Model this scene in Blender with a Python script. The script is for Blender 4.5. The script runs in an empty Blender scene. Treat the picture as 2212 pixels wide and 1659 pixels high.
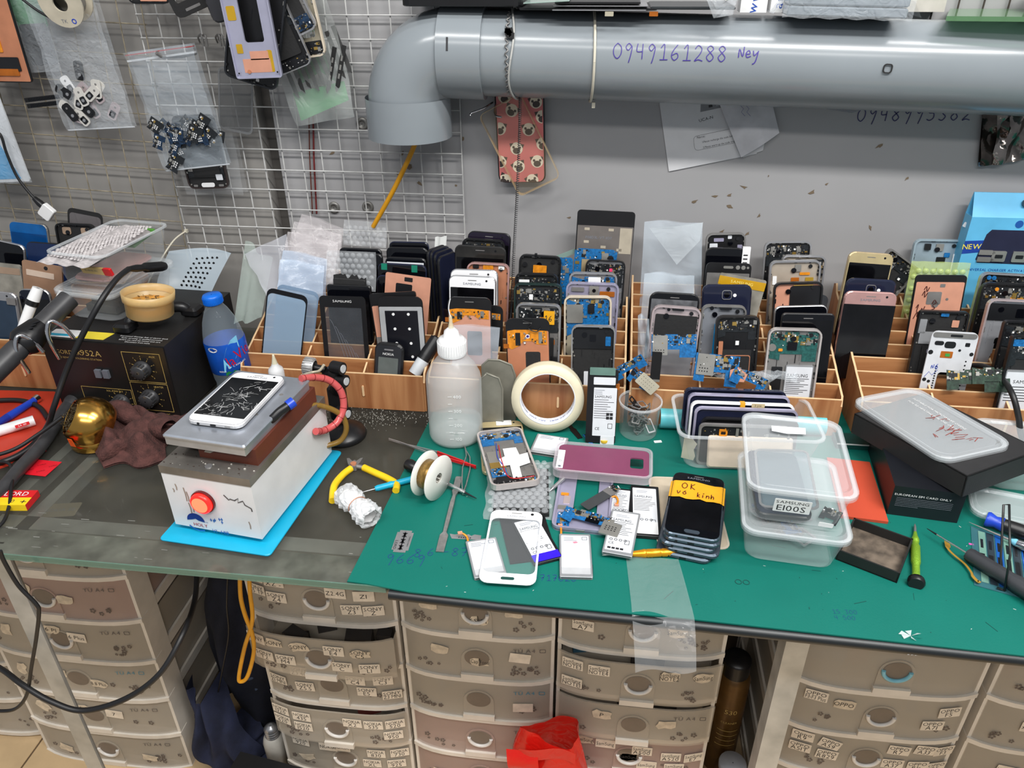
import bpy,math,random
from mathutils import Vector,Matrix
R_=math.radians
SC=bpy.context.scene
COL=SC.collection
# ------------------------------------------------------------------ camera
CAM=Vector((0.0,0.0,1.43));FPX=1661.0;IW,IH=2212,1659
YAW,PITCH,ROLL=R_(7.2),R_(30.05),R_(0.4)
_f=Vector((-math.sin(YAW)*math.cos(PITCH),math.cos(YAW)*math.cos(PITCH),-math.sin(PITCH)))
_r=Vector((math.cos(YAW),math.sin(YAW),0));_u=_r.cross(_f)
CR=_r*math.cos(ROLL)-_u*math.sin(ROLL);CU=_r*math.sin(ROLL)+_u*math.cos(ROLL)
cd=bpy.data.cameras.new('camera');cam=bpy.data.objects.new('camera',cd);COL.objects.link(cam)
cd.sensor_width=36;cd.lens=36*FPX/IW;cd.clip_start=.02
cam.matrix_world=Matrix(((CR.x,CU.x,-_f.x,CAM.x),(CR.y,CU.y,-_f.y,CAM.y),(CR.z,CU.z,-_f.z,CAM.z),(0,0,0,1)))
SC.camera=cam
# ------------------------------------------------------------------ light of the shop: ambient + ceiling tubes
wd=bpy.data.worlds.new('shop');SC.world=wd;wd.use_nodes=True
wd.node_tree.nodes['Background'].inputs[0].default_value=(.86,.92,1.0,1)
wd.node_tree.nodes['Background'].inputs[1].default_value=.26
def tube_lamp(x,y,z,power,length=1.25,wid=.09):
    l=bpy.data.lights.new('ceiling_tube','AREA');l.shape='RECTANGLE';l.size=length;l.size_y=wid
    l.energy=power;l.color=(1.0,.985,.96)
    o=bpy.data.objects.new('ceiling_tube',l);o.location=(x,y,z);COL.objects.link(o)
tube_lamp(.85,-.15,2.75,42,1.25,.2);tube_lamp(-.75,-.15,2.75,24,1.25,.2)
tube_lamp(.9,.55,2.75,16,1.25,.2);tube_lamp(.2,-1.3,2.75,34,2.4,.3)
SC.view_settings.view_transform='Standard';SC.view_settings.look='None'
SC.view_settings.gamma=1;SC.view_settings.exposure=.2
try:
    SC.view_settings.use_curve_mapping=False
    SC.cycles.transparent_max_bounces=24;SC.cycles.max_bounces=8;SC.cycles.caustics_reflective=False;SC.cycles.caustics_refractive=False
except Exception:pass
# ------------------------------------------------------------------ photo measurements -> places
TZ=.75 # counter height
WY=1.34 # back wall
def ray(px,py):return CR*((px-IW/2)/FPX)-CU*((py-IH/2)/FPX)+_f
def at_z(px,py,z=TZ):
    d=ray(px,py);return CAM+d*((z-CAM.z)/d.z)
def at_y(px,py,y=WY):
    d=ray(px,py);return CAM+d*((y-CAM.y)/d.y)
def at_x(px,py,x):
    d=ray(px,py);return CAM+d*((x-CAM.x)/d.x)
def at_plane(px,py,o,nrm):
    d=ray(px,py);return CAM+d*((Vector(o)-CAM).dot(nrm)/d.dot(nrm))
def frame(o,x,y):
    """matrix with origin o, local x along x, local y near y, z = x cross y"""
    x=Vector(x).normalized();z=x.cross(Vector(y)).normalized();y=z.cross(x)
    return Matrix(((x.x,y.x,z.x,o[0]),(x.y,y.y,z.y,o[1]),(x.z,y.z,z.z,o[2]),(0,0,0,1)))
def lay(c4,z=TZ):
    """four measured corners (far left, far right, near right, near left) on height z -> matrix at centre, w, h"""
    a,b,c,d=[at_z(px,py,z)for px,py in c4]
    x=(b-a)+(c-d);y=(a-d)+(b-c)
    w=((b-a).length+(c-d).length)/2;h=((a-d).length+(b-c).length)/2
    return frame((a+b+c+d)/4,x,y),w,h
def laid(px,py,ang,z=TZ):
    return Matrix.Translation(at_z(px,py,z))@Matrix.Rotation(R_(ang),4,'Z')
def on_wall(px,py,y=WY,roll=0):
    p=at_y(px,py,y)
    return frame(p,(math.cos(R_(roll)),0,-math.sin(R_(roll))),(math.sin(R_(roll)),0,math.cos(R_(roll))))
# ------------------------------------------------------------------ materials
def lin(c):
    return tuple(((v/255)/12.92 if v<=10 else(((v/255)+.055)/1.055)**2.4)for v in c)+(1,)
_M={}
def mat(key,col=None,rough=.5,metal=0,spec=.5,var=.06,scale=40,bump=0,bscale=200,emit=0,coat=0):
    if key in _M:return _M[key]
    m=bpy.data.materials.new(key);_M[key]=m;m.use_nodes=True
    n,l=m.node_tree.nodes,m.node_tree.links;b=n['Principled BSDF']
    b.inputs['Roughness'].default_value=rough;b.inputs['Metallic'].default_value=metal
    b.inputs['Specular IOR Level'].default_value=spec;b.inputs['Coat Weight'].default_value=coat
    c=lin(col)
    tc=n.new('ShaderNodeTexCoord')
    if var:
        t=n.new('ShaderNodeTexNoise');t.inputs['Scale'].default_value=scale;t.inputs['Detail'].default_value=4
        l.new(tc.outputs['Object'],t.inputs['Vector'])
        rp=n.new('ShaderNodeValToRGB');rp.color_ramp.elements[0].position=.3;rp.color_ramp.elements[1].position=.72
        k=1-var*2.4
        rp.color_ramp.elements[0].color=(c[0]*k,c[1]*k,c[2]*k,1);k=1+var
        rp.color_ramp.elements[1].color=(min(c[0]*k,1),min(c[1]*k,1),min(c[2]*k,1),1)
        l.new(t.outputs['Fac'],rp.inputs['Fac']);l.new(rp.outputs['Color'],b.inputs['Base Color'])
    else:b.inputs['Base Color'].default_value=c
    if bump:
        t2=n.new('ShaderNodeTexNoise');t2.inputs['Scale'].default_value=bscale;t2.inputs['Detail'].default_value=3
        l.new(tc.outputs['Object'],t2.inputs['Vector'])
        bp=n.new('ShaderNodeBump');bp.inputs['Strength'].default_value=bump;bp.inputs['Distance'].default_value=.002
        l.new(t2.outputs['Fac'],bp.inputs['Height']);l.new(bp.outputs['Normal'],b.inputs['Normal'])
    if emit:
        b.inputs['Emission Color'].default_value=c;b.inputs['Emission Strength'].default_value=emit
    return m
def clear(key,col=(240,245,250),fac=.12,rough=.12,bump=0,bscale=60,fres=.5,tint=(255,255,255),var=0):
    """see-through plastic: part of the light passes straight on, the rest is a glossy milky surface"""
    if key in _M:return _M[key]
    m=bpy.data.materials.new(key);_M[key]=m;m.use_nodes=True
    n,l=m.node_tree.nodes,m.node_tree.links;b=n['Principled BSDF'];out=n['Material Output']
    b.inputs['Base Color'].default_value=lin(col);b.inputs['Roughness'].default_value=rough
    tr=n.new('ShaderNodeBsdfTransparent');tr.inputs[0].default_value=lin(tint)
    fr=n.new('ShaderNodeFresnel');fr.inputs['IOR'].default_value=1.4
    ma=n.new('ShaderNodeMath');ma.operation='MULTIPLY_ADD';ma.inputs[1].default_value=fres;ma.inputs[2].default_value=fac;ma.use_clamp=True
    ge=n.new('ShaderNodeNewGeometry');iv=n.new('ShaderNodeMath');iv.operation='SUBTRACT';iv.inputs[0].default_value=1;l.new(ge.outputs['Backfacing'],iv.inputs[1])
    mu=n.new('ShaderNodeMath');mu.operation='MULTIPLY';l.new(fr.outputs[0],mu.inputs[0]);l.new(iv.outputs[0],mu.inputs[1]);l.new(mu.outputs[0],ma.inputs[0])
    src=ma.outputs[0];tc=n.new('ShaderNodeTexCoord')
    if var:
        t=n.new('ShaderNodeTexNoise');t.inputs['Scale'].default_value=bscale;t.inputs['Detail'].default_value=5
        l.new(tc.outputs['Object'],t.inputs['Vector'])
        mr=n.new('ShaderNodeMapRange');mr.inputs['From Min'].default_value=.4;mr.inputs['From Max'].default_value=.75
        mr.inputs['To Min'].default_value=0;mr.inputs['To Max'].default_value=var
        l.new(t.outputs['Fac'],mr.inputs['Value'])
        ad=n.new('ShaderNodeMath');ad.operation='ADD';ad.use_clamp=True
        l.new(src,ad.inputs[0]);l.new(mr.outputs[0],ad.inputs[1]);src=ad.outputs[0]
    mx=n.new('ShaderNodeMixShader');l.new(src,mx.inputs[0]);l.new(tr.outputs[0],mx.inputs[1]);l.new(b.outputs[0],mx.inputs[2])
    l.new(mx.outputs[0],out.inputs[0])
    if bump:
        t2=n.new('ShaderNodeTexNoise');t2.inputs['Scale'].default_value=bscale;t2.inputs['Detail'].default_value=2;t2.inputs['Distortion'].default_value=1.5
        l.new(tc.outputs['Object'],t2.inputs['Vector'])
        bp=n.new('ShaderNodeBump');bp.inputs['Strength'].default_value=bump;bp.inputs['Distance'].default_value=.004
        l.new(t2.outputs['Fac'],bp.inputs['Height']);l.new(bp.outputs['Normal'],b.inputs['Normal']);l.new(bp.outputs['Normal'],fr.inputs['Normal'])
    return m
def wood(key,c1,c2,axis=0,scale=1.0,rough=.5):
    if key in _M:return _M[key]
    m=bpy.data.materials.new(key);_M[key]=m;m.use_nodes=True
    n,l=m.node_tree.nodes,m.node_tree.links;b=n['Principled BSDF'];b.inputs['Roughness'].default_value=rough
    tc=n.new('ShaderNodeTexCoord');mp=n.new('ShaderNodeMapping');s=[60*scale]*3;s[axis]=6*scale
    mp.inputs['Scale'].default_value=s;l.new(tc.outputs['Object'],mp.inputs['Vector'])
    t=n.new('ShaderNodeTexNoise');t.inputs['Scale'].default_value=1;t.inputs['Detail'].default_value=6;t.inputs['Distortion'].default_value=.6
    l.new(mp.outputs[0],t.inputs['Vector'])
    rp=n.new('ShaderNodeValToRGB');rp.color_ramp.elements[0].position=.32;rp.color_ramp.elements[1].position=.62
    rp.color_ramp.elements[0].color=lin(c1);rp.color_ramp.elements[1].color=lin(c2)
    l.new(t.outputs['Fac'],rp.inputs['Fac']);l.new(rp.outputs['Color'],b.inputs['Base Color'])
    return m
# palette
BLK=mat('black_plastic',(22,22,24),.35);BLKM=mat('black_matte',(28,28,29),.7,bump=.15)
BLKG=mat('black_glass',(8,9,14),.06,spec=.6,var=0);SCR=mat('screen_glass',(12,12,15),.1,var=.2)
WHT=mat('white_plastic',(236,236,236),.35,var=.02);WHTG=mat('white_gloss',(240,240,242),.12,var=.0)
SIL=mat('silver_metal',(196,196,198),.32,.8,var=.05);DSIL=mat('dull_metal',(150,148,146),.45,.6,var=.1)
CHR=mat('chrome',(225,225,228),.12,1,var=0);GOLDM=mat('gold_metal',(214,192,152),.3,.6)
ROSE=mat('rose_metal',(226,178,172),.22,.6);PINKS=mat('pink_silver',(222,205,206),.3,.6)
LILAC=mat('lilac_metal',(186,182,208),.3,.5);NAVY=mat('navy_gloss',(30,34,54),.12,var=.04)
COPPER=mat('copper_sheet',(222,160,134),.42,.25,var=.05);COPP2=mat('copper_sheet_dark',(206,138,104),.4,.3,var=.06)
FLEX=mat('amber_flex',(232,146,38),.25,.1,var=.12,scale=160);FLEXD=mat('amber_flex_dark',(176,98,28),.3,.1,var=.15)
PCB=mat('blue_board',(26,106,168),.35,var=.18,scale=300);PCBG=mat('green_board',(38,92,88),.4,var=.2,scale=300)
PCBK=mat('black_board',(32,36,40),.4,var=.2,scale=300);PCBD=mat('dark_green_board',(40,62,48),.35,var=.3,scale=200)
CHIP=mat('chip_black',(24,25,28),.35);SHLD=mat('shield_metal',(176,174,168),.35,.7);GOLDC=mat('gold_contact',(206,170,92),.3,.8)
BATW=mat('battery_white',(214,217,222),.4,var=.03);BATG=mat('battery_grey',(158,160,163),.35,.3);INK=mat('print_ink',(30,30,34),.6,var=0)
INKW=mat('print_white',(225,225,225),.6,var=0);INKB=mat('ballpoint_ink',(40,30,120),.5,var=0);INKG=mat('print_gold',(190,160,92),.4,var=0)
INKF=mat('faded_ink',(120,124,134),.6,var=0);TAPEY=mat('orange_tape',(232,168,36),.3,var=.06)
CLR=clear('clear_film',fac=.07,rough=.08,bump=.5,bscale=50,fres=.7);CLR2=clear('clear_bag',(225,232,238),.17,.1,1.0,60,.9)
MILK=clear('milky_film',(222,226,232),.42,.3,.3,30);PPC=clear('container_plastic',(228,233,236),.14,.16,.12,30,.55)
PPL=clear('container_lid',(230,235,238),.27,.2,.12,30,.5);GLAS=clear('phone_glass',(120,128,136),.12,.04,fres=.7)
BUB=clear('bubble_wrap',(228,232,236),.2,.1,.2,40,.9)
YEL=mat('yellow_plastic',(238,200,30),.4);RED=mat('red_plastic',(206,28,34),.35);CYA=mat('cyan_plastic',(24,168,204),.35)
BLU=mat('blue_plastic',(34,70,190),.3);RUB=mat('black_rubber',(34,34,35),.6);CABLE=mat('black_cable',(24,24,26),.45,var=0)
# ------------------------------------------------------------------ geometry collector
def rr(w,h,r=.001,n=3,cx=0,cy=0):
    r=min(r,w/2-1e-5,h/2-1e-5);p=[]
    for qx,qy,a0 in((1,1,0),(-1,1,90),(-1,-1,180),(1,-1,270)):
        for i in range(n+1):
            a=R_(a0+90*i/n);p.append((cx+qx*(w/2-r)+r*math.cos(a),cy+qy*(h/2-r)+r*math.sin(a)))
    return p
def circ(r,n=14,cx=0,cy=0,ry=None):
    return[(cx+r*math.cos(2*math.pi*i/n),cy+(ry or r)*math.sin(2*math.pi*i/n))for i in range(n)]
I4=Matrix.Identity(4)
def Tm(x,y,z):return Matrix.Translation((x,y,z))
def Rm(a,ax):return Matrix.Rotation(R_(a),4,ax)
class MB:
    def __init__(s):s.v=[];s.f=[];s.m=[];s.s=[]
    def add(s,vs,fs,mi=0,M=None,smooth=False):
        o=len(s.v)
        s.v+=[tuple(M@Vector(p))for p in vs]if M else[tuple(p)for p in vs]
        for f in fs:s.f.append(tuple(o+i for i in f));s.m.append(mi);s.s.append(smooth)
        return s
    def box(s,x0,y0,z0,x1,y1,z1,mi=0,M=None):
        v=[(x,y,z)for z in(z0,z1)for y in(y0,y1)for x in(x0,x1)]
        return s.add(v,[(0,2,3,1),(4,5,7,6),(0,1,5,4),(2,6,7,3),(0,4,6,2),(1,3,7,5)],mi,M)
    def loft(s,rings,mi=0,M=None,smooth=False,caps=True):
        n=len(rings[0]);v=[p for r in rings for p in r];f=[]
        for k in range(len(rings)-1):
            for i in range(n):f.append((k*n+i,k*n+(i+1)%n,(k+1)*n+(i+1)%n,(k+1)*n+i))
        s.add(v,f,mi,M,smooth)
        if caps:
            s.add(rings[0],[tuple(reversed(range(n)))],mi,M);s.add(rings[-1],[tuple(range(n))],mi,M)
        return s
    def slab(s,pts,z0,z1,mi=0,bev=0,M=None):
        if not bev:return s.loft([[(x,y,z0)for x,y in pts],[(x,y,z1)for x,y in pts]],mi,M)
        cx=sum(p[0]for p in pts)/len(pts);cy=sum(p[1]for p in pts)/len(pts)
        hx=max(abs(p[0]-cx)for p in pts);hy=max(abs(p[1]-cy)for p in pts)
        q=[(cx+(x-cx)*(1-bev/hx),cy+(y-cy)*(1-bev/hy))for x,y in pts]
        b=min(bev,(z1-z0)/2*.98)
        return s.loft([[(x,y,z0)for x,y in q],[(x,y,z0+b)for x,y in pts],[(x,y,z1-b)for x,y in pts],[(x,y,z1)for x,y in q]],mi,M)
    def ring(s,po,pi,z0,z1,mi=0,M=None):
        n=len(po);v=[(x,y,z0)for x,y in po]+[(x,y,z0)for x,y in pi]+[(x,y,z1)for x,y in po]+[(x,y,z1)for x,y in pi];f=[]
        for i in range(n):
            j=(i+1)%n
            f+=[(i,n+i,n+j,j),(2*n+i,2*n+j,3*n+j,3*n+i),(i,j,2*n+j,2*n+i),(n+i,3*n+i,3*n+j,n+j)]
        return s.add(v,f,mi,M)
    def cyl(s,cx,cy,r,z0,z1,mi=0,n=14,M=None,r1=None):
        r1=r if r1 is None else r1
        return s.loft([[(x,y,z0)for x,y in circ(r,n,cx,cy)],[(x,y,z1)for x,y in circ(r1,n,cx,cy)]],mi,M,True)
    def lathe(s,prof,n=24,mi=0,M=None,caps=False):
        return s.loft([[(r*math.cos(2*math.pi*i/n),r*math.sin(2*math.pi*i/n),z)for i in range(n)]for r,z in prof],mi,M,True,caps)
    def tube(s,pts,r,mi=0,n=8,M=None,caps=True):
        pts=[Vector(p)for p in pts];rings=[];N=len(pts);up=None
        for i,p in enumerate(pts):
            d=(pts[min(i+1,N-1)]-pts[max(i-1,0)]).normalized()
            if up is None:up=Vector((0,0,1))if abs(d.z)<.9 else Vector((1,0,0))
            a=d.cross(up)
            if a.length<1e-6:a=d.cross(Vector((0,1,.1)))
            a.normalize();b=a.cross(d);up=b
            rad=r[i]if isinstance(r,(list,tuple))else r
            rings.append([p+(a*math.cos(2*math.pi*k/n)+b*math.sin(2*math.pi*k/n))*rad for k in range(n)])
        return s.loft(rings,mi,M,True,caps)
    def sheet(s,fn,nu=8,nv=8,mi=0,M=None,smooth=True):
        v=[fn(i/nu,j/nv)for j in range(nv+1)for i in range(nu+1)]
        f=[(j*(nu+1)+i,j*(nu+1)+i+1,(j+1)*(nu+1)+i+1,(j+1)*(nu+1)+i)for j in range(nv)for i in range(nu)]
        return s.add(v,f,mi,M,smooth)
    def text(s,t,cx,cy,size,z,mi=0,rot=0,M=None,sx=1,shear=0,left=False,fit=None):
        x=0;items=[]
        for ch in t:
            if ch==' ':x+=.32;continue
            g=GLY.get(ch)
            if g is None:x+=.5;continue
            items.append((x,g));x+=g[2]+.11
        if fit and x*size*sx>fit:sx=fit/(x*size)
        ca,sa=math.cos(R_(rot)),math.sin(R_(rot));ox=0 if left else-x/2
        for gx,g in items:
            vs=[]
            for vx,vy in g[0]:
                px=(vx+gx+ox+shear*vy)*size*sx;py=(vy-.34)*size
                vs.append((cx+px*ca-py*sa,cy+px*sa+py*ca,z))
            s.add(vs,g[1],mi,M)
        return s
    def stroke(s,pts,wid,z,mi=0,M=None):
        """flat pen stroke on local xy"""
        n=len(pts);v=[]
        for i in range(n):
            a=pts[max(i-1,0)];b=pts[min(i+1,n-1)];dx,dy=b[0]-a[0],b[1]-a[1];L=math.hypot(dx,dy)or 1
            v+=[(pts[i][0]-dy/L*wid/2,pts[i][1]+dx/L*wid/2,z),(pts[i][0]+dy/L*wid/2,pts[i][1]-dx/L*wid/2,z)]
        return s.add(v,[(2*i,2*i+1,2*i+3,2*i+2)for i in range(n-1)],mi,M)
    def mesh(s,name,mats):
        me=bpy.data.meshes.new(name);me.from_pydata(s.v,[],s.f)
        for m in(mats if isinstance(mats,(list,tuple))else[mats]):me.materials.append(m)
        me.polygons.foreach_set('material_index',s.m);me.polygons.foreach_set('use_smooth',s.s);me.update()
        return me
# glyph outlines for printed lettering
GLY={}
def make_glyphs():
    chars=sorted(set('ABCDEFGHIJKLMNOPQRSTUVWXYZabcdefghijklmnopqrstuvwxyz0123456789.,-:/&+()!°Ủủỡíé万能充电器治具刀片洗环保清洁剂専利产品'))
    obs=[]
    for c in chars:
        cu=bpy.data.curves.new('glyph','FONT');cu.body=c;cu.size=1;cu.resolution_u=2
        o=bpy.data.objects.new('glyph',cu);COL.objects.link(o);obs.append((c,o))
    bpy.context.view_layer.update();dg=bpy.context.evaluated_depsgraph_get()
    for c,o in obs:
        me=bpy.data.meshes.new_from_object(o.evaluated_get(dg))
        if me and len(me.vertices):
            xs=[v.co.x for v in me.vertices];x0=min(xs)
            GLY[c]=([(v.co.x-x0,v.co.y)for v in me.vertices],[tuple(p.vertices)for p in me.polygons],max(xs)-x0)
        if me:bpy.data.meshes.remove(me)
    for c,o in obs:
        cu=o.data;bpy.data.objects.remove(o);bpy.data.curves.remove(cu)
make_glyphs()
# ------------------------------------------------------------------ object makers
def tag(o,label=None,cat=None,group=None,kind=None):
    if label:o['label']=label
    if cat:o['category']=cat
    if group:o['group']=group
    if kind:o['kind']=kind
    return o
def thing(name,label,cat,M=None,group=None):
    o=bpy.data.objects.new(name,None);o.empty_display_size=.02;COL.objects.link(o)
    if M is not None:o.matrix_world=M
    return tag(o,label,cat,group)
def part(mb,name,mats,parent=None,M=None,kind=None,label=None):
    o=bpy.data.objects.new(name,mb.mesh(name,mats));COL.objects.link(o)
    if parent is not None:o.parent=parent
    if M is not None:o.matrix_local=M
    return tag(o,label,kind=kind)
def solo(mb,name,mats,label,cat,M=None,group=None,kind=None):
    o=bpy.data.objects.new(name,mb.mesh(name,mats));COL.objects.link(o)
    if M is not None:o.matrix_world=M
    return tag(o,label,cat,group,kind)
def structure(mb,name,mats,M=None):
    o=bpy.data.objects.new(name,mb.mesh(name,mats));COL.objects.link(o)
    if M is not None:o.matrix_world=M
    o['kind']='structure';return o
def copy_mesh(o,parent=None,M=None):
    c=o.copy();COL.objects.link(c)
    if parent is not None:c.parent=parent
    if M is not None:c.matrix_local=M
    return c
def spline(pts,k=6):
    pts=[Vector(p)for p in pts];out=[]
    for i in range(len(pts)-1):
        p0,p1,p2,p3=pts[max(i-1,0)],pts[i],pts[i+1],pts[min(i+2,len(pts)-1)]
        for j in range(k):
            t=j/k;out.append(.5*((2*p1)+(p2-p0)*t+(2*p0-5*p1+4*p2-p3)*t*t+(3*p1-p0-3*p2+p3)*t**3))
    out.append(pts[-1]);return out
# handwriting strokes on a unit box
HW={'0':[[(.3,1),(.05,.7),(.05,.25),(.3,0),(.55,.3),(.55,.75),(.3,1)]],'1':[[(.1,.75),(.35,1),(.32,0)],[(.05,0),(.6,.02)]],
      '2':[[(.05,.75),(.25,1),(.5,.8),(.4,.45),(.05,0),(.3,.08),(.6,0)]],'3':[[(.05,.9),(.35,1),(.5,.8),(.25,.55),(.5,.3),(.3,0),(.02,.1)]],
      '4':[[(.1,1),(.05,.5),(.45,.5)],[(.45,1),(.42,0)]],'5':[[(.5,1),(.12,1),(.1,.6),(.45,.55),(.5,.2),(.25,0),(.02,.1)]],
      '6':[[(.45,1),(.15,.6),(.05,.25),(.25,0),(.5,.2),(.4,.45),(.08,.3)]],'7':[[(.05,1),(.5,1),(.2,0)],[(.1,.5),(.5,.52)]],
      '8':[[(.3,.55),(.08,.8),(.3,1),(.5,.8),(.28,.55),(.05,.25),(.28,0),(.52,.25),(.3,.55)]],'9':[[(.5,.8),(.28,1),(.08,.75),(.25,.55),(.5,.8),(.42,.2),(.3,-.25)]],
      'N':[[(.05,0),(.1,.7),(.4,.1),(.5,.9)]],'e':[[(.05,.3),(.4,.35),(.3,.6),(.08,.4),(.15,.05),(.5,.15)]],'y':[[(.05,.6),(.15,.2),(.45,.5)],[(.5,.6),(.3,-.3),(.05,-.5)]],
      'O':[[(.3,1),(.05,.7),(.05,.25),(.3,0),(.55,.3),(.55,.75),(.3,1)]],'K':[[(.1,1),(.1,0)],[(.5,1),(.12,.5),(.55,0)]],'v':[[(.05,.6),(.2,0),(.45,.6)]],
      'o':[[(.25,.6),(.05,.3),(.25,0),(.45,.3),(.25,.6),(.4,.75)]],'k':[[(.1,1),(.1,0)],[(.4,.6),(.12,.3),(.45,0)]],'i':[[(.2,.6),(.2,0)],[(.2,.85),(.35,1)]],
      'n':[[(.05,0),(.08,.6),(.1,.4),(.3,.6),(.42,.4),(.42,0)]],'h':[[(.1,1),(.1,0),(.12,.4),(.3,.6),(.42,.4),(.42,0)]],'S':[[(.5,.9),(.25,1),(.08,.75),(.45,.4),(.35,.05),(.05,.1)]],
      'A':[[(.05,0),(.28,1),(.5,0)],[(.1,.4),(.48,.4)]],'-':[[(.05,.45),(.5,.5)]],'.':[[(.2,0),(.25,.05)]]}
def handwrite(mb,t,x,y,size,wid,z,mi=0,M=None,adv=.72,fn=None):
    for ch in t:
        for st in HW.get(ch,[]):
            p=[(x+q.x*size,y+q.y*size)for q in spline([(a,b,0)for a,b in st],4)]
            if fn is None:mb.stroke(p,wid,z,mi,M)
            else:
                n=len(p);v=[]
                for i in range(n):
                    a=p[max(i-1,0)];b=p[min(i+1,n-1)];dx,dy=b[0]-a[0],b[1]-a[1];L=math.hypot(dx,dy)or 1
                    v+=[fn(p[i][0]-dy/L*wid/2,p[i][1]+dx/L*wid/2),fn(p[i][0]+dy/L*wid/2,p[i][1]-dx/L*wid/2)]
                mb.add(v,[(2*i,2*i+1,2*i+3,2*i+2)for i in range(n-1)],mi)
        x+=adv*size
# ================================================================== THE SETTING
rnd=random.Random(7)
WALLM=mat('wall_paint',(168,167,168),.4,var=.035,scale=3);WALLD=mat('wall_paint_left',(152,149,145),.5,var=.06,scale=4)
b=MB();b.box(-.588,WY,0,1.7,WY+.08,2.7);wall_back=structure(b,'wall_back',WALLM)
b=MB();b.box(-2.6,WY+.004,0,-.617,WY+.08,2.7);wall_left=structure(b,'wall_left',WALLD)
b=MB();b.box(-.617,WY+.03,0,-.588,WY+.08,2.7);structure(b,'trim_1',mat('wall_gap_shade',(96,92,88),.7))  # recessed strip, its dark colour paints in the pilaster edge's shadow
b=MB();b.box(-2.6,-.6,-.03,1.7,WY,-.004);floor=structure(b,'floor',mat('grout',(118,98,74),.8))
b=MB();b.slab(rr(.296,.296,.002,1),-.004,0,bev=.0012);tm=b.mesh('tile',mat('floor_tile',(206,178,138),.25,var=.06,scale=14))
for i in range(13):
    for j in range(6):
        o=bpy.data.objects.new('tile',tm);COL.objects.link(o);o.parent=floor;o.location=(-2.45+i*.3,-.42+j*.3,0)
# scuffs and stains on the wall paint
STAIN=mat('wall_scuff',(120,104,84),.7)
b=MB()
for px,py,s,a in((1575,422,.012,30),(1608,405,.01,-20),(1500,435,.014,10),(1575,445,.011,160),(1640,465,.008,60),(1560,500,.01,20),(1755,415,.012,30),(1900,315,.012,40),
                     (1880,490,.009,120),(1660,380,.006,80),(1785,398,.007,15),(1960,385,.007,60),(1545,425,.009,0),(1615,505,.008,45),(1230,470,.006,10),(1000,300,.008,70),
                     (870,330,.014,60),(885,360,.016,20),(860,375,.01,100),(905,395,.012,150),(720,330,.01,30),(985,400,.007,90)):
    c=at_y(px,py);n=7;pts=[(c.x+s*rnd.uniform(.3,1)*math.cos(6.28*i/n)*(1 if i%2 else .5),c.z+s*.35*rnd.uniform(.3,1)*math.sin(6.28*i/n))for i in range(n)]
    ca,sa=math.cos(R_(a)),math.sin(R_(a))
    q=[(c.x+(x-c.x)*ca-(z-c.z)*sa,WY-.0006,c.z+(x-c.x)*sa+(z-c.z)*ca)for x,z in pts]
    b.add(q,[tuple(range(n))])
o=part(b,'scuff',STAIN,wall_back,kind='stuff')
# phone number written on the wall
b=MB();p0=at_y(1850,262)
handwrite(b,'0948995382',0,0,.020,.0014,0,M=frame((p0.x,WY-.0008,p0.z),(1,0,.03),(0,0,1)),adv=.88)
part(b,'handwriting',mat('marker_navy',(44,40,96),.5,var=0),wall_back)
# ------------------------------------------------------------------ counter
GREENM=mat('green_mat',(6,104,92),.5,spec=.35,var=.05,scale=6,bump=.1,bscale=500)
STEEL=mat('galvanised_steel',(190,191,188),.4,.5,var=.14,scale=18);EDGE=mat('black_edging',(24,28,30),.4)
YF=.662
ct=thing('counter','long glass-topped repair counter on galvanised steel legs','counter',Tm(0,0,0))
b=MB();b.box(-1.7,YF,TZ-.009,-.19,1.335,TZ-.001)
part(b,'glass_top',clear('counter_glass',(120,118,110),.07,.07,fres=1.0,tint=(232,233,230),bscale=9,var=.13),ct)
b=MB();b.box(-.19,YF,TZ-.009,1.3,1.335,TZ-.001);part(b,'table_board',mat('dark_board',(34,34,33),.5),ct)
b=MB();b.box(-1.7,YF-.002,TZ-.0095,-.24,YF,TZ-.0005);part(b,'glass_edge',clear('glass_edge',(104,136,120),.6,.12),ct)
b=MB();b.tube([(-.235,YF-.004,TZ-.0085),(-.1,YF-.0085,TZ-.0085),(.12,YF-.012,TZ-.008),(1.3,YF-.0375,TZ-.008)],.0068,n=10);part(b,'edge_strip',EDGE,ct)
b=MB();b.box(-1.7,.72,TZ-.03,.9,.745,TZ-.010);part(b,'front_rail',STEEL,ct)
b=MB();b.box(-1.7,1.28,TZ-.04,.9,1.31,TZ-.010);part(b,'rear_rail',STEEL,ct)
b=MB();b.box(-.775,.72,TZ-.03,-.755,1.3,TZ-.010);part(b,'side_rail',STEEL,ct)
b=MB();b.box(-.83,.72,TZ-.03,-.812,1.3,TZ-.010);part(b,'side_rail',STEEL,ct)
b=MB();b.box(-1.7,.746,TZ-.06,-.19,1.279,TZ-.055);part(b,'inner_shelf',mat('inner_shelf',(92,86,78),.5,var=.25,scale=7),ct)
for x in(-.785,.262):
    b=MB();b.slab([(x-.014,.69),(x+.014,.69),(x+.014,.693),(x-.011,.693),(x-.011,.718),(x-.014,.718)],0,TZ-.012);part(b,'leg',STEEL,ct)
for x in(-.785,.262):
    b=MB();b.box(x-.014,1.25,0,x+.014,1.278,TZ-.04);part(b,'leg',STEEL,ct)
b=MB();b.box(-1.7,YF+.006,TZ-.014,-.24,.719,TZ-.012);part(b,'front_flange',mat('grimy_flange',(160,162,156),.5,.2,var=.28,scale=26),ct)
b=MB()
for i in range(60):
    x=rnd.uniform(-1.1,-.28);y=rnd.uniform(YF+.006,.75);s=rnd.uniform(.002,.014)
    b.box(x,y,TZ-.001,x+s,y+rnd.uniform(.0003,.0011),TZ-.0006,1)
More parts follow.
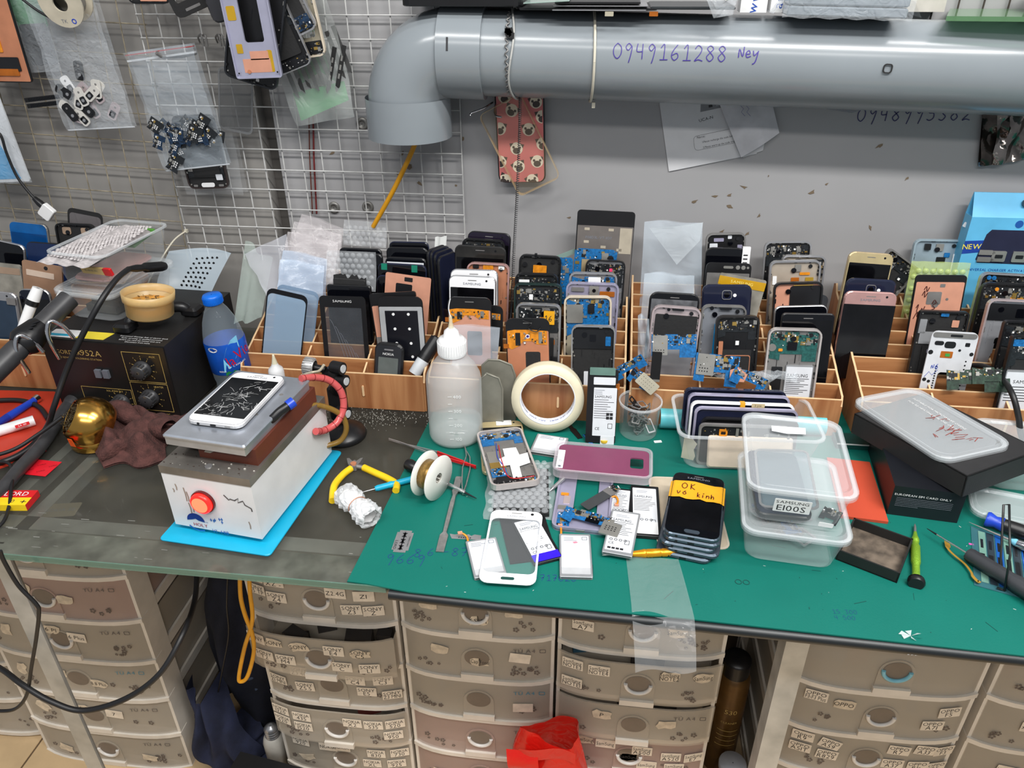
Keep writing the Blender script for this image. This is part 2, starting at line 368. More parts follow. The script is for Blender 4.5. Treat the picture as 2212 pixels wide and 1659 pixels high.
for i in range(420):
    c=at_z(rnd.gauss(790,70),rnd.gauss(901,11));s=rnd.uniform(.0003,.0013);a=rnd.random()
    b.box(c.x,c.y,TZ-.001,c.x+s,c.y+s*.6,TZ+s*.4)
part(b,'glass_grime',[mat('grime_flecks',(176,174,166),.7),mat('grime_streak',(132,132,126),.7)],ct,kind='stuff')
fl=at_z(750,1257);rl=at_z(930,905)
b=MB();z0,z1=TZ-.0008,TZ+.0012
pts=[(fl.x,fl.y),(at_z(790,1262).x,at_z(790,1262).y),(-.21,.655),(-.1,.652),(.117,.651),(.48,.640),(1.3,.622),(1.3,1.20),(rl.x,1.20),(rl.x,rl.y)]
b.slab(pts,z0,z1)
mat_o=solo(b,'cutting_mat',GREENM,'green rubber work mat covering the counter','mat');mat_o['category']='mat'
TM=TZ+.0014 # height of the mat's top
MATI=mat('mat_ink',(26,62,120),.6,var=0)
for px,py,t,s in((832,1216,'9669',.0165),(893,1203,'8',.0145),(922,1200,'6',.0135),(955,1200,'-87',.0145),(1113,1252,'095-717020',.0095),(1800,1325,'15 300',.006),(1805,1338,'4 500',.006)):
    b=MB();c=at_z(px,py,TM);handwrite(b,t,0,0,s,.0009 if s>.008 else .0004,.0002,M=Matrix.Translation(c)@Rm(4,'Z'),adv=.8);part(b,'handwriting',MATI,mat_o)
b=MB()
for k in range(90):
    x=rnd.uniform(-.2,.62);y=rnd.uniform(.66,.86);a=rnd.uniform(0,3.14);L=rnd.choice((.0015,.002,.003,.004,.016))*rnd.uniform(.5,1.2);w=rnd.uniform(.0003,.0008)
    M=Tm(x,y,TM)@Matrix.Rotation(a,4,'Z');b.box(0,0,0,L,w,.0002,0 if L>.004 or rnd.random()<.6 else 1,M)
for px,py in((1595,1257),(1612,1258)):
    c=at_z(px,py,TM);b.ring(circ(.0042,12,c.x,c.y),circ(.0034,12,c.x,c.y),TM,TM+.0003)
part(b,'scratch',[mat('mat_scratch',(8,66,62),.6),mat('mat_fleck',(200,205,200),.6)],mat_o,kind='stuff')
# ------------------------------------------------------------------ wire grids on the wall
GRW=mat('white_wire',(206,206,204),.4,var=.12,scale=30);GRR=mat('rusty_wire',(158,148,128),.5,var=.25,scale=40)
def wire_mesh(L,r,m):
    b=MB();b.tube([(0,0,0),(L,0,0)],r,n=6);return b.mesh('wire',m)
GX0,GX1,GZ0,GZ1,GP=-.7925,-.2525,.90,1.42,.036
gr=thing('wire_grid','white wire grid panel on the grey wall beneath the pipe elbow','grid',Tm(GX0,WY-.012,GZ0))
wv=wire_mesh(GZ1-GZ0,.0013,GRW);wh=wire_mesh(GX1-GX0,.0013,GRW)
for i in range(16):
    o=bpy.data.objects.new('wire',wv);COL.objects.link(o);o.parent=gr;o.matrix_local=Tm(i*GP,0,0)@Rm(-90,'Y')
k0=(1.110-GZ0)%GP
for i in range(16):
    o=bpy.data.objects.new('wire',wh);COL.objects.link(o);o.parent=gr;o.location=(0,-.003,k0+i*GP)
a=at_y(0,442);c=at_y(395,473)
g2=thing('wire_grid','rust-stained wire grid panel behind the hanging parts bags','grid',frame((c.x,WY-.02,c.z-.205),(a.x-c.x,0,a.z-c.z),(0,0,1)))
wv=wire_mesh(.655,.0012,GRR);wh=wire_mesh(.62,.0012,GRR)
for i in range(14):
    o=bpy.data.objects.new('wire',wv);COL.objects.link(o);o.parent=g2;o.matrix_local=Tm(.002+i*.0425,0,0)@Rm(90,'Z')
for i in range(13):
    o=bpy.data.objects.new('wire',wh);COL.objects.link(o);o.parent=g2;o.matrix_local=Tm(0,.205-.0485*4+i*.0485,.003)
# ------------------------------------------------------------------ grey duct pipe
PIPE=mat('grey_pvc',(138,145,150),.2,var=.04,scale=6);PR=.0625;PY=1.268
PZ0,PZ1=1.279,1.262 # height of the axis at x=-.24 and x=.6
def pz(x):return PZ0+(x+.24)*(PZ1-PZ0)/.84
pv=at_y(884,250,PY).x;zb=at_y(884,292,PY).z
pp=thing('duct_pipe','grey plastic duct pipe along the wall with an elbow turned down','pipe',Tm(0,0,0))
b=MB();b.tube([(-.21+i*.1,PY,pz(-.21+i*.1))for i in range(19)],PR,n=40);part(b,'pipe',PIPE,pp)
rho=.078;ze=pz(pv+rho)
path=[(-.205,PY,pz(-.205)),(pv+rho+.01,PY,ze)]+[(pv+rho-rho*math.sin(R_(a)),PY,ze-rho+rho*math.cos(R_(a)))for a in range(0,91,9)]+[(pv,PY,zb)]
b=MB();b.tube(path,PR+.0012,n=40,caps=False);b.tube(path,PR-.001,n=40,caps=False);part(b,'elbow',PIPE,pp)
b=MB();b.tube([(pv,PY,ze-rho+.012),(pv,PY,zb)],[PR+.006,PR+.006],n=40,caps=False);b.tube([(pv,PY,ze-rho+.0),(pv,PY,zb)],PR-.002,n=40,caps=False)
b.ring(circ(PR+.006,40,pv,PY),circ(PR-.002,40,pv,PY),zb-.001,zb);part(b,'socket',PIPE,pp)
xs=at_y(940,110,PY-PR).x;xe=at_y(1036,110,PY-PR).x
b=MB();b.tube([(xs,PY,pz(xs)),(xe,PY,pz(xe))],PR+.0055,n=40);part(b,'socket',PIPE,pp)
b=MB()
def on_pipe(u,v,dr=.0006): # u along x, v arc height above the front-most line
    th=v/PR;return(u,PY-(PR+dr)*math.cos(th),pz(u)+(PR+dr)*math.sin(th))
h0=at_y(1325,105,PY-PR*.9)
PINK_=mat('purple_ink',(58,38,140),.5,var=0);handwrite(b,'0949161288',h0.x,.006,.0205,.0012,0,adv=.80,fn=on_pipe);part(b,'handwriting',PINK_,pp);b=MB();handwrite(b,'Ney',h0.x+.176,.012,.016,.0014,0,adv=.62,fn=on_pipe);part(b,'signature',PINK_,pp)
b=MB()
u=at_y(964,95,PY-PR).x;b.add([on_pipe(u,.009,.0062),on_pipe(u+.003,.009,.0062),on_pipe(u+.003,.026,.0062),on_pipe(u,.026,.0062)],[(0,1,2,3)])
part(b,'ink_mark',INK,pp)
def pipe_loop(px,r,name,label,m,cat,skew=0,rr_=PR,extra=None):
    x=at_y(px,110,PY-PR).x;b=MB()
    b.tube([(x+skew*math.cos(a),PY-(rr_+r)*math.cos(a),pz(x)+(rr_+r)*math.sin(a))for a in[6.2832*i/40 for i in range(41)]],r,n=6,caps=False)
    if extra:extra(b,x)
    return solo(b,name,m,label,cat)
def tail(b,x):b.box(x+.004,PY-.020,pz(x)-PR-.009,x+.009,PY-.012,pz(x)-PR-.001)
pipe_loop(1276,.0022,'cable_tie','white cable tie strapped round the pipe beside the handwriting',mat('tie_white',(214,208,190),.4),'cable tie',.006,extra=tail)
x=at_y(1103,110,PY-PR).x;wr=thing('binding_wire','twisted grey wire looped round the pipe with a dark knot','wire',Tm(0,0,0))
b=MB();b.tube([(x+.004*math.sin(3*a),PY-(PR+.0026)*math.cos(a),pz(x)+(PR+.0026)*math.sin(a))for a in[6.2832*i/48 for i in range(49)]],.0017,n=6,caps=False);part(b,'strand',mat('grey_wire',(186,186,182),.4),wr)
b=MB();b.tube([(x-.006+.0022*math.sin(40*a),PY-(PR+.0026+.001*math.cos(40*a))*math.cos(a),pz(x)+(PR+.0026)*math.sin(a))for a in[-1.0+2.2*i/160 for i in range(161)]],.0011,n=5);part(b,'strand',DSIL,wr)
kc=on_pipe(x-.003,.034,.006);b=MB()
for i in range(7):b.box(-.006,-.006,-.006,.006,.006,.006,M=Tm(kc[0]+rnd.uniform(-.005,.005),kc[1],kc[2]+rnd.uniform(-.005,.005))@Rm(rnd.uniform(0,90),'Y')@Matrix.Scale(.6,4))
part(b,'knot',BLKM,wr)
c=on_pipe(at_y(1919,139,PY-PR).x,.004,.001);b=MB();b.ring(rr(.0125,.0125,.004,4),rr(.0095,.0095,.003,4),0,.0014)
solo(b,'rubber_gasket',BLKM,'tiny black square gasket stuck on the pipe','gasket',frame(c,(1,0,-.05),(0,.05,1)))
# ------------------------------------------------------------------ wooden phone racks
WDF=wood('rack_front',(150,92,54),(186,132,88),2,.8);WDP=wood('rack_panel',(146,92,54),(184,130,84),0,.8);WDE=mat('ply_edge',(226,190,146),.6)
RY0,RP,NR,RZ0,RS,RT=1.06,.03,8,.816,.01,.0032
def rack_top(Y):return RZ0+RS*(Y-RY0)/RP
RACKS=[(-1.2,-.885),(-.592,-.277),(-.272,.047),(.053,.378),(.405,.725)]
RLAB=['wooden phone rack at the far side, behind the blue screwdriver','wooden phone rack behind the suction machine, feature phone in front','wooden phone rack behind the squeeze bottle and tape roll',
        'wooden phone rack behind the tub of metal trays','wooden phone rack behind the black box lid']
for ri,(x0,x1)in enumerate(RACKS):
    rk=thing('phone_rack',RLAB[ri],'rack',Tm(x0,RY0,TZ),'stepped wooden phone racks')
    W=x1-x0;D=RP*NR
    for xx in(0,W-RT):
        b=MB();top=[(0,RZ0-TZ-.012)]
        for k in range(NR):top+=[(RP*k+.006,RZ0-TZ+RS*k+.003),(RP*k+RP-.004,RZ0-TZ+RS*(k+1)-.001)]
        top+=[(D+.006,RZ0-TZ+RS*NR+.012),(D+.016,RZ0-TZ+RS*NR+.008)]
        pts=[(0,0),(D+.016,0)]+list(reversed(top))
        Mx=Matrix(((0,0,1,xx),(1,0,0,0),(0,1,0,0),(0,0,0,1)))
        b.slab(pts,0,RT,0,M=Mx)
        for p,q in zip(top[:-1],top[1:]):
            b.add([(xx,p[0],p[1]+.0002),(xx+RT,p[0],p[1]+.0002),(xx+RT,q[0],q[1]+.0002),(xx,q[0],q[1]+.0002)],[(0,1,2,3)],1)
        part(b,'side_panel',[WDF,WDE],rk)
    for k in range(NR+1):
        b=MB();z1=RZ0-TZ+RS*k;zlo=0 if k==0 else z1-.058
        b.box(RT,-RT/2,zlo,W-RT,RT/2,z1,0,Tm(0,RP*k,0));b.box(RT,-RT/2,z1,W-RT,RT/2,z1+.0008,1,Tm(0,RP*k,0))
        part(b,'front_panel' if k==0 else 'cross_panel',[WDF if k==0 else WDP,WDE],rk)
    for c in(1,2):
        xx=W*c/3
        for k in range(NR):
            b=MB();za=RZ0-TZ+RS*k-.003;zc=za+RS
            pts=[(RP*k+.002,za-.05),(RP*k+RP-.002,zc-.05),(RP*k+RP-.002,zc-.001),(RP*k+.006,za+.001),(RP*k+.002,za-.006)]
            Mx=Matrix(((0,0,1,xx),(1,0,0,0),(0,1,0,0),(0,0,0,1)))
            b.slab(pts,0,RT*.9,0,M=Mx)
            p,q=pts[3],pts[2];b.add([(xx,p[0],p[1]+.0002),(xx+RT*.9,p[0],p[1]+.0002),(xx+RT*.9,q[0],q[1]+.0002),(xx,q[0],q[1]+.0002)],[(0,1,2,3)],1)
            part(b,'column_divider',[WDF,WDE],rk)
        b=MB();b.slab(rr(.0035,.02,.0017,3),0,.0015,M=frame((xx,-RT/2,.034),(1,0,0),(0,0,1)));part(b,'tenon',WDE,rk)
    b=MB();b.add([(RT,0,.004),(W-RT,0,.004),(W-RT,D,RZ0-TZ+RS*NR-.058),(RT,D,RZ0-TZ+RS*NR-.058),(RT,0,.008),(W-RT,0,.008),(W-RT,D,RZ0-TZ+RS*NR-.054),(RT,D,RZ0-TZ+RS*NR-.054)],
                    [(0,3,2,1),(4,5,6,7),(0,1,5,4),(1,2,6,5),(2,3,7,6),(3,0,4,7)]);part(b,'base_board',WDP,rk)
# ------------------------------------------------------------------ drawer towers under the counter
DRW=clear('drawer_plastic',(196,186,170),.46,.32,.05,20,.3);DRWP=clear('drawer_plastic_pinkish',(196,170,158),.46,.32,.05,20,.3)
LIP=mat('drawer_lip',(222,214,202),.35,var=.05,scale=25);STK=mat('sticker_paper',(230,217,198),.7,var=.08,scale=60);STKT=mat('sticker_torn',(214,198,174),.8,var=.12,scale=80)
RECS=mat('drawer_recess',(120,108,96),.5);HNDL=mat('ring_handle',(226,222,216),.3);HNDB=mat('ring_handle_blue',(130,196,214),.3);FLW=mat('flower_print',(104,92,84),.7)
TUI=mat('maker_print',(96,90,88),.7);TUB=mat('maker_print_blue',(70,136,158),.7)
CONT=[mat('parts_dark',(52,48,46),.6),mat('parts_red',(120,48,46),.6),mat('parts_blue',(52,96,120),.6),mat('parts_brown',(110,88,66),.6),mat('parts_grey',(120,116,110),.6)]
def bul(u,b=.016):return-b*(1-abs(2*u)**4)
def sticker(par,W,u,v,H,t1,t2,rot=0,w=.034,h=.021,torn=False,off=0):
    y=bul(u)-.0018+off
    M=frame((u*W,y,v*H),(math.cos(R_(rot)),8*.016*(2*u)**3/W*math.cos(R_(rot)),math.sin(R_(rot))),(-math.sin(R_(rot)),0,math.cos(R_(rot))))
    b=MB()
    if torn:
        r2=random.Random(int((u+2)*1000+v*77));n=11
        b.slab([(w/2*math.copysign(min(1,abs(1.25*math.cos(6.283*i/n))),math.cos(6.283*i/n))*r2.uniform(.72,1.05),h/2*math.copysign(min(1,abs(1.4*math.sin(6.283*i/n))),math.sin(6.283*i/n))*r2.uniform(.65,1.08))for i in range(n)],0,.0004)
    else:b.slab(rr(w,h,.0008,1),0,.0004)
    if t1:b.text(t1,0,h*.2 if t2 else 0,.0105 if t2 else .0125,.0005,1,sx=1.1,fit=w*.9)
    if t2:b.text(t2,0,-h*.22,.0125,.0005,1,fit=w*.9)
    return part(b,'sticker',[STKT if torn else STK,INK],par,M)
def tower(label,x0,x1,yf,zl,pitch,drawers,group='translucent drawer towers under the counter',rz=0):
    """zl: height of the lip below the lowest listed drawer; drawers from the bottom up"""
    W=x1-x0;root=thing('drawer_tower',label,'drawers',Tm((x0+x1)/2,yf,0)@Rm(rz,'Z'),group);n=len(drawers);D=.36;ztop=zl+n*pitch+.004
    for s in(-1,1):
        b=MB()
        for k in range(n+1):
            z=zl+k*pitch-.012;b.box(-.0024,.046,z,.0024,D-.021,z+.02,0,Tm(s*(W/2-.0035),0,0))
        b.box(-.003,-.002,0,.003,.045,ztop,0,Tm(s*(W/2-.0035),0,0));b.box(-.003,D-.02,0,.003,D,ztop,0,Tm(s*(W/2-.0035),0,0))
        part(b,'side_frame',LIP,root)
    b=MB();b.box(-W/2,D-.004,0,W/2,D,ztop);part(b,'back_panel',LIP,root)
    b=MB();b.box(-W/2,.004,ztop-.004,W/2,D,ztop);part(b,'top_panel',LIP,root)
    if zl>.02:
        b=MB();b.box(-W/2,.006,0,W/2,D,zl-.012);part(b,'base',LIP,root)
    for k,d in enumerate(drawers):
        z=zl+k*pitch
        b=MB();N=14;top=[];
        for i in range(N+1):
            u=-.5+i/N;top.append((u*W,bul(u)-.004))
        vs=[(x,y,zz)for zz in(z-.0085,z+.0005)for x,y in top]+[(x,.02,zz)for zz in(z-.0085,z+.0005)for x,y in top]
        m=N+1;fs=[]
        for i in range(N):fs+=[(i,i+1,m+i+1,m+i),(m+i,m+i+1,3*m+i+1,3*m+i),(i+1,i,2*m+i,2*m+i+1)]
        fs+=[(0,m,3*m,2*m),(N,2*m+N,3*m+N,m+N)]
        b.add(vs,fs);part(b,'shelf_lip',LIP,root)
        H=pitch-.0125;op=d.get('open',0)
        pm=DRWP if d.get('pink')else DRW
        b=MB()
        b.sheet(lambda a,c:((a-.5)*W*.985,bul(a-.5)-.0005,c*H),16,4)
        b.sheet(lambda a,c:((a-.5)*W*.96,bul(a-.5)+.0022,c*H),16,2)
        b.sheet(lambda a,c:((a-.5)*W*.985,bul(a-.5)-.0005+c*.0027,H),16,1)
        dr=part(b,'drawer',pm,root,Tm(0,-op,z+.001))
        b=MB();b.box(-W*.48,.005,.002,-W*.475,.3,H*.86);b.box(W*.475,.005,.002,W*.48,.3,H*.86);b.box(-W*.48,.005,0,W*.48,.3,.003);part(b,'tray',pm,dr)
        r2=random.Random(int(x0*1000)*31+k)
        b=MB()
        for q in range(d.get('fill',9)):
            cx=r2.uniform(-.4,.4)*W;cy=r2.uniform(.016,.12);s=r2.uniform(.012,.05);hh=r2.uniform(.2,.72)*H
            b.box(-s/2,-s/3,0,s/2,s/3,hh,d.get('cm',0)if r2.random()<.6 else r2.randrange(5),Tm(cx,cy+s/3,.004)@Rm(r2.uniform(-30,30),'Z'))
        part(b,'contents',CONT,dr,kind='stuff')
        # thumb recess with its half ring and the white tab under it
        b=MB();arch=[(-.026,-.006),(.026,-.006)]+[(.026*math.cos(R_(a)),.036+.026*math.sin(R_(a)))for a in range(0,181,15)]
        Mf=frame((0,bul(0)-.0006,0),(1,0,0),(0,0,1));b.slab([(x,y+.006+.002)for x,y in arch],0,.0012,M=Mf);part(b,'thumb_plate',pm,dr)
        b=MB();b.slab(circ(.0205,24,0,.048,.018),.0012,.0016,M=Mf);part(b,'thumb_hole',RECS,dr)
        if d.get('ring',1):
            b=MB();b.tube([(.0195*math.cos(R_(a)),.047+.019*math.sin(R_(a)),.0025)for a in range(178,363,8)],.0032,n=8,M=Mf);part(b,'ring_handle',HNDB if d.get('blue')else HNDL,dr)
        b=MB();b.box(-.027,bul(0)-.006,-.0005,.027,bul(0)+.004,.011);part(b,'tab',LIP,dr)
        if d.get('flower',1):
            b=MB()
            for q in range(r2.randint(8,16)):
                u=r2.choice((-.33,.32))+r2.gauss(0,.05);v=r2.uniform(.18,.42)*H;s=r2.uniform(.0018,.004);y=bul(u)-.0012
                for p in range(5):
                    a=6.283*p/5;b.slab(circ(s*.55,6,u*W+s*math.cos(a),v+s*math.sin(a)),0,.0002,M=frame((0,y,0),(1,0,0),(0,0,1)))
            part(b,'flower_print',FLW,dr,kind='stuff')
        if d.get('tu'):
            b=MB();M=frame((.31*W,bul(.31)-.0014,H*.8),(1,.122,0),(0,0,1));b.text('TỦ A4',0,0,.011,0,0,M=M,sx=1.1);b.ring(rr(.010,.008,.001,1,.029),rr(.008,.006,.001,1,.029),0,.0002,M=M)
            part(b,'maker_print',TUB if d['tu']==2 else TUI,dr)
        for s in d.get('st',[]):sticker(dr,W,*s[:2],H,*s[2:4],*(s[4:5]or(0,)),torn=(len(s)>5 and s[5]=='t'))
    return root
T_='t'
# far side towers
tower('drawer tower standing in the corner behind the steel leg',-1.34,-1.09,.90,.015,.104,[dict(tu=0,fill=6)for _ in range(6)])
tower('drawer tower beside the slanting steel leg, with a broken drawer front',-1.075,-.76,.868,0.0,.103,
      [dict(tu=1,st=[(.26,.34,'','',-8,T_),(-.3,.35,'','',-10,T_)],pink=0),
       dict(tu=1,ring=0,st=[(.14,.62,'7','',-5),(-.06,.7,'7 Plus','',-6,T_),(-.33,.6,'','',-40,T_)]),
       dict(tu=2,ring=0,cm=2,st=[(.12,.42,'8 8 Plus','',-3,T_),(-.12,.62,'8,8+','',4,T_),(-.36,.6,'','',80,T_)]),
       dict(tu=1,st=[(.10,.62,'6 Plus','',-4),(-.04,.78,'6 Pl','',-8,T_),(-.34,.62,'','',80,T_)]),
       dict(tu=1,pink=1,cm=1,st=[(.12,.5,'','',-4,T_),(-.10,.68,'','',60,T_)]),
       dict(st=[(-.04,.78,'','',0,T_)])])
SO='SONY';NO='NOKIA'
tower('drawer tower covered in rows of printed paper stickers, one drawer pulled open',-.548,-.297,.86,.068,.1015,
      [dict(st=[(-.33,.9,NO,'920'),(-.12,.85,NO,''),(-.02,.88,NO,''),(.24,.78,NO,'830'),(.41,.8,NO,'730'),(.2,.45,NO,'XL'),(.38,.46,NO,'925'),(-.3,.4,'','',20,T_),(.36,.12,'','',5,T_)]),
       dict(pink=0,cm=1,open=.012,st=[(-.41,.84,NO,'1320'),(-.25,.78,NO,'435'),(-.41,.55,NO,'620'),(-.25,.48,NO,'1520'),(.12,.76,NO,'X2'),(.27,.74,NO,'535'),(.42,.75,NO,'520'),(.4,.42,NO,'950')]),
       dict(ring=0,cm=2,st=[(-.41,.86,SO,'NHAT'),(-.22,.82,SO,'Z3.4G'),(-.04,.86,'Sony','Z2'),(.17,.72,SO,'C4'),(.36,.74,SO,'C3'),(-.4,.46,SO,'Z1 MINI'),(-.2,.4,SO,'Z5.5',3),(.24,.42,SO,'E5'),(.41,.32,SO,'Z3 MINI')]),
       dict(open=.03,cm=0,st=[(-.42,.82,SO,''),(-.29,.8,SO,'',-3,T_),(-.12,.78,SO,'',5,T_),(.11,.76,SO,'E4'),(.28,.72,SO,'C5',0,T_),(-.38,.42,SO,'T2'),(-.23,.4,SO,'M4'),(.15,.36,SO,'C'),(.33,.34,SO,'L1')]),
       dict(st=[(-.41,.9,SO,'M2'),(-.27,.86,SO,'XZ -'),(-.41,.58,SO,'M5 TP'),(-.27,.48,SO,'Z4'),(.13,.72,'Z2.4G',''),(.31,.68,'Z1',''),(.22,.34,SO,'Z3',4),(.36,.32,SO,'Z',1)]),
       dict()])
tower('drawer tower with torn blank stickers behind the red plastic bag',-.292,-.042,.86,.068,.1015,
      [dict(pink=1,cm=1,st=[(.3,.6,'Kinh S6','',0,T_),(-.3,.4,'','',4,T_)]),
       dict(pink=1,cm=1,tu=1,st=[(.3,.45,'','',0,T_)]),
       dict(ring=0,cm=2,tu=2,st=[(.3,.4,'','',0)]),
       dict(tu=1,ring=0,st=[(-.25,.68,'','',-8,T_),(0.02,.45,'Cap Fone','',-3,T_),(.28,.62,'','',-8)]),
       dict(st=[(-.3,.62,'','',0,T_),(.02,.36,'6S Pl','',0,T_),(.24,.6,'','',0,T_)]),dict()])
SA='SamSung'
tower('drawer tower with paper stickers behind the hanging clear film',-.038,.222,.86,.063,.1015,
      [dict(),dict(pink=1,cm=1,st=[(-.3,.85,SA,'',4,T_),(-.16,.82,SA,''),(.08,.72,SA,'A500'),(.27,.6,SA,'A520'),(.42,.56,SA,'E7'),(.12,.3,SA,''),(.3,.28,SA,'J7'),(0,.5,SA,'',0,T_)]),
       dict(ring=0,open=.014,tu=1,st=[(-.2,.72,'P','',-6,T_),(.2,.62,'','',6,T_)]),
       dict(open=.016,st=[(-.4,.82,SA,'NOTE3'),(-.24,.78,SA,'NOTE4'),(-.4,.35,SA,'NOTE1'),(.18,.8,SA,'NOTE2',0,T_),(.38,.78,SA,'',0,T_)]),
       dict(st=[(-.35,.8,SA,'e7'),(-.16,.8,SA,'S4mini'),(-.35,.5,SA,'A7'),(-.2,.98,SA,'ACTIVE',0,T_),(.2,.55,SA,'',0,T_),(.38,.75,'','',0,T_)]),dict()])
OP='OPPO'
tower('drawer tower with a pale blue ring handle on its top drawer',.335,.6,.855,.028,.1025,
      [dict(),dict(cm=0),
       dict(st=[(-.39,.86,'Oppo','R9'),(-.23,.78,OP,'A59',-16),(-.39,.55,OP,'A51T'),(-.23,.48,OP,'R829',-5),(.17,.8,OP,'R7',-4),(.32,.84,OP,'A33',-10),(.44,.78,OP,'F3',-3),(.16,.42,OP,'A37'),(.31,.4,OP,'R1s'),(.43,.34,OP,'R5',-4)]),
       dict(ring=1,st=[(-.38,.82,OP,'F3-F3 Plus'),(-.22,.72,OP,'',-5,T_),(.37,.72,OP,'F5',3),(.3,.38,OP,'A71',1)]),
       dict(blue=1,tu=0,cm=2,fill=14,flower=0),dict()])
tower('drawer tower cut by the picture edge, phone-maker stickers on it',.612,.86,.855,.028,.1025,
      [dict(),dict(cm=0),dict(st=[(-.22,.55,'HUAWEI','',-6)]),dict(st=[(-.2,.6,'xiaomi','',0)]),dict(),dict()])
# ================================================================== PHONES AND THEIR PIECES
class Dev:
    """a flat device: local x across, y along its height (from the foot), z out of its face"""
    def __init__(s,name,label,cat,M,w,h,group=None,t=.008):
        s.root=thing(name,label,cat,M,group);s.w,s.h,s.t=w,h,t;s.rd=random.Random(label)
    def pl(s,name,u0,v0,u1,v1,z0,z1,m,r=.001,bev=0,n=3):
        b=MB();b.slab(rr((u1-u0)*s.w,(v1-v0)*s.h,r,n,(u0+u1)/2*s.w,(v0+v1)/2*s.h),z0,z1,bev=bev);return part(b,name,m,s.root)
    def rg(s,name,ins,z0,z1,m,r=.01,it=None,ib=None):
        b=MB();w,h=s.w,s.h;it=ins if it is None else it;ib=ins if ib is None else ib
        b.ring(rr(w,h,r,4,0,h/2),rr(w-2*ins,h-it-ib,max(r-ins,.001),4,0,h/2+(ib-it)/2),z0,z1);return part(b,name,m,s.root)
    def cy(s,name,u,v,rad,z0,z1,m,n=14):
        b=MB();b.cyl(u*s.w,v*s.h,rad,z0,z1,n=n);return part(b,name,m,s.root)
    def tx(s,t,u,v,size,z,m,rot=0,sx=1):
        b=MB();b.text(t,u*s.w,v*s.h,size,z,0,rot,sx=sx);return part(b,'lettering',m,s.root)
    def chips(s,u0,v0,u1,v1,z,n,name='components',big=1.0):
        b=MB();X0,Y0,X1,Y1=u0*s.w,v0*s.h,u1*s.w,v1*s.h
        for i in range(n*3):
            k=s.rd.random();w=s.rd.uniform(.0024,.0075)*big if k<.22 else s.rd.uniform(.0007,.0026);h=w*s.rd.uniform(.45,1.4)
            if w>(X1-X0)*.6 or h>(Y1-Y0)*.6:w,h=.001,.0012
            x=s.rd.uniform(X0+w/2,X1-w/2);y=s.rd.uniform(Y0+h/2,Y1-h/2)
            mi=s.rd.choice((0,0,0,1,1,2))if k<.22 else s.rd.choice((0,0,1,1,2,3,4,4))
            b.box(x-w/2,y-h/2,z,x+w/2,y+h/2,z+s.rd.uniform(.0004,.0013),mi)
        return part(b,name,[CHIP,SHLD,GOLDC,WHT,DSIL],s.root,kind='stuff')
    def clips(s,edge,z,m2):
        b=MB();r=s.rd
        for i in range(34):
            L=r.uniform(.0015,.006);d_=r.uniform(.0008,.0022)
            if i%3:x=r.choice((-1,1))*(s.w/2-edge-d_/2);y=r.uniform(.04,.96)*s.h;b.box(x-d_/2,y-L/2,z,x+d_/2,y+L/2,z+r.uniform(.001,.003),r.choice((0,0,1,2)))
            else:x=r.uniform(-.42,.42)*s.w;y=r.choice((edge+d_/2,s.h-edge-d_/2));b.box(x-L/2,y-d_/2,z,x+L/2,y+d_/2,z+r.uniform(.001,.003),r.choice((0,0,1,2)))
        for i in range(16):
            x=r.uniform(-.4,.4)*s.w;y=r.uniform(.1,.66)*s.h;b.box(x,y,z,x+r.uniform(.0006,.0016),y+r.uniform(.004,.02),z+.0006,r.choice((0,1,1)))
        return part(b,'clips',[CHIP,m2,SHLD],s.root,kind='stuff')
    def board(s,u0,v0,u1,v1,z,m,notch=1,n=26,name='circuit_board'):
        """stepped circuit board outline with components on top"""
        x0,y0,x1,y1=u0*s.w,v0*s.h,u1*s.w,v1*s.h;W,H=x1-x0,y1-y0;q=s.rd.uniform
        a,c,d,e=q(.15,.35),q(.6,.8),q(.2,.45),q(.2,.5)
        P=[(0,q(0,.25)),(a,q(0,.2)),(a,d),(c,d),(c,0),(1,0),(1,1),(.78,1),(.76,.9),(.6,.9),(.58,1),(.3,1),(.28,.88),(0,1)]
        if not notch:P=[(0,0),(1,0),(1,.96),(.9,1),(.1,1),(0,.96)]
        b=MB();b.slab([(x0+W*p,y0+H*r)for p,r in P],z,z+.001);o=part(b,name,m,s.root)
        s.chips(u0,v0+(v1-v0)*(.5 if notch else .05),u1,v1,z+.001,n)
        return o
def k_front(d,frm,face,scr=SCR,text=None,home=None,v0=.115,v1=.865,r=.011,tcol=INKF,margin=.04,ear=True):
    w,h,t=d.w,d.h,d.t
    d.pl('body',-.5,0,.5,1,0,t,frm,r,bev=.002,n=4)
    d.pl('front_glass',-.482,.008,.482,.992,t,t+.0004,face,r*.9,n=4)
    d.pl('screen',-.5+margin,v0,.5-margin,v1,t+.0004,t+.0007,scr,.001)
    if ear:d.pl('earpiece',-.09,.948,.09,.956,t+.0004,t+.0007,DSIL,.0005);d.cy('front_camera',.30,.952,.0018,t+.0004,t+.0007,BLKG)
    if text:d.tx(text,0,.913,.0052,t+.0009,tcol,sx=1.25)
    if home:d.pl('home_button',-.14,.035,.14,.082,t+.0004,t+.0011,home,.004)
def k_back(d,col,cam=1,text=None,r=.011):
    t=d.t;d.pl('body',-.5,0,.5,1,0,t,col,r,bev=.0025,n=4)
    if cam:
        x,y=0,.885*d.h;b=MB();b.ring(rr(.0155,.0155,.004,3,x,y),rr(.0135,.0135,.003,3,x,y),t,t+.0012);part(b,'camera_ring',SIL,d.root)
        d.cy('camera_lens',0,.885,.0045,t,t+.0006,BLKG);d.cy('flash',.16,.88,.0028,t,t+.0005,WHTG)
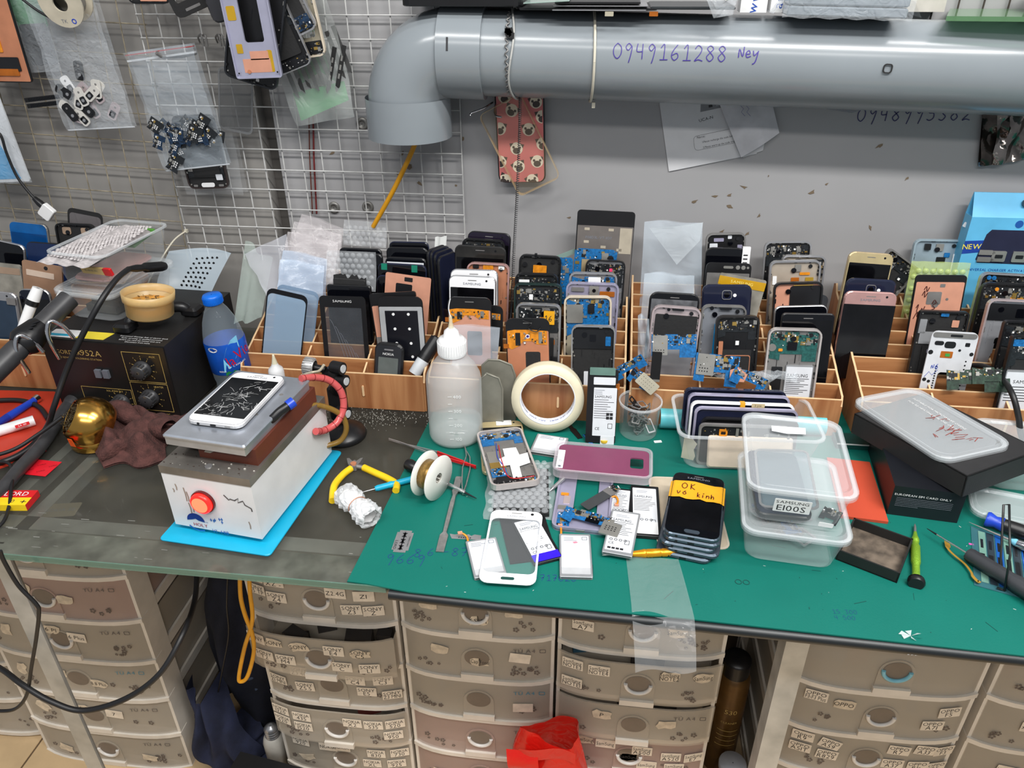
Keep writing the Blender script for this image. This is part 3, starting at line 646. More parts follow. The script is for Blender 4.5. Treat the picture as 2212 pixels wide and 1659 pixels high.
def k_chassis(d,frm,plate,pcb=PCB,batt='hole',r=.011,seed=0,edge=.0028,board=(.66,.95),speaker=1,flex=0,copper=0):
    w,h,t=d.w,d.h,d.t
    d.rg('frame',edge,0,t,frm,r)
    if batt=='hole':
        b=MB();b.ring(rr(w-2*edge,h-2*edge,r*.8,4,0,h/2),rr(w*.44,h*.40,.004,4,.05*w,h*.36),.0022,.0036);part(b,'mid_plate',plate,d.root)
    else:d.pl('mid_plate',-.47,.02,.47,.98,.0022,.0036,plate,.006)
    if pcb is not None:d.board(-.44,board[0],.44,board[1],.0037,pcb,n=30)
    b=MB()
    for u,v in((-.42,.965),(.42,.965),(-.43,.63),(.43,.6),(-.43,.06),(.43,.06),(-.43,.3),(.43,.3)):b.cyl(u*w,v*h,.0013,.0036,.0050,n=8)
    part(b,'screw',SHLD,d.root,kind='stuff')
    d.clips(edge,.0036,plate)
    d.cy('camera_hole',d.rd.choice((-.2,-.02,.12)),.885,.0042,.0048,.0062,BLKG);d.cy('speaker_hole',.3,.93,.0032,.0048,.006,CHIP)
    if speaker:d.pl('speaker_module',-.42,.025,.42,.13,.0037,.0058,CHIP,.002);d.chips(-.42,.03,.42,.13,.0058,8,'contacts')
    if batt=='dark':d.pl('battery',-.30,.16,.36,.6,.0037,.0062,BLKM,.002)
    if batt=='label':
        d.pl('battery',-.10,.06,.42,.585,.0037,.0066,BATG,.002);bb=d.pl('battery_label',-.085,.075,.405,.57,.0066,.0068,BATW,.001)
        b=MB();b.text('SAMSUNG',.14*w,.47*h,.0075,.0070,0,fit=.4*w);
        for i in range(9):b.box(-.07*w,(.43-i*.022)*h,.0069,(.36-.08*(i%3))*w,(.436-i*.022)*h,.0070)
        for i in range(4):b.ring(circ(.0024,8,(-.03+.09*i)*w,.17*h),circ(.0017,8,(-.03+.09*i)*w,.17*h),.0069,.0070)
        b.text('CE',0.0*w,.125*h,.008,.0070,0);part(b,'lettering',INK,d.root)
        d.pl('side_strip',-.36,.09,-.16,.56,.0037,.0055,CHIP,.001)
    if batt=='white':d.pl('battery_label',-.2,.03,.38,.44,.0038,.0046,BATW,.001);d.chips(-.15,.1,.2,.3,.0046,4,'torn_bits')
    if flex:d.pl('flex_cable',.02,.52,.2,.84,.0050,.0056,FLEX,.001);d.pl('flex_tab',.02,.52,.38,.58,.0056,.0060,FLEXD,.001)
    if copper:d.pl('copper_sheet',-.4,.66,.42,.93,.0052,.0056,COPPER,.002)
def k_lcd(d,cop=COPPER,frm=BLK,flexv=(.72,.86),window=1,r=.011,top=.1):
    w,h,t=d.w,d.h,.0035
    d.pl('panel',-.5,0,.5,1,0,t,frm,r,n=4)
    d.pl('copper_sheet',-.475,.01,.475,1-top-.04,t,t+.0003,cop,.002)
    if window:d.pl('adhesive_patch',-.06,.34,.28,.62,t+.0003,t+.0006,BLKM,.003)
    if flexv:
        a,c=flexv;x0,x1=-.46*w,.44*w;ya,yc=a*h,c*h
        b=MB();b.slab([(x0,yc),(x0,ya+.002),(x0+.006,ya-.002),(-.2*w,ya+.004),(-.1*w,ya+.012),(.1*w,ya+.012),(.2*w,ya+.007),(x1,ya+.006),(x1,yc),(.1*w,yc+.002),(-.3*w,yc+.002)],t+.0004,t+.0009)
        part(b,'flex_cable',FLEX,d.root);d.pl('driver_chip',-.28,a+.035,-.17,c-.02,t+.0009,t+.0019,CHIP,.0005);d.pl('flex_chip',.25,a+.06,.33,c-.01,t+.0009,t+.0017,SHLD,.0005)
        d.pl('connector',-.56,a,-.44,a+.05,t+.0006,t+.0014,FLEXD,.0005);d.chips(-.42,a+.04,.42,c,t+.0009,12,'components',.5)
    d.pl('earpiece_slot',-.1,.945,.1,.955,t,t+.0003,DSIL,.0005)
def k_glass(d,bez=BLKG,pane=GLAS,it=.012,ib=.016,ins=.0035,r=.010,text=None):
    d.rg('bezel',ins,0,.0012,bez,r,it,ib);w,h=d.w,d.h
    d.pl('pane',-.5+ins/w,ib/h,.5-ins/w,1-it/h,.0003,.0009,pane,.002)
    if text:d.tx(text,0,1-.0085/h,.0058,.0014,INKW,sx=1.2)
# ---- standing in the racks
PLACED=[]
def stand(xl,yl,xr,yr,h=.142,lean=11,t=.008):
    """foot in a rack slot so that the measured top edge is met; slots already taken are avoided"""
    if h>.1:lean=9
    xm,ym=(xl+xr)/2,(yl+yr)/2;L=R_(lean);a,c=RY0+.005,RY0+RP*NR-.004
    for _ in range(40):
        m=(a+c)/2;p=at_y(xm,ym,m+h*math.sin(L))
        if p.z-h*math.cos(L)-(rack_top(m)-.05)>0:a=m
        else:c=m
    Y=(a+c)/2;xw=at_y(xl,yl,Y).x,at_y(xr,yr,Y).x;best=None
    for o in sorted([.001*i for i in range(-45,46)],key=abs):
        y=Y+o;fr=(y-RY0)%RP
        if not(RY0<y<RY0+RP*NR and .0085<=fr<=.0265):continue
        if all(abs(y-py)>.0098 or xw[0]>px1-.002 or xw[1]<px0+.002 for px0,px1,py in PLACED):best=y;break
    Y=Y if best is None else best;PLACED.append((xw[0],xw[1],Y));k=max(0,min(int((Y-RY0)/RP),NR-1));zf=RZ0+RS*k-.043
    Yt=Y+h*math.sin(L);p,q=at_y(xl,yl,Yt),at_y(xr,yr,Yt);top=(p+q)/2
    h2=(top.z-zf)/math.cos(L);v=q-p;roll=math.atan2(v.z,v.x)
    up=Vector((0,math.sin(L),math.cos(L)));x=Vector((math.cos(roll),0,math.sin(roll)))
    z=x.cross(up).normalized();up=z.cross(x);foot=top-up*h2
    return frame(foot,x,up),v.length,h2
def rack_dev(name,label,cat,xl,yl,xr,yr,h=.142,lean=11,t=.008,group='phones and parts standing in the racks'):
    M,w,h2=stand(xl,yl,xr,yr,h,lean);return Dev(name,label,cat,M,w,h2,group,t)
P_,PF,PG,PL='phone','phone chassis','phone glass','display'
# --- rack behind the suction machine (columns left to right, front to back)
d=rack_dev('cover_glass','frosted blue-grey phone glass with a thick black edge, tilted in the rack',PG,578,620,666,640,.145);k_glass(d,BLKG,clear('frost_blue',(150,176,200),.55,.2),.008,.003,.002,.011)
d=rack_dev('cover_glass','frosted phone glass just behind the black-edged blue-grey one',PG,600,612,690,632,.145);k_glass(d,clear('frost_edge',(130,156,184),.7,.2),clear('frost_blue2',(156,180,204),.5,.2),.006,.003,.002,.011)
d=rack_dev('touch_glass','scratched clear touch glass with black bezel and maker name',PG,689,638,789,641,.15,9);k_glass(d,BLK,clear('dirty_glass',(96,100,106),.22,.06,fres=.7,bscale=25,var=.12),.019,.004,.008,.007,'SAMSUNG');d.pl('earpiece',-.1,.952,.1,.962,.0012,.0016,CHIP,.0008)
b=MB();r3=random.Random(5)
for q in range(7):b.stroke([(d.w*(-.3+.1*q+.25*i/8),d.h*(.72-.08*q-.45*(i/8)**1.4))for i in range(9)],.0005,.0015)
part(b,'scratch',INKF,d.root,kind='stuff')
d=rack_dev('display_panel','plain black display panel behind the scratched clear touch glass',PL,708,612,803,616,.15);k_front(d,BLK,BLKG,SCR,r=.004,ear=False)
d=rack_dev('display_panel','display panel with peeled ragged black top behind the clear touch glass',PL,722,598,792,603,.15);k_front(d,BLKM,BLKM,SCR,r=.003,ear=False)
b=MB();b.slab([(-.5*d.w+i*d.w/14,d.h+r3.uniform(-.002,.008))for i in range(15)]+[(.5*d.w,d.h-.02),(-.5*d.w,d.h-.02)],.002,.004);part(b,'torn_film',BLKM,d.root)
d=rack_dev('display_panel','black display panel behind the bubble-wrapped one',PL,735,533,826,537,.15);k_front(d,BLK,BLKG,r=.008,ear=False)
d=rack_dev('display_panel','black display panel standing behind the bubble-wrapped stack, rear slot',PL,737,543,828,548,.15);k_front(d,BLK,BLKG,r=.008,ear=False)
d=rack_dev('feature_phone','small black keypad phone leaning in the front slot',P_,814,735,876,742,.088,16,.013)
d.pl('body',-.5,0,.5,1,0,.012,BLK,.013,bev=.003,n=5);d.pl('face',-.44,.3,.44,.95,.012,.0126,mat('feature_face',(40,42,46),.25),.007);d.pl('screen',-.34,.36,.34,.72,.0126,.013,mat('feature_screen',(92,98,96),.2),.001)
d.pl('earpiece',-.16,.86,.16,.885,.0126,.0132,SIL,.001);d.tx('NOKIA',0,.79,.0058,.0133,INKW);d.pl('menu_key',-.18,.17,.18,.28,.012,.0135,SIL,.005);d.pl('soft_key',-.42,.18,-.22,.26,.012,.013,CHIP,.001);d.pl('soft_key',.22,.18,.42,.26,.012,.013,CHIP,.001)
d=rack_dev('display_panel','silver-backed display with a black sheet and white dots',PL,816,640,912,640,.15,9)
d.pl('panel',-.5,0,.5,1,0,.003,BLK,.011,n=4);d.pl('back_plate',-.485,.02,.485,.885,.003,.0034,mat('lcd_silver',(186,188,190),.35,.3),.002);d.pl('black_sheet',-.36,.13,.38,.84,.0034,.0037,mat('black_sheet',(16,17,24),.3),.0005)
for u,v in((-.17,.8),(.17,.8),(-.16,.63),(.17,.63),(-.15,.46),(.18,.46),(.19,.3)):d.cy('dot',u,v,.0024,.0037,.0041,INKW,12)
d.cy('home_hole',.36,.06,.0035,.0034,.0038,CHIP)
d=rack_dev('display_panel','copper-backed display leaning behind the white-dotted black one',PL,798,634,898,628,.15,10);k_lcd(d,COPPER,BLK,None,0,.004);d.pl('grey_patch',-.48,.3,-.3,.5,.0038,.0042,DSIL,.001)
d=rack_dev('display_panel','tilted copper panel with a square black window',PL,834,587,932,601,.15,10);d.pl('panel',-.5,0,.5,1,0,.002,COPPER,.003);d.pl('window',-.26,.72,.1,.9,.002,.0024,CHIP,.002);d.pl('slot',-.08,.93,.1,.975,.002,.0024,CHIP,.001)
for i,(a,l2)in enumerate((((816,592,917,598),'dark display panel directly behind the tilted copper panel'),((818,566,923,572),'dark display with green tape bits, behind the copper panel'),((834,553,922,557),'black-edged panel with a pale band near its top'),
                             ((836,532,924,534),'dark smoky glass panel, second from the rear in its slots'),((842,520,928,522),'navy black phone at the rear of the copper panel slots'))):
    d=rack_dev('display_panel',l2,PL,*a,.15);k_front(d,NAVY if i in(0,1,4)else BLK,BLKG,r=.009,ear=(i==0))
    if i==1:
        d.pl('green_tape',-.42,.93,-.3,1.0,.0086,.009,mat('green_tape',(16,120,96),.4),.0005);d.pl('green_tape',.2,.92,.32,1.0,.0086,.009,_M['green_tape'],.0005);d.pl('green_tape',.18,.82,.3,.88,.0086,.009,_M['green_tape'],.0005)
    if i==2:d.pl('pale_band',-.45,.9,.45,.95,.0086,.009,BATW,.0005)
for i,(x,y)in enumerate(((934,533),(941,535),(949,540),(957,548))):
    M,w,h2=stand(x,y,x+9,y,.15,6);w=.062
    d=Dev('display_panel',['dark panel turned edge-on beside the rack divider, first of four','dark panel turned edge-on beside the rack divider, second of four','dark panel turned edge-on beside the rack divider, third of four','dark panel turned edge-on next to the white phones, last of four'][i],PL,M@Rm(72,'Y'),w,h2,'phones and parts standing in the racks',.006);k_front(d,BLK,NAVY,NAVY,ear=False)
# --- rack behind squeeze bottle: column of white phones
d=rack_dev('display_panel','copper-backed display with wide amber flex cable beside the bottle nozzle',PL,967,640,1062,643,.15,9);k_lcd(d,COPPER,BLK,(.72,.86))
d=rack_dev('display_panel','dark display with an amber flex corner, half hidden behind the copper one',PL,1000,656,1087,660,.118,10);k_lcd(d,BLK,BLK,(.74,.88),0)
d=rack_dev('phone','white phone with maker name above a black screen',P_,971,592,1073,597,.15,10);k_front(d,SIL,WHTG,SCR,'SAMSUNG',None)
d=rack_dev('phone','white phone right behind the named white one',P_,974,579,1077,582,.15,10);k_front(d,SIL,WHTG,SCR)
d=rack_dev('phone_chassis','rose metal phone frame with amber camera flex',PF,1010,564,1102,569,.15,9);k_chassis(d,ROSE,COPP2,None,'solid',r=.012);d.pl('camera_flex',-.12,.92,.12,.975,.0050,.0062,FLEX,.001);d.pl('camera_slot',-.36,.93,-.22,.97,.005,.006,CHIP,.001);d.pl('camera_slot',.24,.93,.38,.97,.005,.006,WHT,.001)
d=rack_dev('phone_chassis','smoky black phone frame behind the two white phones',PF,984,527,1094,533,.15,9);k_front(d,BLKM,mat('smoke_glass',(54,52,50),.12,var=.3,scale=15),SCR,r=.01)
d=rack_dev('phone_chassis','black phone frame with a strip of small components at top',PF,1000,512,1092,518,.15,9);k_chassis(d,BLK,BLKM,PCBK,'dark')
d=rack_dev('phone','dark violet black phone standing rearmost by the spring cable',P_,1012,497,1105,504,.15,9);k_front(d,BLK,mat('violet_black',(30,24,40),.15),SCR)
d=rack_dev('display_panel','copper display with amber flex and a round sticker, next to the tape roll',PL,1092,687,1187,687,.15,8);k_lcd(d,COPP2,BLK,(.66,.86));d.cy('round_sticker',0,.8,.0035,.0045,.0048,WHT);d.cy('sticker_print',0,.8,.0022,.0048,.005,INKB)
b=MB();b.tube(spline([(-.1*d.w,.98*d.h,.005),(.1*d.w,.95*d.h,.009),(0.02*d.w,.9*d.h,.008),(.2*d.w,.86*d.h,.008),(.3*d.w,.9*d.h,.006)]),.0009,n=5);part(b,'loose_wire',CABLE,d.root)
d=rack_dev('battery','small black battery with grey label leaning beside the copper display','battery',1153,768,1204,770,.066,10,.005);d.pl('cell',-.5,0,.5,1,0,.005,BLK,.002);d.pl('battery_label',-.42,.1,.42,.85,.005,.0052,BATG,.001);d.pl('print_block',-.38,.2,-.1,.7,.0052,.0054,INK,.0005)
d=rack_dev('phone_chassis','silver phone frame with a yellow flex, handwritten digits on it',PF,1116,652,1213,656,.15,9);k_chassis(d,SIL,DSIL,PCBK,'dark',flex=1)
d.pl('yellow_tape',.12,.76,.36,.92,.0062,.0066,TAPEY,.001)
b=MB();handwrite(b,'16',.14*d.w,.8*d.h,.009,.0011,.0068);part(b,'handwriting',INK,d.root)
d=rack_dev('phone_chassis','black phone frame with a green edge and white stickers',PF,1111,609,1215,612,.15,9);k_chassis(d,mat('teal_black',(30,48,46),.3),BLKM,PCBK,'dark')
d.pl('white_sticker',-.18,.82,-.1,.88,.0065,.0068,WHT,.0005)
d=rack_dev('phone_chassis','black phone frame with tiny white chips, third from front in its column',PF,1113,588,1206,590,.15,9);k_chassis(d,BLK,BLKM,PCBK,'dark')
d.pl('white_strip',-.4,.9,-.16,.93,.0065,.0068,WHT,.0005)
d=rack_dev('phone_chassis','black phone frame with a square amber flex window',PF,1123,547,1214,553,.15,9);k_chassis(d,BLK,BLKM,None,'dark');d.pl('amber_window',-.16,.78,.16,.88,.006,.0066,FLEX,.001);d.cy('camera_plug',-.36,.88,.004,.0045,.007,CHIP);d.pl('peg',-.14,.97,-.08,1.02,.003,.008,CHIP,.001)
d=rack_dev('circuit_board','narrow blue circuit board standing behind the amber-window frame','circuit board',1190,555,1238,556,.14,9);d.board(-.5,.4,.5,1,.002,PCB,0,24);d.pl('lower_strip',-.5,0,.0,.4,.002,.003,PCB)
d=rack_dev('phone_chassis','dark back plate with silver rim and a torn white label at its foot',PF,1235,700,1330,702,.14,8);k_chassis(d,SIL,BLKM,None,'white',edge=.0022,speaker=0);d.pl('black_plate',-.46,.72,.46,.95,.0037,.0052,CHIP,.002);d.pl('blue_connector',.28,.76,.4,.87,.0052,.006,PCB,.001);d.pl('camera_block',-.08,.81,.06,.89,.0052,.006,BLKG,.001)
b=MB();b.text('RIVTSKI',-.02*d.w,.2*d.h,.008,.0048,0,90,sx=1.0);part(b,'lettering',INKF,d.root)
d=rack_dev('phone_chassis','champagne phone frame with a bright blue circuit board',PF,1219,637,1322,638,.145,8);k_chassis(d,mat('champagne',(226,212,190),.35,.2),mat('champagne_dark',(168,160,140),.4,.3),PCB,'dark',board=(.5,.96));d.pl('shield_plate',-.44,.68,-.1,.9,.0062,.0068,SHLD,.002);d.pl('flex_socket',.0,.8,.14,.9,.006,.0075,CHIP,.001)
d=rack_dev('phone_chassis','lilac phone frame with a camera block and amber tab',PF,1224,607,1338,611,.15,9);k_chassis(d,LILAC,LILAC,None,'solid');d.pl('camera_block',-.06,.86,.12,.96,.004,.0072,SHLD,.001);d.cy('lens',.03,.91,.003,.0072,.008,BLKG);d.pl('amber_tab',.14,.84,.42,.9,.0048,.0055,FLEXD,.001);d.pl('silver_slot',-.4,.89,-.16,.94,.004,.0058,DSIL,.001)
d=rack_dev('phone_chassis','silver ring phone frame round a blue board with a white module',PF,1230,586,1334,588,.15,9);k_chassis(d,SIL,DSIL,PCB,'dark');d.pl('white_module',-.1,.88,.16,.95,.006,.0078,WHT,.001)
d=rack_dev('circuit_board','tall blue circuit board with round camera holes beneath the grey tablet panel','circuit board',1242,535,1334,540,.15,9);d.board(-.5,.3,.5,1,.001,PCB,0,44);d.cy('camera',.35,.9,.0055,.002,.006,CHIP,16);d.cy('camera',.02,.86,.004,.002,.005,BLKG,16)
d.pl('metal_shield',.14,.86,.3,.96,.002,.0036,SHLD,.001);d.pl('metal_shield',-.32,.72,-.1,.88,.002,.0036,GOLDM,.001)
d=rack_dev('phone_chassis','grey phone frame with pink dot standing in front of the tablet panel',PF,1266,558,1352,562,.145,9);k_chassis(d,BLK,SIL,PCBK,'dark');d.pl('pink_dot',.1,.86,.18,.9,.007,.0074,mat('pink_dot',(230,60,110),.4),.001)
M,w,h2=stand(1248,452,1373,458,.20,7);d=Dev('tablet_display','large grey-backed tablet display leaning on the wall',PL,M,w,h2,None,.004)
d.pl('panel',-.5,0,.5,1,0,.003,BLK,.006,n=4);d.pl('back_plate',-.48,.02,.49,.87,.003,.0036,mat('tablet_grey',(112,106,102),.45,.2),.001);d.pl('pale_label',.26,.64,.47,.86,.0036,.0039,mat('pale_label',(176,166,148),.6),.0005)
for u,v in((-.36,.83),(.06,.83),(-.36,.72),(-.06,.68),(.22,.66)):d.pl('tape_bit',u,v,u+.09,v+.022,.0036,.0039,_M['pale_label'],.0005)
b=MB();b.text('F08D3L-VT-IO7',-.1*d.w,.77*d.h,.0065,.004,0);part(b,'lettering',INKF,d.root)
# --- rack behind the tub of trays
d=rack_dev('phone','black curved-edge phone with scratched grey glass',P_,1404,628,1512,634,.15,9);k_front(d,BLK,BLKG,mat('scratched_glass',(104,106,110),.3,var=.25,scale=60),r=.013,v0=.05,v1=.93)
d=rack_dev('phone_chassis','pink silver phone frame with a black sheet and silver plate',PF,1410,656,1516,664,.145,8);k_chassis(d,PINKS,PINKS,None,'solid',speaker=0,r=.013);d.pl('black_sheet',-.42,.66,.44,.9,.0038,.0044,BLKM,.002);d.pl('silver_plate',-.2,.1,.42,.65,.0038,.0048,mat('plate_silver',(190,192,198),.3,.6),.001);d.pl('flash_board',-.4,.58,-.2,.66,.0044,.0052,PCB,.001);d.pl('top_sensor',-.1,.955,.14,.98,.0080,.0084,CHIP,.0008);d.cy('front_camera',-.17,.962,.0026,.008,.0086,BLKG)
d=rack_dev('phone_chassis','black phone frame with blue-white patches at the rear of the rack',PF,1525,503,1611,501,.15,9);k_chassis(d,DSIL,BLK,None,'solid',speaker=0);d.pl('pale_patch',-.4,.8,-.2,.88,.004,.0046,BATW,.001);d.pl('pale_patch',.05,.93,.15,.97,.004,.0046,BATW,.001);d.pl('pale_patch',-.3,.9,-.05,.94,.004,.0046,LILAC,.001);d.pl('pale_patch',.3,.76,.42,.86,.004,.0046,LILAC,.001)
d=rack_dev('phone','glossy black phone with a tall white printed strip on its side',P_,1525,533,1610,535,.145,9);k_front(d,BLK,BLKG,BLKG,ear=False);d.pl('printed_strip',.42,.55,.62,1.02,.004,.0088,WHT,.001)
b=MB();[b.box(.45*d.w,(.6+i*.045)*d.h,.009,.56*d.w,(.615+i*.045)*d.h,.0091)for i in range(8)];part(b,'barcode',INK,d.root,kind='stuff')
d=rack_dev('display_panel','display with a black top and three round sensor windows',PL,1526,566,1624,569,.145,9);d.pl('panel',-.5,0,.5,1,0,.003,BLK,.008,n=4);d.pl('back_plate',-.47,.02,.47,.88,.003,.0034,DSIL,.001);d.pl('slot',-.12,.935,.1,.965,.003,.0036,SHLD,.002)
for u in(.2,.32,.42):d.cy('sensor_window',u,.95,.0035 if u<.4 else .002,.003,.0036,SHLD)
d=rack_dev('display_panel','clear-wrapped display with a yellow strip across its top',PL,1556,588,1656,606,.145,10);d.pl('panel',-.5,0,.5,1,0,.003,mat('wrapped_grey',(150,146,136),.3,var=.2,scale=30),.003);d.pl('yellow_strip',-.5,.87,.5,.97,.003,.0036,mat('amber_film',(196,150,28),.25),.001);d.tx('SAMSUNG',0,.925,.0066,.0038,mat('faded_yellow',(240,220,120),.4,var=0),sx=1.2)
d=rack_dev('phone','navy phone back with a square camera and flash',P_,1517,613,1624,613,.142,8);k_back(d,NAVY)
d=rack_dev('phone_chassis','silver phone mid frame with a blue film strip',PF,1516,656,1613,659,.142,8);k_chassis(d,DSIL,mat('steel_plate',(170,174,182),.35,.6),None,'hole',speaker=0);d.pl('top_sensor',-.1,.95,.16,.98,.008,.0084,CHIP,.001);d.cy('front_camera',-.28,.965,.0032,.008,.0086,BLKG);d.pl('blue_film',-.18,.0,.16,.77,.0045,.0052,mat('blue_film',(14,140,206),.25),.0005)
d=rack_dev('phone_chassis','black phone frame with a copper-edged battery bay',PF,1546,680,1641,680,.142,7);k_chassis(d,mat('black_rim',(46,44,44),.3,.3),BLK,PCBK,'dark',board=(.72,.95));b=MB();b.ring(rr(.6*d.w,.42*d.h,.003,3,.04*d.w,.33*d.h),rr(.57*d.w,.40*d.h,.003,3,.04*d.w,.33*d.h),.0062,.0066);part(b,'copper_trim',COPP2,d.root);d.pl('copper_flex',-.4,.3,-.3,.7,.0045,.0052,COPP2,.001);d.pl('white_sticker',-.02,.66,.06,.71,.0062,.0066,WHT,.0005)
d=rack_dev('phone_chassis','silver phone frame rearmost behind the beige frames',PF,1651,520,1753,519,.145,8);k_chassis(d,SIL,BLK,PCBK,'dark');d.pl('gold_contact',.1,.82,.18,.87,.0062,.0068,GOLDC,.001)
d=rack_dev('phone_chassis','silver phone frame peeking out behind the beige open frame',PF,1688,549,1784,551,.145,8);k_chassis(d,SIL,mat('beige_plate',(196,184,168),.35,.4),PCBK,'dark')
d=rack_dev('phone_chassis','beige open phone frame with amber flex and gold squares',PF,1662,562,1773,560,.145,8);k_chassis(d,SIL,_M['beige_plate'],None,'solid',edge=.003);d.pl('dark_square',-.06,.68,.1,.8,.004,.0046,FLEXD,.001);d.pl('gold_square',.22,.68,.38,.8,.004,.0046,mat('gold_square',(186,150,50),.3,.3),.001);d.pl('amber_flex',.1,.83,.3,.86,.0046,.0052,FLEX,.001);d.pl('white_module',.0,.87,.12,.95,.004,.006,SHLD,.001);d.pl('white_slot',-.42,.72,-.34,.82,.004,.005,WHT,.001)
d=rack_dev('phone_chassis','copper and black open phone frame with a gold top line',PF,1671,609,1777,606,.142,8);k_chassis(d,BLK,COPPER,None,'dark');d.pl('black_sheet',-.16,.66,.46,.95,.0045,.005,CHIP,.004);d.pl('gold_line',-.1,.955,.3,.968,.006,.0066,GOLDC,.0004)
d=rack_dev('touch_glass','smoky clear phone glass tilted above the black phones',PG,1694,622,1792,639,.12,14);k_glass(d,clear('smoke_bezel',(56,58,62),.8,.1),clear('smoke_pane',(60,64,70),.5,.08),.02,.02,.005)
d=rack_dev('phone','black phone with a bright silver top edge',P_,1672,660,1786,657,.142,10);k_front(d,SIL,BLKG,BLKG,r=.009,ear=False)
d=rack_dev('phone','tall black glossy phone at the rack corner',P_,1688,674,1802,676,.15,8);k_front(d,BLK,BLKG,SCR,r=.006,v0=.04,v1=.93)
d=rack_dev('phone_chassis','open phone with green circuit board and labelled battery',PF,1660,706,1776,709,.142,6);k_chassis(d,mat('silver_pink',(214,206,202),.3,.5),DSIL,PCBG,'label',board=(.63,.96),r=.012);d.pl('camera_bay',-.12,.76,.06,.85,.0055,.0068,BLKG,.001);d.cy('coin_disc',-.4,.78,.006,.0048,.0056,SHLD);d.pl('amber_dot',-.28,.74,-.2,.77,.005,.006,FLEX,.001)
# --- rack behind the black box lid
d=rack_dev('phone','gold-topped dark phone leaning on the wall',P_,1833,541,1930,548,.15,8);k_front(d,GOLDM,mat('gold_face',(214,196,150),.2,.4),SCR,v1=.88,v0=.02)
tp_=at_y(1943,558,1.292);ux,uy=Vector((math.cos(R_(33)),0,-math.sin(R_(33)))),Vector((math.sin(R_(33))*.98,.12,math.cos(R_(33))*.98)).normalized();d=Dev('phone_chassis','dark grey phone back frame tilted sideways beside the gold phone',PF,frame(tp_-uy*.095+ux*.006,ux,uy),.066,.1,'phones and parts standing in the racks');k_chassis(d,DSIL,BLKM,PCBK,'dark',r=.006);d.pl('grey_patch',-.44,.66,-.1,.8,.006,.0066,BATG,.001);d.pl('white_dot',.2,.66,.26,.7,.006,.0066,WHT,.0005)
d=rack_dev('phone','navy blue phone back behind the rose-topped phone',P_,1828,598,1936,604,.148,9);k_back(d,NAVY)
d=rack_dev('phone','dark phone with a rose metal top and curved edges',P_,1824,626,1937,631,.15,9);k_front(d,ROSE,ROSE,SCR,'SAMSUNG',None,v0=.0,v1=.86,margin=.005,tcol=INKF)
d=rack_dev('phone_chassis','pale blue-grey open phone frame against the wall',PF,1974,515,2083,517,.148,8);k_chassis(d,mat('ice_metal',(170,190,200),.3,.4),mat('ice_plate',(160,178,190),.35,.4),None,'solid');d.pl('camera',-.28,.88,-.16,.95,.004,.0075,CHIP,.001);d.pl('blue_square',.14,.8,.25,.85,.004,.0055,PCB,.001);d.pl('dark_slot',.0,.74,.18,.8,.004,.0046,CHIP,.001);d.pl('white_flex',.32,.4,.44,.84,.0042,.0048,WHT,.001);d.pl('shield',-.05,.87,.1,.95,.004,.006,SHLD,.001)
d=rack_dev('display_panel','copper-backed display with black scribbles and a grey patch',PL,1978,593,2089,594,.15,9);d.pl('panel',-.5,0,.5,1,0,.003,BLK,.006,n=4);d.pl('copper_sheet',-.47,.02,.47,.925,.003,.0034,COPPER,.002);d.pl('grey_patch',-.22,.68,.06,.82,.0034,.0038,DSIL,.002);d.cy('patch_tip',-.04,.68,.0055,.0034,.0038,DSIL);d.cy('grey_dot',.18,.74,.0022,.0034,.0038,DSIL);d.pl('top_patch',.0,.87,.1,.905,.0034,.0038,DSIL,.001)
b=MB()
for st in([(-.3,.84),(-.26,.88),(-.24,.82),(-.2,.87)],[(-.32,.78),(-.28,.83),(-.27,.76),(-.22,.81)],[(-.4,.64),(-.36,.68),(-.38,.6)],[(-.42,.52),(-.36,.6),(-.35,.54),(-.28,.64),(-.27,.58),(-.23,.66)],[(-.1,.69),(-.06,.73),(-.02,.70),(-.08,.67),(-.03,.64),(-.1,.62)]):b.stroke([(q.x*d.w,q.y*d.h)for q in spline([(x,y,0)for x,y in st],4)],.0013,.0040)
part(b,'scribble',mat('dark_red_ink',(70,26,20),.5,var=0),d.root)
d=rack_dev('phone_chassis','black phone frame with cut-out windows over the copper display',PF,1984,668,2092,672,.145,8);k_chassis(d,BLK,BLKM,None,'dark',r=.006);d.pl('grey_fork',-.46,.74,-.3,.9,.004,.005,BATG,.001);d.pl('blue_module',-.06,.94,.1,.985,.005,.0066,PCB,.001);d.pl('copper_window',.2,.82,.34,.9,.0045,.005,COPPER,.001);d.pl('grey_plate',-.4,.62,.1,.76,.0042,.005,BATG,.001);d.pl('lilac_dot',-.2,.52,-.12,.56,.006,.0066,LILAC,.0005)
d=rack_dev('phone_chassis','white metal mid plate pierced by round holes',PF,2014,713,2115,719,.136,7,.003)
b=MB();w,h=d.w,d.h;b.ring(rr(w,h,.009,4,0,h/2),rr(w*.42,h*.46,.005,4,.03*w,.27*h),0,.0022);part(b,'plate',mat('white_plate',(214,216,220),.4,.1),d.root)
d.pl('top_bar',-.47,.925,.47,.985,.0022,.0032,DSIL,.004);d.pl('speaker_slot',-.1,.94,.16,.968,.0032,.0035,CHIP,.001);d.pl('chip_window',-.22,.68,.04,.76,.0022,.0027,FLEXD,.001);d.pl('green_chip',-.12,.7,-.02,.735,.0027,.0033,mat('green_chip',(60,150,70),.4),.0005)
rh=random.Random(3)
for u,v,rad in((-.36,.955,.0026),(.42,.955,.0022),(-.22,.955,.0036),(-.44,.74,.0036),(.44,.74,.003),(-.44,.4,.003),(.42,.5,.003),(-.42,.1,.0032),(-.28,.1,.0034),(-.33,.1,.0018),(.17,.78,.002),(-.34,.38,.0024)):d.cy('hole',u,v,rad,.0022,.0026,CHIP,12)
b=MB()
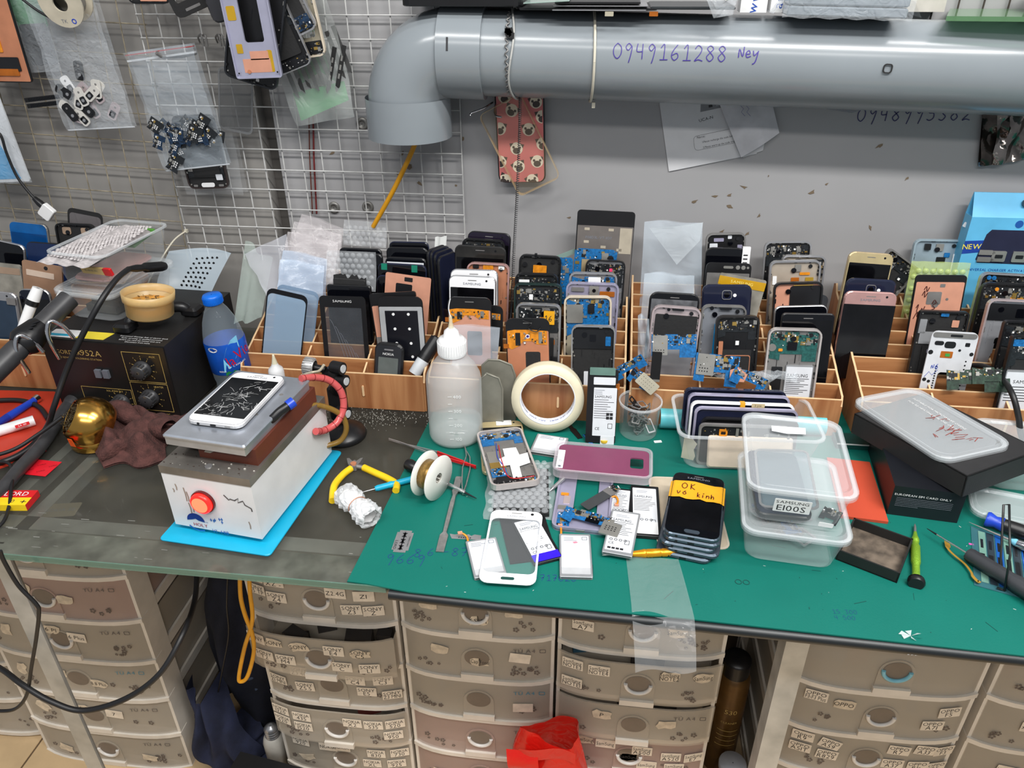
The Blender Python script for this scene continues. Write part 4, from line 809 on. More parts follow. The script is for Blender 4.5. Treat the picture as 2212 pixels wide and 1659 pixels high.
for i in range(26):u,v=((-.24,.12+.03*i)if i<16 else(.36,.2+.05*(i-16)));b.cyl(u*w,v*h,.0013,.0022,.0025,n=8)
part(b,'small_hole',CHIP,d.root,kind='stuff');d.pl('bracket_cut',-.18,.8,.06,.88,.0022,.0027,CHIP,.004);d.pl('bracket_cut',-.4,.83,-.2,.88,.0022,.0027,CHIP,.003);d.pl('square_cut',.26,.83,.36,.875,.0022,.0027,CHIP,.001)
b=MB();handwrite(b,'N6',-.36*w,.54*h,.008,.0008,.0028);b.stroke([(-.46*w,.43*h),(-.38*w,.5*h),(-.3*w,.46*h),(-.2*w,.53*h)],.0007,.0028);part(b,'handwriting',mat('blue_pen',(40,70,170),.5,var=0),d.root)
d=rack_dev('phone_chassis','silver phone frame with two blue lenses by the blue box',PF,2117,586,2225,592,.145,8);k_chassis(d,SIL,BLKM,PCBK,'dark');d.cy('lens',-.34,.945,.0035,.008,.009,PCB);d.cy('lens',-.24,.945,.0035,.008,.009,PCB)
d=rack_dev('phone_chassis','black open phone frame with amber coils, second by the blue box',PF,2119,608,2232,612,.145,8);k_chassis(d,BLK,BLK,PCBK,'dark',flex=1);b=MB();b.ring(rr(.014,.016,.004,3,.3*d.w,.78*d.h),rr(.009,.011,.003,3,.3*d.w,.78*d.h),.0058,.0064);part(b,'amber_coil',FLEX,d.root);d.cy('camera',-.2,.93,.003,.006,.007,FLEX)
d=rack_dev('phone_chassis','pink-rimmed phone frame with a grey plate at the picture edge',PF,2133,643,2240,648,.145,8);k_chassis(d,PINKS,mat('plate_silver',(190,192,198)),None,'hole',speaker=0);d.pl('black_top',-.44,.76,.46,.95,.004,.0052,CHIP,.001);d.pl('outlined_block',.12,.8,.36,.9,.0052,.006,BLKG,.001)
d=rack_dev('phone_chassis','dark phone back housing with an amber antenna loop',PF,2166,690,2270,694,.142,8);k_chassis(d,BLK,BLKM,PCBK,'dark',r=.006);d.pl('amber_loop',.0,.82,.12,.9,.006,.0068,FLEX,.002)
d=rack_dev('phone_chassis','black phone housing with labelled white battery at the picture edge',PF,2183,722,2290,726,.15,7);k_chassis(d,BLK,BLKM,PCBK,'solid',r=.004,speaker=0);d.pl('blue_flex',-.44,.89,.2,.96,.005,.006,PCB,.001);d.pl('battery',-.44,.02,.42,.64,.0037,.0062,BATG,.002);d.pl('battery_label',-.42,.04,.4,.62,.0062,.0064,BATW,.001)
b=MB();b.text('SAMSUNG',0,.52*d.h,.0075,.0066,0);[b.box(-.38*d.w,(.46-i*.03)*d.h,.0065,(.1+.1*(i%3))*d.w,(.468-i*.03)*d.h,.0066)for i in range(6)];b.text('CE',-.25*d.w,.22*d.h,.0085,.0066,0);[b.box((-.38+.14*i)*d.w,.09*d.h,.0065,(-.27+.14*i)*d.w,.14*d.h,.0066)for i in range(5)];part(b,'lettering',INK,d.root)
# --- rack at the far side, behind the hot-air station
d=rack_dev('phone','black phone in a white bumper rim at the picture edge',P_,-40,508,58,530,.145,10);k_front(d,SIL,BLKG,BLKG,ear=False)
d=rack_dev('display_panel','grey wrapped display under the white-rimmed black phone',PL,-50,562,46,572,.14,10);d.pl('panel',-.5,0,.5,1,0,.004,mat('wrapped_grey',(150,146,136)),.004);d.pl('pale_band',-.48,.86,.48,.95,.004,.0045,mat('tan_band',(160,136,116),.5),.001)
d=rack_dev('phone_chassis','silver phone frame with a dark glass and clip, front slot at picture edge',PF,-55,621,40,632,.135,9);k_front(d,SIL,SIL,mat('blue_dark_glass',(40,56,74),.12),v0=.05,v1=.88);d.pl('clip',.3,.84,.5,.93,.0086,.011,DSIL,.001)
d=rack_dev('phone','black phone with thin silver rim behind the upright marker',P_,44,622,110,624,.13,9);k_front(d,SIL,mat('navy_glass',(16,20,36),.08),SCR,ear=False,r=.012)
d=rack_dev('phone_case','tan leather-like phone cover with a pale label strip','phone cover',50,560,136,576,.145,10);d.pl('cover',-.5,0,.5,1,0,.004,mat('tan_cover',(150,116,92),.6),.004);d.pl('label_strip',-.4,.83,.3,.9,.004,.0046,mat('tan_label',(206,184,166),.6),.001);d.cy('hole',.1,.95,.0035,.004,.0046,CHIP)
d=rack_dev('phone','phone under bright blue protective film',P_,24,475,106,484,.15,8);k_front(d,DSIL,mat('blue_protect',(12,92,160),.2,var=.1),mat('blue_protect2',(8,66,124),.15),ear=False)
d=rack_dev('phone','dark blue phone back under the clear takeaway box',P_,60,520,140,526,.14,9);k_front(d,BLK,mat('deep_blue',(22,40,78),.2),_M['deep_blue'],ear=False)
d=rack_dev('phone_chassis','black phone frame with two pale square tabs against the grid',PF,122,480,206,484,.15,8);k_chassis(d,BLK,BLKM,None,'dark');d.pl('pale_tab',-.34,.86,-.12,.95,.004,.005,mat('tan_band',(160,136,116)),.003);d.pl('pale_tab',.14,.86,.34,.95,.004,.005,_M['tan_band'],.003)
d=rack_dev('phone_chassis','grey clear-bagged phone frame rearmost on the far rack',PF,146,447,222,462,.15,8);k_glass(d,BLKM,clear('grey_bagged',(110,106,108),.7,.2),.008,.006)
# ================================================================== ON THE GREEN MAT
def laydev(name,label,cat,c4,z0=TM,t=.004,group=None,w=None,h=None):
    M,w2,h2=lay(c4,z0+t);M=M.copy();M.translation.z=z0
    w=w or w2;h=h or h2;return Dev(name,label,cat,M@Tm(0,-h/2,0),w,h,group,t)
def rodM(p,q):
    p,q=Vector(p),Vector(q);z=(q-p).normalized();a=Vector((0,0,1))if abs(z.z)<.95 else Vector((1,0,0));x=a.cross(z).normalized();y=z.cross(x)
    return Matrix(((x.x,y.x,z.x,p.x),(x.y,y.y,z.y,p.y),(x.z,y.z,z.z,p.z),(0,0,0,1))),(q-p).length
def rodpart(root,name,m,p,q,prof,n=16):
    """lathe along p->q; prof is (radius, share of the length)"""
    M,L=rodM(p,q);b=MB();b.lathe([(r,s*L)for r,s in prof],n,M=M,caps=True);return part(b,name,m,root)
def domes(mb,w,h,pitch,r,z=0,mi=0,hgt=.6,fn=None,jit=0,rd=None):
    nx,ny=int(w/pitch),int(h/pitch/.87);n=8
    for j in range(ny):
        for i in range(nx):
            x=-w/2+(i+.5+.5*(j%2))*pitch;y=-h/2+(j+.5)*pitch*.87
            if abs(x)>w/2-r*.8:continue
            zz=z+(fn(x,y)if fn else 0);R2=r*(1+(rd.uniform(-jit,jit)if rd else 0))
            mb.loft([[(x+R2*c*math.cos(6.283*k/n),y+R2*c*math.sin(6.283*k/n),zz+R2*hgt*s)for k in range(n)]for c,s in((1,0),(.8,.62),(.35,.95))],mi,None,True,False)
            mb.add([(x+R2*.35*math.cos(6.283*k/n),y+R2*.35*math.sin(6.283*k/n),zz+R2*hgt*.95)for k in range(n)],[tuple(range(n))],mi,None,True)
def lines(mb,x0,x1,y,n,dy,z,mi=0,th=.0007,rd=rnd):
    for i in range(n):mb.box(x0,y-i*dy-th,z,x0+(x1-x0)*rd.uniform(.6,1),y-i*dy,z+.0001,mi)
def battery(label,c4,z0=TM,t=.0048,brand=None,style=0,group='loose phone batteries on the mat',tilt=None):
    d=laydev('battery',label,'battery',c4,z0,t,group);w,h=d.w,d.h
    if tilt:d.root.matrix_world=d.root.matrix_world@tilt
    d.pl('cell',-.5,0,.5,1,0,t,BATG if style!=2 else BLK,.0015,bev=.0006)
    if style==2:d.pl('battery_label',-.44,.04,.40,.94,t,t+.0003,BATW,.001)
    else:d.pl('battery_label',-.44,.06,.44,.95,t,t+.0003,BATW,.001)
    d.pl('end_seal',-.48,.0,.48,.05,t*.3,t*.8,DSIL,.001)
    b=MB()
    if style in(0,2):
        b.text(brand,-.06*w,.76*h,.0066,t+.0004,0,sx=1.2,fit=.64*w);lines(b,-.4*w,.36*w,.71*h,8,.0034,t+.0003)
        for i in range(4):b.ring(circ(.0022,8,(-.3+.16*i)*w,.3*h),circ(.0015,8,(-.3+.16*i)*w,.3*h),t+.0003,t+.0005)
        b.text('CE',-.26*w,.22*h,.0062,t+.0004,0);b.ring(rr(.006,.008,.0005,1,.25*w,.27*h),rr(.0048,.0068,.0005,1,.25*w,.27*h),t+.0003,t+.0005)
        for i in range(4):b.box((-.36+.14*i)*w,.09*h,t+.0003,(-.25+.14*i)*w,.13*h,t+.0004)
        lines(b,-.3*w,.2*w,.88*h,2,.003,t+.0003,1)
    else:
        lines(b,-.36*w,.1*w,.9*h,3,.0028,t+.0003,1);b.ring(rr(.007,.006,.0005,1,.3*w,.88*h),rr(.0056,.0046,.0005,1,.3*w,.88*h),t+.0003,t+.0005,1);d.pl('grey_band',-.44,.06,.44,.2,t+.0003,t+.0004,mat('label_grey',(188,190,193),.5),.0005)
    part(b,'lettering',[INK,INKF],d.root,kind='stuff' if style==1 else None);return d
def connector(d,u,v,pts,m=FLEX):
    b=MB();b.tube(spline([(u*d.w+x,v*d.h+y,d.t*.6+z)for x,y,z in pts],5),.0016,n=5);part(b,'flex_connector',m,d.root)
    x,y,z=pts[-1];b=MB();b.box(u*d.w+x-.003,v*d.h+y-.002,d.t*.6+z-.001,u*d.w+x+.003,v*d.h+y+.003,d.t*.6+z+.001);part(b,'connector_head',COPPER,d.root)
d=battery('blank-labelled battery with an amber connector under the white glass frame',[(996,1174),(1058,1159),(1108,1238),(1035,1243)],style=1);connector(d,-.42,1,[(0,-.002,0),(0,.007,.002),(-.004,.012,.004),(-.008,.013,.005)])
d=battery('battery with a violet-blue end strip under the white glass frame',[(1098,1122),(1157,1118),(1221,1196),(1162,1222)],brand='SAMSUNG',style=2);d.pl('violet_strip',-.46,.02,.46,.17,d.t+.0003,d.t+.0007,mat('violet_strip',(54,28,214),.25),.001);d.pl('white_patch',-.4,.42,.12,.7,d.t+.0004,d.t+.0008,WHT,.003)
b=MB();b.box(-.030,-.052,0,.031,.05,.0024);M,w,h=lay([(1066,1112),(1150,1112),(1215,1200),(1120,1200)],TM);solo(b,'screen_film',BLK,'black thin plate beneath the battery with the violet-blue end','plate',M@Rm(10,'Z'))
d=battery('battery with a pink mark on its blank label',[(1211,1153),(1278,1153),(1278,1248),(1206,1244)],style=1);connector(d,-.44,1,[(0,-.002,0),(0,.008,.002),(-.001,.014,.003)])
b=MB();r2=random.Random(9);b.slab([(.004*math.cos(6.283*i/9)*r2.uniform(.5,1.3),.78*d.h+.0022*math.sin(6.283*i/9)*r2.uniform(.5,1.4))for i in range(9)],d.t+.0003,d.t+.0005);b.box(-.3*d.w,.79*d.h,d.t+.0003,.3*d.w,.793*d.h,d.t+.0004);part(b,'pink_mark',mat('pink_pen',(232,130,150),.5),d.root)
d=battery('fully printed battery overlapping the screwdriver tip',[(1336,1104),(1397,1110),(1351,1201),(1286,1185)],TM+.006,brand='SAMSUNG')
d=battery('printed battery with orange connector tails, half under the purple case',[(1326,1053),(1370,1058),(1356,1125),(1312,1120)],TM,brand='SAMSUNG',style=2);connector(d,-.3,.5,[(-.006,.01,.003),(0,.012,.004),(.004,.004,.004),(.003,-.006,.004)])
d=battery('printed battery in a black frame beside the taped phone stack',[(1378,1051),(1436,1051),(1414,1160),(1348,1150)],TM,.006,brand='SAMSUNG',style=2);d.pl('white_patch',-.36,.03,.4,.26,d.t+.0003,d.t+.0007,WHT,.001)
d=battery('small grey battery lying between the open phone and the purple case',[(1158,935),(1226,946),(1216,985),(1147,975)],TM,.006,style=1)
# white glass frame of a phone
d=laydev('phone_glass','white phone front glass with an empty clear window, lying over two batteries',PG,[(1070,1101),(1181,1108),(1148,1264),(1024,1256)],TM+.0075,.001)
k_glass(d,WHTG,clear('window_glass',(230,236,240),.04,.04,fres=.6),.016,.0175,.0026,.011);d.pl('home_button_hole',-.12,.045,.12,.08,.0012,.0016,mat('mat_green_hole',(20,70,64),.5),.0025);d.pl('earpiece',-.1,.955,.1,.962,.0012,.0016,DSIL,.0005);d.cy('camera_hole',.3,.955,.0022,.0012,.0016,CHIP);d.tx('SAMSUNG',0,.915,.0045,.0014,INKF,sx=1.2)
# bubble wrap parcel with an open phone on it
M,w,h=lay([(1062,985),(1197,985),(1197,1110),(1040,1106)],TM+.012);M=M.copy();M.translation.z=TM
pb=thing('bubble_wrap','clear bubble wrap parcel under the open phone','bubble wrap',M)
b=MB();b.box(-w*.38,-h*.47,.002,w*.42,h*.3,.008);part(b,'wrapped_panel',BLKM,pb)
b=MB();b.sheet(lambda a,c:((a-.5)*w*(1.02+.03*math.sin(19*c)),(c-.5)*h*(1+.03*math.sin(14*a)),.0095*min(1,6*min(a,1-a,c,1-c))+.001),14,16);part(b,'wrap_sheet',BUB,pb)
b=MB();domes(b,w*.94,h*.94,.0105,.0047,.0095,rd=random.Random(4),jit=.15);part(b,'bubble',BUB,pb,kind='stuff')
d=laydev('gold_phone','gold phone lying tilted beneath the open phone, behind its top edge',P_,[(1045,915),(1146,912),(1132,1010),(1022,1018)],TM+.002,.008,None,.07,.135);k_front(d,GOLDM,mat('gold_face',(214,196,150)),SCR);d.pl('white_tape',-.1,.9,.25,1.0,.0088,.0092,WHT,.001)
d=laydev('open_phone','opened phone showing blue boards and white paper, on the bubble wrap',PF,[(1037,930),(1138,920),(1156,1038),(1051,1053)],TM+.0155,.009,None,.071,.14)
k_chassis(d,mat('silver_pink',(214,206,202)),DSIL,PCB,'solid',board=(.74,.97),edge=.003);d.board(-.42,.18,-.1,.32,.004,PCB,0,14);d.board(.2,.03,.42,.1,.005,PCB,0,6);d.pl('shield',-.4,.4,-.1,.62,.004,.0054,SHLD,.002);d.pl('gold_shield',-.4,.32,-.08,.42,.004,.0056,GOLDC,.001);d.pl('black_flex',-.36,.06,-.05,.16,.0055,.0066,CHIP,.002)
b=MB();w,h=d.w,d.h;b.slab([(-.02*w,.12*h),(.16*w,.12*h),(.18*w,.3*h),(.42*w,.34*h),(.44*w,.52*h),(.26*w,.5*h),(.24*w,.64*h),(-.04*w,.64*h),(-.05*w,.5*h),(-.2*w,.46*h),(-.18*w,.34*h),(.0,.34*h)],.0058,.0064);part(b,'white_paper',WHT,d.root)
b=MB();b.tube(spline([(-.1*w,.72*h,.006),(-.14*w,.4*h,.007),(-.08*w,.12*h,.007),(.4*w,.1*h,.007)]),.0007,n=5);part(b,'red_wire',RED,d.root)
b=MB();b.tube(spline([(-.14*w,.76*h,.006),(-.2*w,.5*h,.007),(-.14*w,.34*h,.007)]),.0006,n=5);part(b,'blue_wire',BLU,d.root)
# squeeze bottle
c=at_z(985,944,TM);c.y+=.004
sb=thing('squeeze_bottle','milky plastic squeeze bottle with a thin needle nozzle, some liquid inside','bottle',Tm(c.x,c.y,TM));BOT=clear('bottle_milky',(226,230,230),.34,.25,.04,20,.4)
b=MB();b.lathe([(.004,.0005),(.034,.0008),(.0405,.004),(.042,.01),(.042,.104),(.0405,.112),(.034,.126),(.024,.139),(.0185,.145),(.0185,.149)],36);part(b,'body',BOT,sb)
b=MB();b.lathe([(.003,.002),(.038,.002),(.0405,.008),(.0405,.03),(.003,.0302)],30);part(b,'liquid',clear('liquid',(206,214,212),.28,.1),sb)
b=MB();b.lathe([(.021,.147),(.0215,.149),(.0205,.170),(.017,.173),(.012,.175),(.0105,.184),(.006,.188),(.005,.189)],30,caps=True)
for i in range(36):
    a=6.283*i/36;b.box(.020,-.0006,.150,.0218,.0006,.168,M=Matrix.Rotation(a,4,'Z'))
part(b,'cap',WHT,sb)
b=MB();b.lathe([(.0045,.186),(.004,.192),(.0028,.198),(.0026,.206),(.0008,.209)],12,caps=True);part(b,'nozzle',clear('nozzle_clear',(235,225,190),.5,.15),sb)
b=MB();b.tube(spline([(0,0,.206),(-.002,0,.22),(.001,0,.235)],5),.0009,n=6);part(b,'needle',WHT,sb)
b=MB()
for i,t in enumerate(('100','','200','','300','','400')):
    z=.022+i*.0125
    Mq=frame((.008,-.0423,z),(1,.12,0),(0,0,1));b.box(-.009,-.0003,0,-.003,.0003,.0002,0,Mq)
    if t:b.text(t,.005,0,.0075,.0002,0,M=Mq)
part(b,'volume_marks',mat('emboss',(238,242,242),.3,var=0),sb)
# grey metal bookend plates beside the bottle
BEIGE=mat('worn_grey_paint',(142,140,128),.45,.3,var=.12,scale=25)
for lab,px0,px1,py1,Y,lean in(('tall worn grey metal stand plate beside the squeeze bottle',1040,1112,780,1.046,4),('smaller grey metal stand plate in front of the tall one',1036,1084,810,1.024,5)):
    a=at_y(px0,py1,Y);c2=at_y(px1,py1,Y);wd_=c2.x-a.x;hh=a.z-TM
    bk=thing('metal_stand',lab,'stand',frame(((a.x+c2.x)/2,Y,TM),(1,0,0),(0,math.sin(R_(lean)),math.cos(R_(lean)))))
    b=MB();b.slab([(-wd_/2,0),(wd_/2,0),(wd_/2,hh-.025)]+[(wd_/2-.025+.025*math.cos(R_(q)),hh-.025+.025*math.sin(R_(q)))for q in range(15,90,15)]+[(-wd_/2+.01,hh),(-wd_/2,hh-.01)],0,.0016);part(b,'plate',BEIGE,bk)
    b=MB();b.tube([(-wd_/2,0,.001),(-wd_/2,hh-.01,.001),(-wd_/2+.01,hh,.001),(wd_/2-.025,hh,.001),(wd_/2-.006,hh-.007,.001),(wd_/2,hh-.025,.001),(wd_/2,0,.001)],.0016,n=6);part(b,'rolled_rim',BEIGE,bk)
# roll of masking tape standing on edge
c=at_z(1182,921,TM);tr_=thing('tape_roll','cream masking tape roll standing upright against the wooden rack','tape roll',frame((c.x,c.y-.002,TM+.0565),(1,.06,0),(0,.14,1)))
R1,R2_,tw=.0565,.042,.011
b=MB();b.lathe([(R2_+.0015,-tw),(R1,-tw),(R1+.0004,-tw*.6),(R1+.0004,tw*.6),(R1,tw),(R2_+.0015,tw)],48);part(b,'tape',mat('masking_tape',(226,218,190),.6,var=.03),tr_)
b=MB();b.lathe([(R2_,-tw),(R2_+.0015,-tw),(R2_+.0015,tw),(R2_,tw),(R2_,-tw)],48);part(b,'core',mat('tape_core',(226,228,232),.5,var=.02),tr_)
b=MB()
for i,ch in enumerate('MASKING TAPE USA  MASKING TAPE USA  '):
    a=R_(190+i*5.0)
    if ch!=' ':
        rv=Vector((math.cos(a),math.sin(a),0));ta=Vector((-math.sin(a),math.cos(a),0));b.text(ch,0,0,.0068,0,0,M=frame(rv*(R2_-.0004),ta,Vector((0,0,1))))
part(b,'lettering',mat('core_blue',(70,100,170),.5,var=0),tr_)
# battery in black frame leaning on the rack between tape roll and tub
M,w,h=lay([(1272,812),(1337,816),(1327,958),(1264,952)],TM);ft=at_z(1296,955,TM)
d=Dev('battery_pack','tall labelled battery in a black housing leaning against the rack','battery',frame((ft.x,ft.y,TM),(1,.04,0),(0,.30,1)),.046,.116,None,.006)
d.pl('housing',-.5,0,.5,1,0,.004,BLK,.002);d.pl('glass_top',-.44,.93,.4,1.03,.003,.0055,mat('green_glass',(100,130,120),.1),.001);d.pl('upper_strip',-.3,.8,.42,.9,.004,.0046,BATW,.001);d.pl('battery_label',-.28,.1,.48,.76,.004,.0048,BATW,.001)
b=MB();b.text('SAMSUNG',.04*d.w,.64*d.h,.0056,.005,0,sx=1.2,fit=.56*d.w);lines(b,-.12,0,0,0,1,0);lines(b,-.25*d.w,.4*d.w,.6*d.h,9,.0036,.0049);b.text('CE',-.12*d.w,.2*d.h,.006,.005,0)
for i in range(4):b.box((.16+.12*(i%2))*d.w,(.33+.05*(i//2))*d.h,.0049,(.26+.12*(i%2))*d.w,(.37+.05*(i//2))*d.h,.005)
b.ring(rr(.007,.008,.0005,1,.3*d.w,.24*d.h),rr(.0058,.0068,.0005,1,.3*d.w,.24*d.h),.0049,.0051);lines(b,-.25*d.w,.1*d.w,.73*d.h,3,.003,.0049,1);part(b,'lettering',[INK,INKF],d.root)
d.pl('foil',.0,-.02,.46,.1,.004,.0052,BATW,.001);d.pl('connector',.44,.74,.56,.82,.001,.004,FLEXD,.001)
d=laydev('circuit_scrap','small blue board scrap with a yellow dot by the tall battery','circuit board',[(1266,938),(1300,930),(1310,956),(1268,962)],TM,.001);d.board(-.5,0,.5,1,0,PCB,1,14);d.cy('yellow_dot',.3,.1,.007,.002,.006,mat('yellow_dot',(240,190,60),.4),16)
for c4,lab in(([(1230,915),(1240,912),(1252,950),(1240,952)],'thin black pry strip beside the tall battery'),([(1246,800),(1252,800),(1254,805),(1248,805)],'')):
    if lab:M,w,h=lay(c4,TM);b=MB();b.slab([(-.004,-.022),(.004,-.022),(.005,.004),(.003,.008),(.003,.022),(-.003,.022),(-.003,.008),(-.005,.004)],0,.0012);solo(b,'pry_strip',BLK,lab,'tool',M)
# round tub of metal trays
c=at_z(1378,938,TM);tb=thing('plastic_tub','round clear tub full of small metal phone trays','tub',Tm(c.x,c.y+.006,TM))
b=MB();b.lathe([(.002,.0006),(.027,.0006),(.0295,.003),(.0315,.052),(.033,.053),(.033,.058),(.0315,.0585)],32);part(b,'wall',PPC,tb)
b=MB();b.ring(circ(.0338,32),circ(.0315,32),.0565,.0595);part(b,'rim',PPL,tb)
rt=random.Random(12)
for i in range(34):
    b=MB();w=rt.uniform(.010,.014);h=w*rt.uniform(1.5,1.9)
    b.ring(rr(w,h,.0015,2),rr(w*.74,h*.8,.001,2),0,.0013)
    if i%3==0:b.box(-w*.4,-h*.42,.0002,w*.4,h*.1,.0009)
    a=rt.uniform(0,6.28);rad=rt.uniform(0,.019)
    mt_=rt.choice((SIL,BLK,BLK,DSIL,SIL));o=solo(b,'card_tray',mt_,{SIL:'small bright silver',BLK:'small black',DSIL:'small dull grey'}[mt_]+' card tray jumbled in the round tub','tray',Tm(c.x+rad*math.cos(a),c.y+.006+rad*math.sin(a),TM+.008+i*.0013)@Rm(rt.uniform(0,180),'Z')@Rm(rt.uniform(-60,60),'X'),'metal trays in the round tub')
# cyan roll
a,e=at_z(1424,930,TM),at_z(1500,936,TM);cr=thing('film_roll','cyan plastic tube lying behind the box of frames','roll',Tm(0,0,0));zc=TM+.0165
b=MB();b.tube([(a.x,a.y+.012,zc),(e.x+.2,e.y+.022,zc)],.0165,n=24,caps=False);b.tube([(a.x,a.y+.012,zc),(e.x+.2,e.y+.022,zc)],.0145,n=24,caps=False);part(b,'tube',mat('cyan_tube',(100,196,206),.3),cr)
# ---- food containers
def container(label,M,w,h,H,lid=True,tap=.86,r=.018,group='clear takeaway containers',m=PPC,name='food_container'):
    root=thing(name,label,'container',M,group);b=MB()
    ring=lambda s,z,g=0:[(x,y,z)for x,y in rr(w*s+g,h*s+g,r,5)]
    b.loft([ring(tap*.96,.0006),ring(tap,.003),ring(.97,H*.86),ring(.985,H)],smooth=False,caps=False);b.add(ring(tap*.96,.0006),[tuple(range(len(ring(1,0))))]);part(b,'body',m,root)
    b=MB();b.ring(rr(w+.004,h+.004,r,5),rr(w*.985-.002,h*.985-.002,r*.9,5),H-.002,H+.001);part(b,'rim',PPL,root)
    if lid:
        b=MB();b.loft([ring(1,H-.004,.006),ring(1,H+.003,.006),ring(1,H+.005,.002),ring(1,H+.005,-.008),ring(1,H+.002,-.014),ring(1,H+.002,-.03)],caps=False);b.add(ring(1,H+.002,-.03),[tuple(range(len(ring(1,0))))]);part(b,'lid',PPL,root)
    return root
ML,w,h=lay([(1612,897),(1809,914),(1847,1073),(1622,1041)],.872);an=math.degrees(math.atan2(ML[1][0],ML[0][0]))
CW,CH=.121,.164
up=container('upper clear container with a printed white sticker, stacked on another',Tm(ML.translation.x,ML.translation.y,.8125)@Rm(an,'Z'),CW,CH,.056)
lp=at_z(1732,1142,.810)
lo_=container('lower clear container of silver parts under the stickered one',Tm(ML.translation.x+.004,ML.translation.y-.002,TM)@Rm(an,'Z'),CW*1.02,CH*1.02,.0545)
b=MB();b.slab(rr(.042,.022,.0008,1),0,.0004);b.text('SAMSUNG',0,.0062,.0066,.0005,1,sx=1.35,fit=.038);b.text('E100S',0,-.0038,.0135,.0005,1,sx=1.1,fit=.038)
part(b,'sticker',[WHT,INK],up,frame((-.008,-CH*.4745-.0012,.034),(1,0,0),(0,-.19,1)))
b=MB();b.slab(rr(.017,.007,.0008,1),0,.0004);part(b,'sticker',WHT,up,frame((.035,-CH*.445-.0012,.009),(1,0,-.06),(0,-.16,1)))
b=MB();b.slab([(-.022,-.006),(-.004,-.010),(.020,-.008),(.022,.007),(-.021,.006)],0,.0004);part(b,'sticker',WHT,up,Tm(-.006,.044,.0632)@Rm(3,'Z'))
# things in the containers
uM=up.matrix_world
d=Dev('boxed_phone','dark phone lying inside the upper clear container',P_,Tm(uM[0][3]-.018,uM[1][3]-.068,.8165)@Rm(an+3,'Z'),.066,.135);k_front(d,BLK,NAVY,NAVY,ear=False)
d=Dev('boxed_glass','silver-edged phone frame lying inside the upper clear container',PF,Tm(uM[0][3]-.012,uM[1][3]-.060,.828)@Rm(an,'Z')@Rm(-6,'Y'),.07,.128);k_glass(d,SIL,clear('boxed_pane',(120,140,150),.4,.1),.004,.004,.003)
d=Dev('boxed_flex','dark folded flex part inside the upper clear container','flex cable',Tm(uM[0][3]+.032,uM[1][3]-.066,.816)@Rm(-30,'Z'),.022,.03);d.board(-.5,0,.5,1,0,PCBK,1,10)
for i in range(9):
    d=Dev('metal_part','silver phone part jumbled inside the lower clear container','phone part',Tm(uM[0][3]+rt.uniform(-.022,.022),uM[1][3]+rt.uniform(-.05,.02),TM+.006+i*.0042)@Rm(rt.uniform(0,360),'Z')@Rm(rt.uniform(-8,8),'X'),rt.uniform(.02,.036),rt.uniform(.02,.034),'parts inside the lower container')
    (d.rg('frame_ring',.003,0,.002,SIL,.003)if i%2 else d.board(-.5,0,.5,1,0,PCB if i%4 else SHLD,1,8))
# ---- container of upright frames
FW=.205;fx=at_z(1478,1010,TM);fc=container('open clear container crammed with upright phone frames',Tm(fx.x-.012+FW/2-.004,fx.y+.052,TM)@Rm(2.5,'Z'),FW,.118,.062,lid=False)
fM=fc.matrix_world
def upright(name,label,x,y,zt,w,h,kind,lean=8):
    """a phone standing on its long edge inside the container"""
    M=fM@frame((x,y,zt-h),(1,0,0),(0,math.sin(R_(lean)),math.cos(R_(lean))));return Dev(name,label,PF,M,w,h,'frames in the clear container')
for i,(y,zt,w,fr,lab)in enumerate(((.030,.088,.152,NAVY,'navy phone frame rearmost in the clear container'),(.018,.086,.15,LILAC,'lilac-edged navy frame second from rear in the clear container'),(.005,.080,.152,WHT,'white-edged frame with an amber tab in the clear container'),
                                         (-.006,.077,.15,NAVY,'navy frame with a bright rim in the middle of the clear container'),(-.020,.068,.14,BLK,'black frame with grey rim in the clear container'))):
    d=upright('phone_chassis',lab,-.012+.004*i,y,zt,w,.07,0);t=.006
    b=MB();b.ring(rr(w,.07,.01,4,0,.035),rr(w-.006,.064,.008,4,0,.035),0,t);part(b,'frame',fr if i!=3 else LILAC,d.root);b=MB();b.slab(rr(w-.006,.064,.008,4,0,.035),.001,.003);part(b,'mid_plate',NAVY if i<4 else BLK,d.root)
    if i==2:b=MB();b.box(-.004,.055,-.0008,.003,.0708,.0068);part(b,'amber_tab',TAPEY,d.root);b=MB();b.slab(rr(.019,.006,.0005,1,.022,.067),.006,.0064);b.text('3 yta',.022,.067,.0045,.0065,1);part(b,'note',[mat('tan_note',(196,178,140),.6),INK],d.root)
d=upright('phone_chassis','black open frame with amber parts, front of the clear container',-.006,-.034,.066,.13,.066,0);k=d
b=MB();b.ring(rr(.13,.066,.008,4,0,.033),rr(.124,.06,.006,4,0,.033),0,.006);part(b,'frame',DSIL,d.root);b=MB();b.slab(rr(.124,.06,.006,4,0,.033),.001,.003);part(b,'mid_plate',CHIP,d.root)
b=MB();b.ring(rr(.012,.009,.002,2,-.03,.052),rr(.007,.005,.001,2,-.03,.052),.004,.005);b.box(-.036,.055,.004,-.026,.058,.005);part(b,'amber_coil',FLEX,d.root);b=MB();b.box(-.031,.044,.004,-.026,.049,.0048);part(b,'white_dot',WHT,d.root)
b=MB();b.box(-.012,.028,.003,-.008,.06,.005);b.box(.005,.028,.003,.008,.056,.005);part(b,'metal_rib',SHLD,d.root);d.chips(-.44,.4,.44,.9,.003,18)
d=upright('phone_chassis','beige-topped phone slab lying in front inside the clear container',.004,-.046,.050,.122,.048,0,24);b=MB();b.slab(rr(.122,.048,.004,3,0,.024),0,.007,bev=.002);part(b,'body',mat('beige_metal',(218,200,178),.3,.2),d.root)
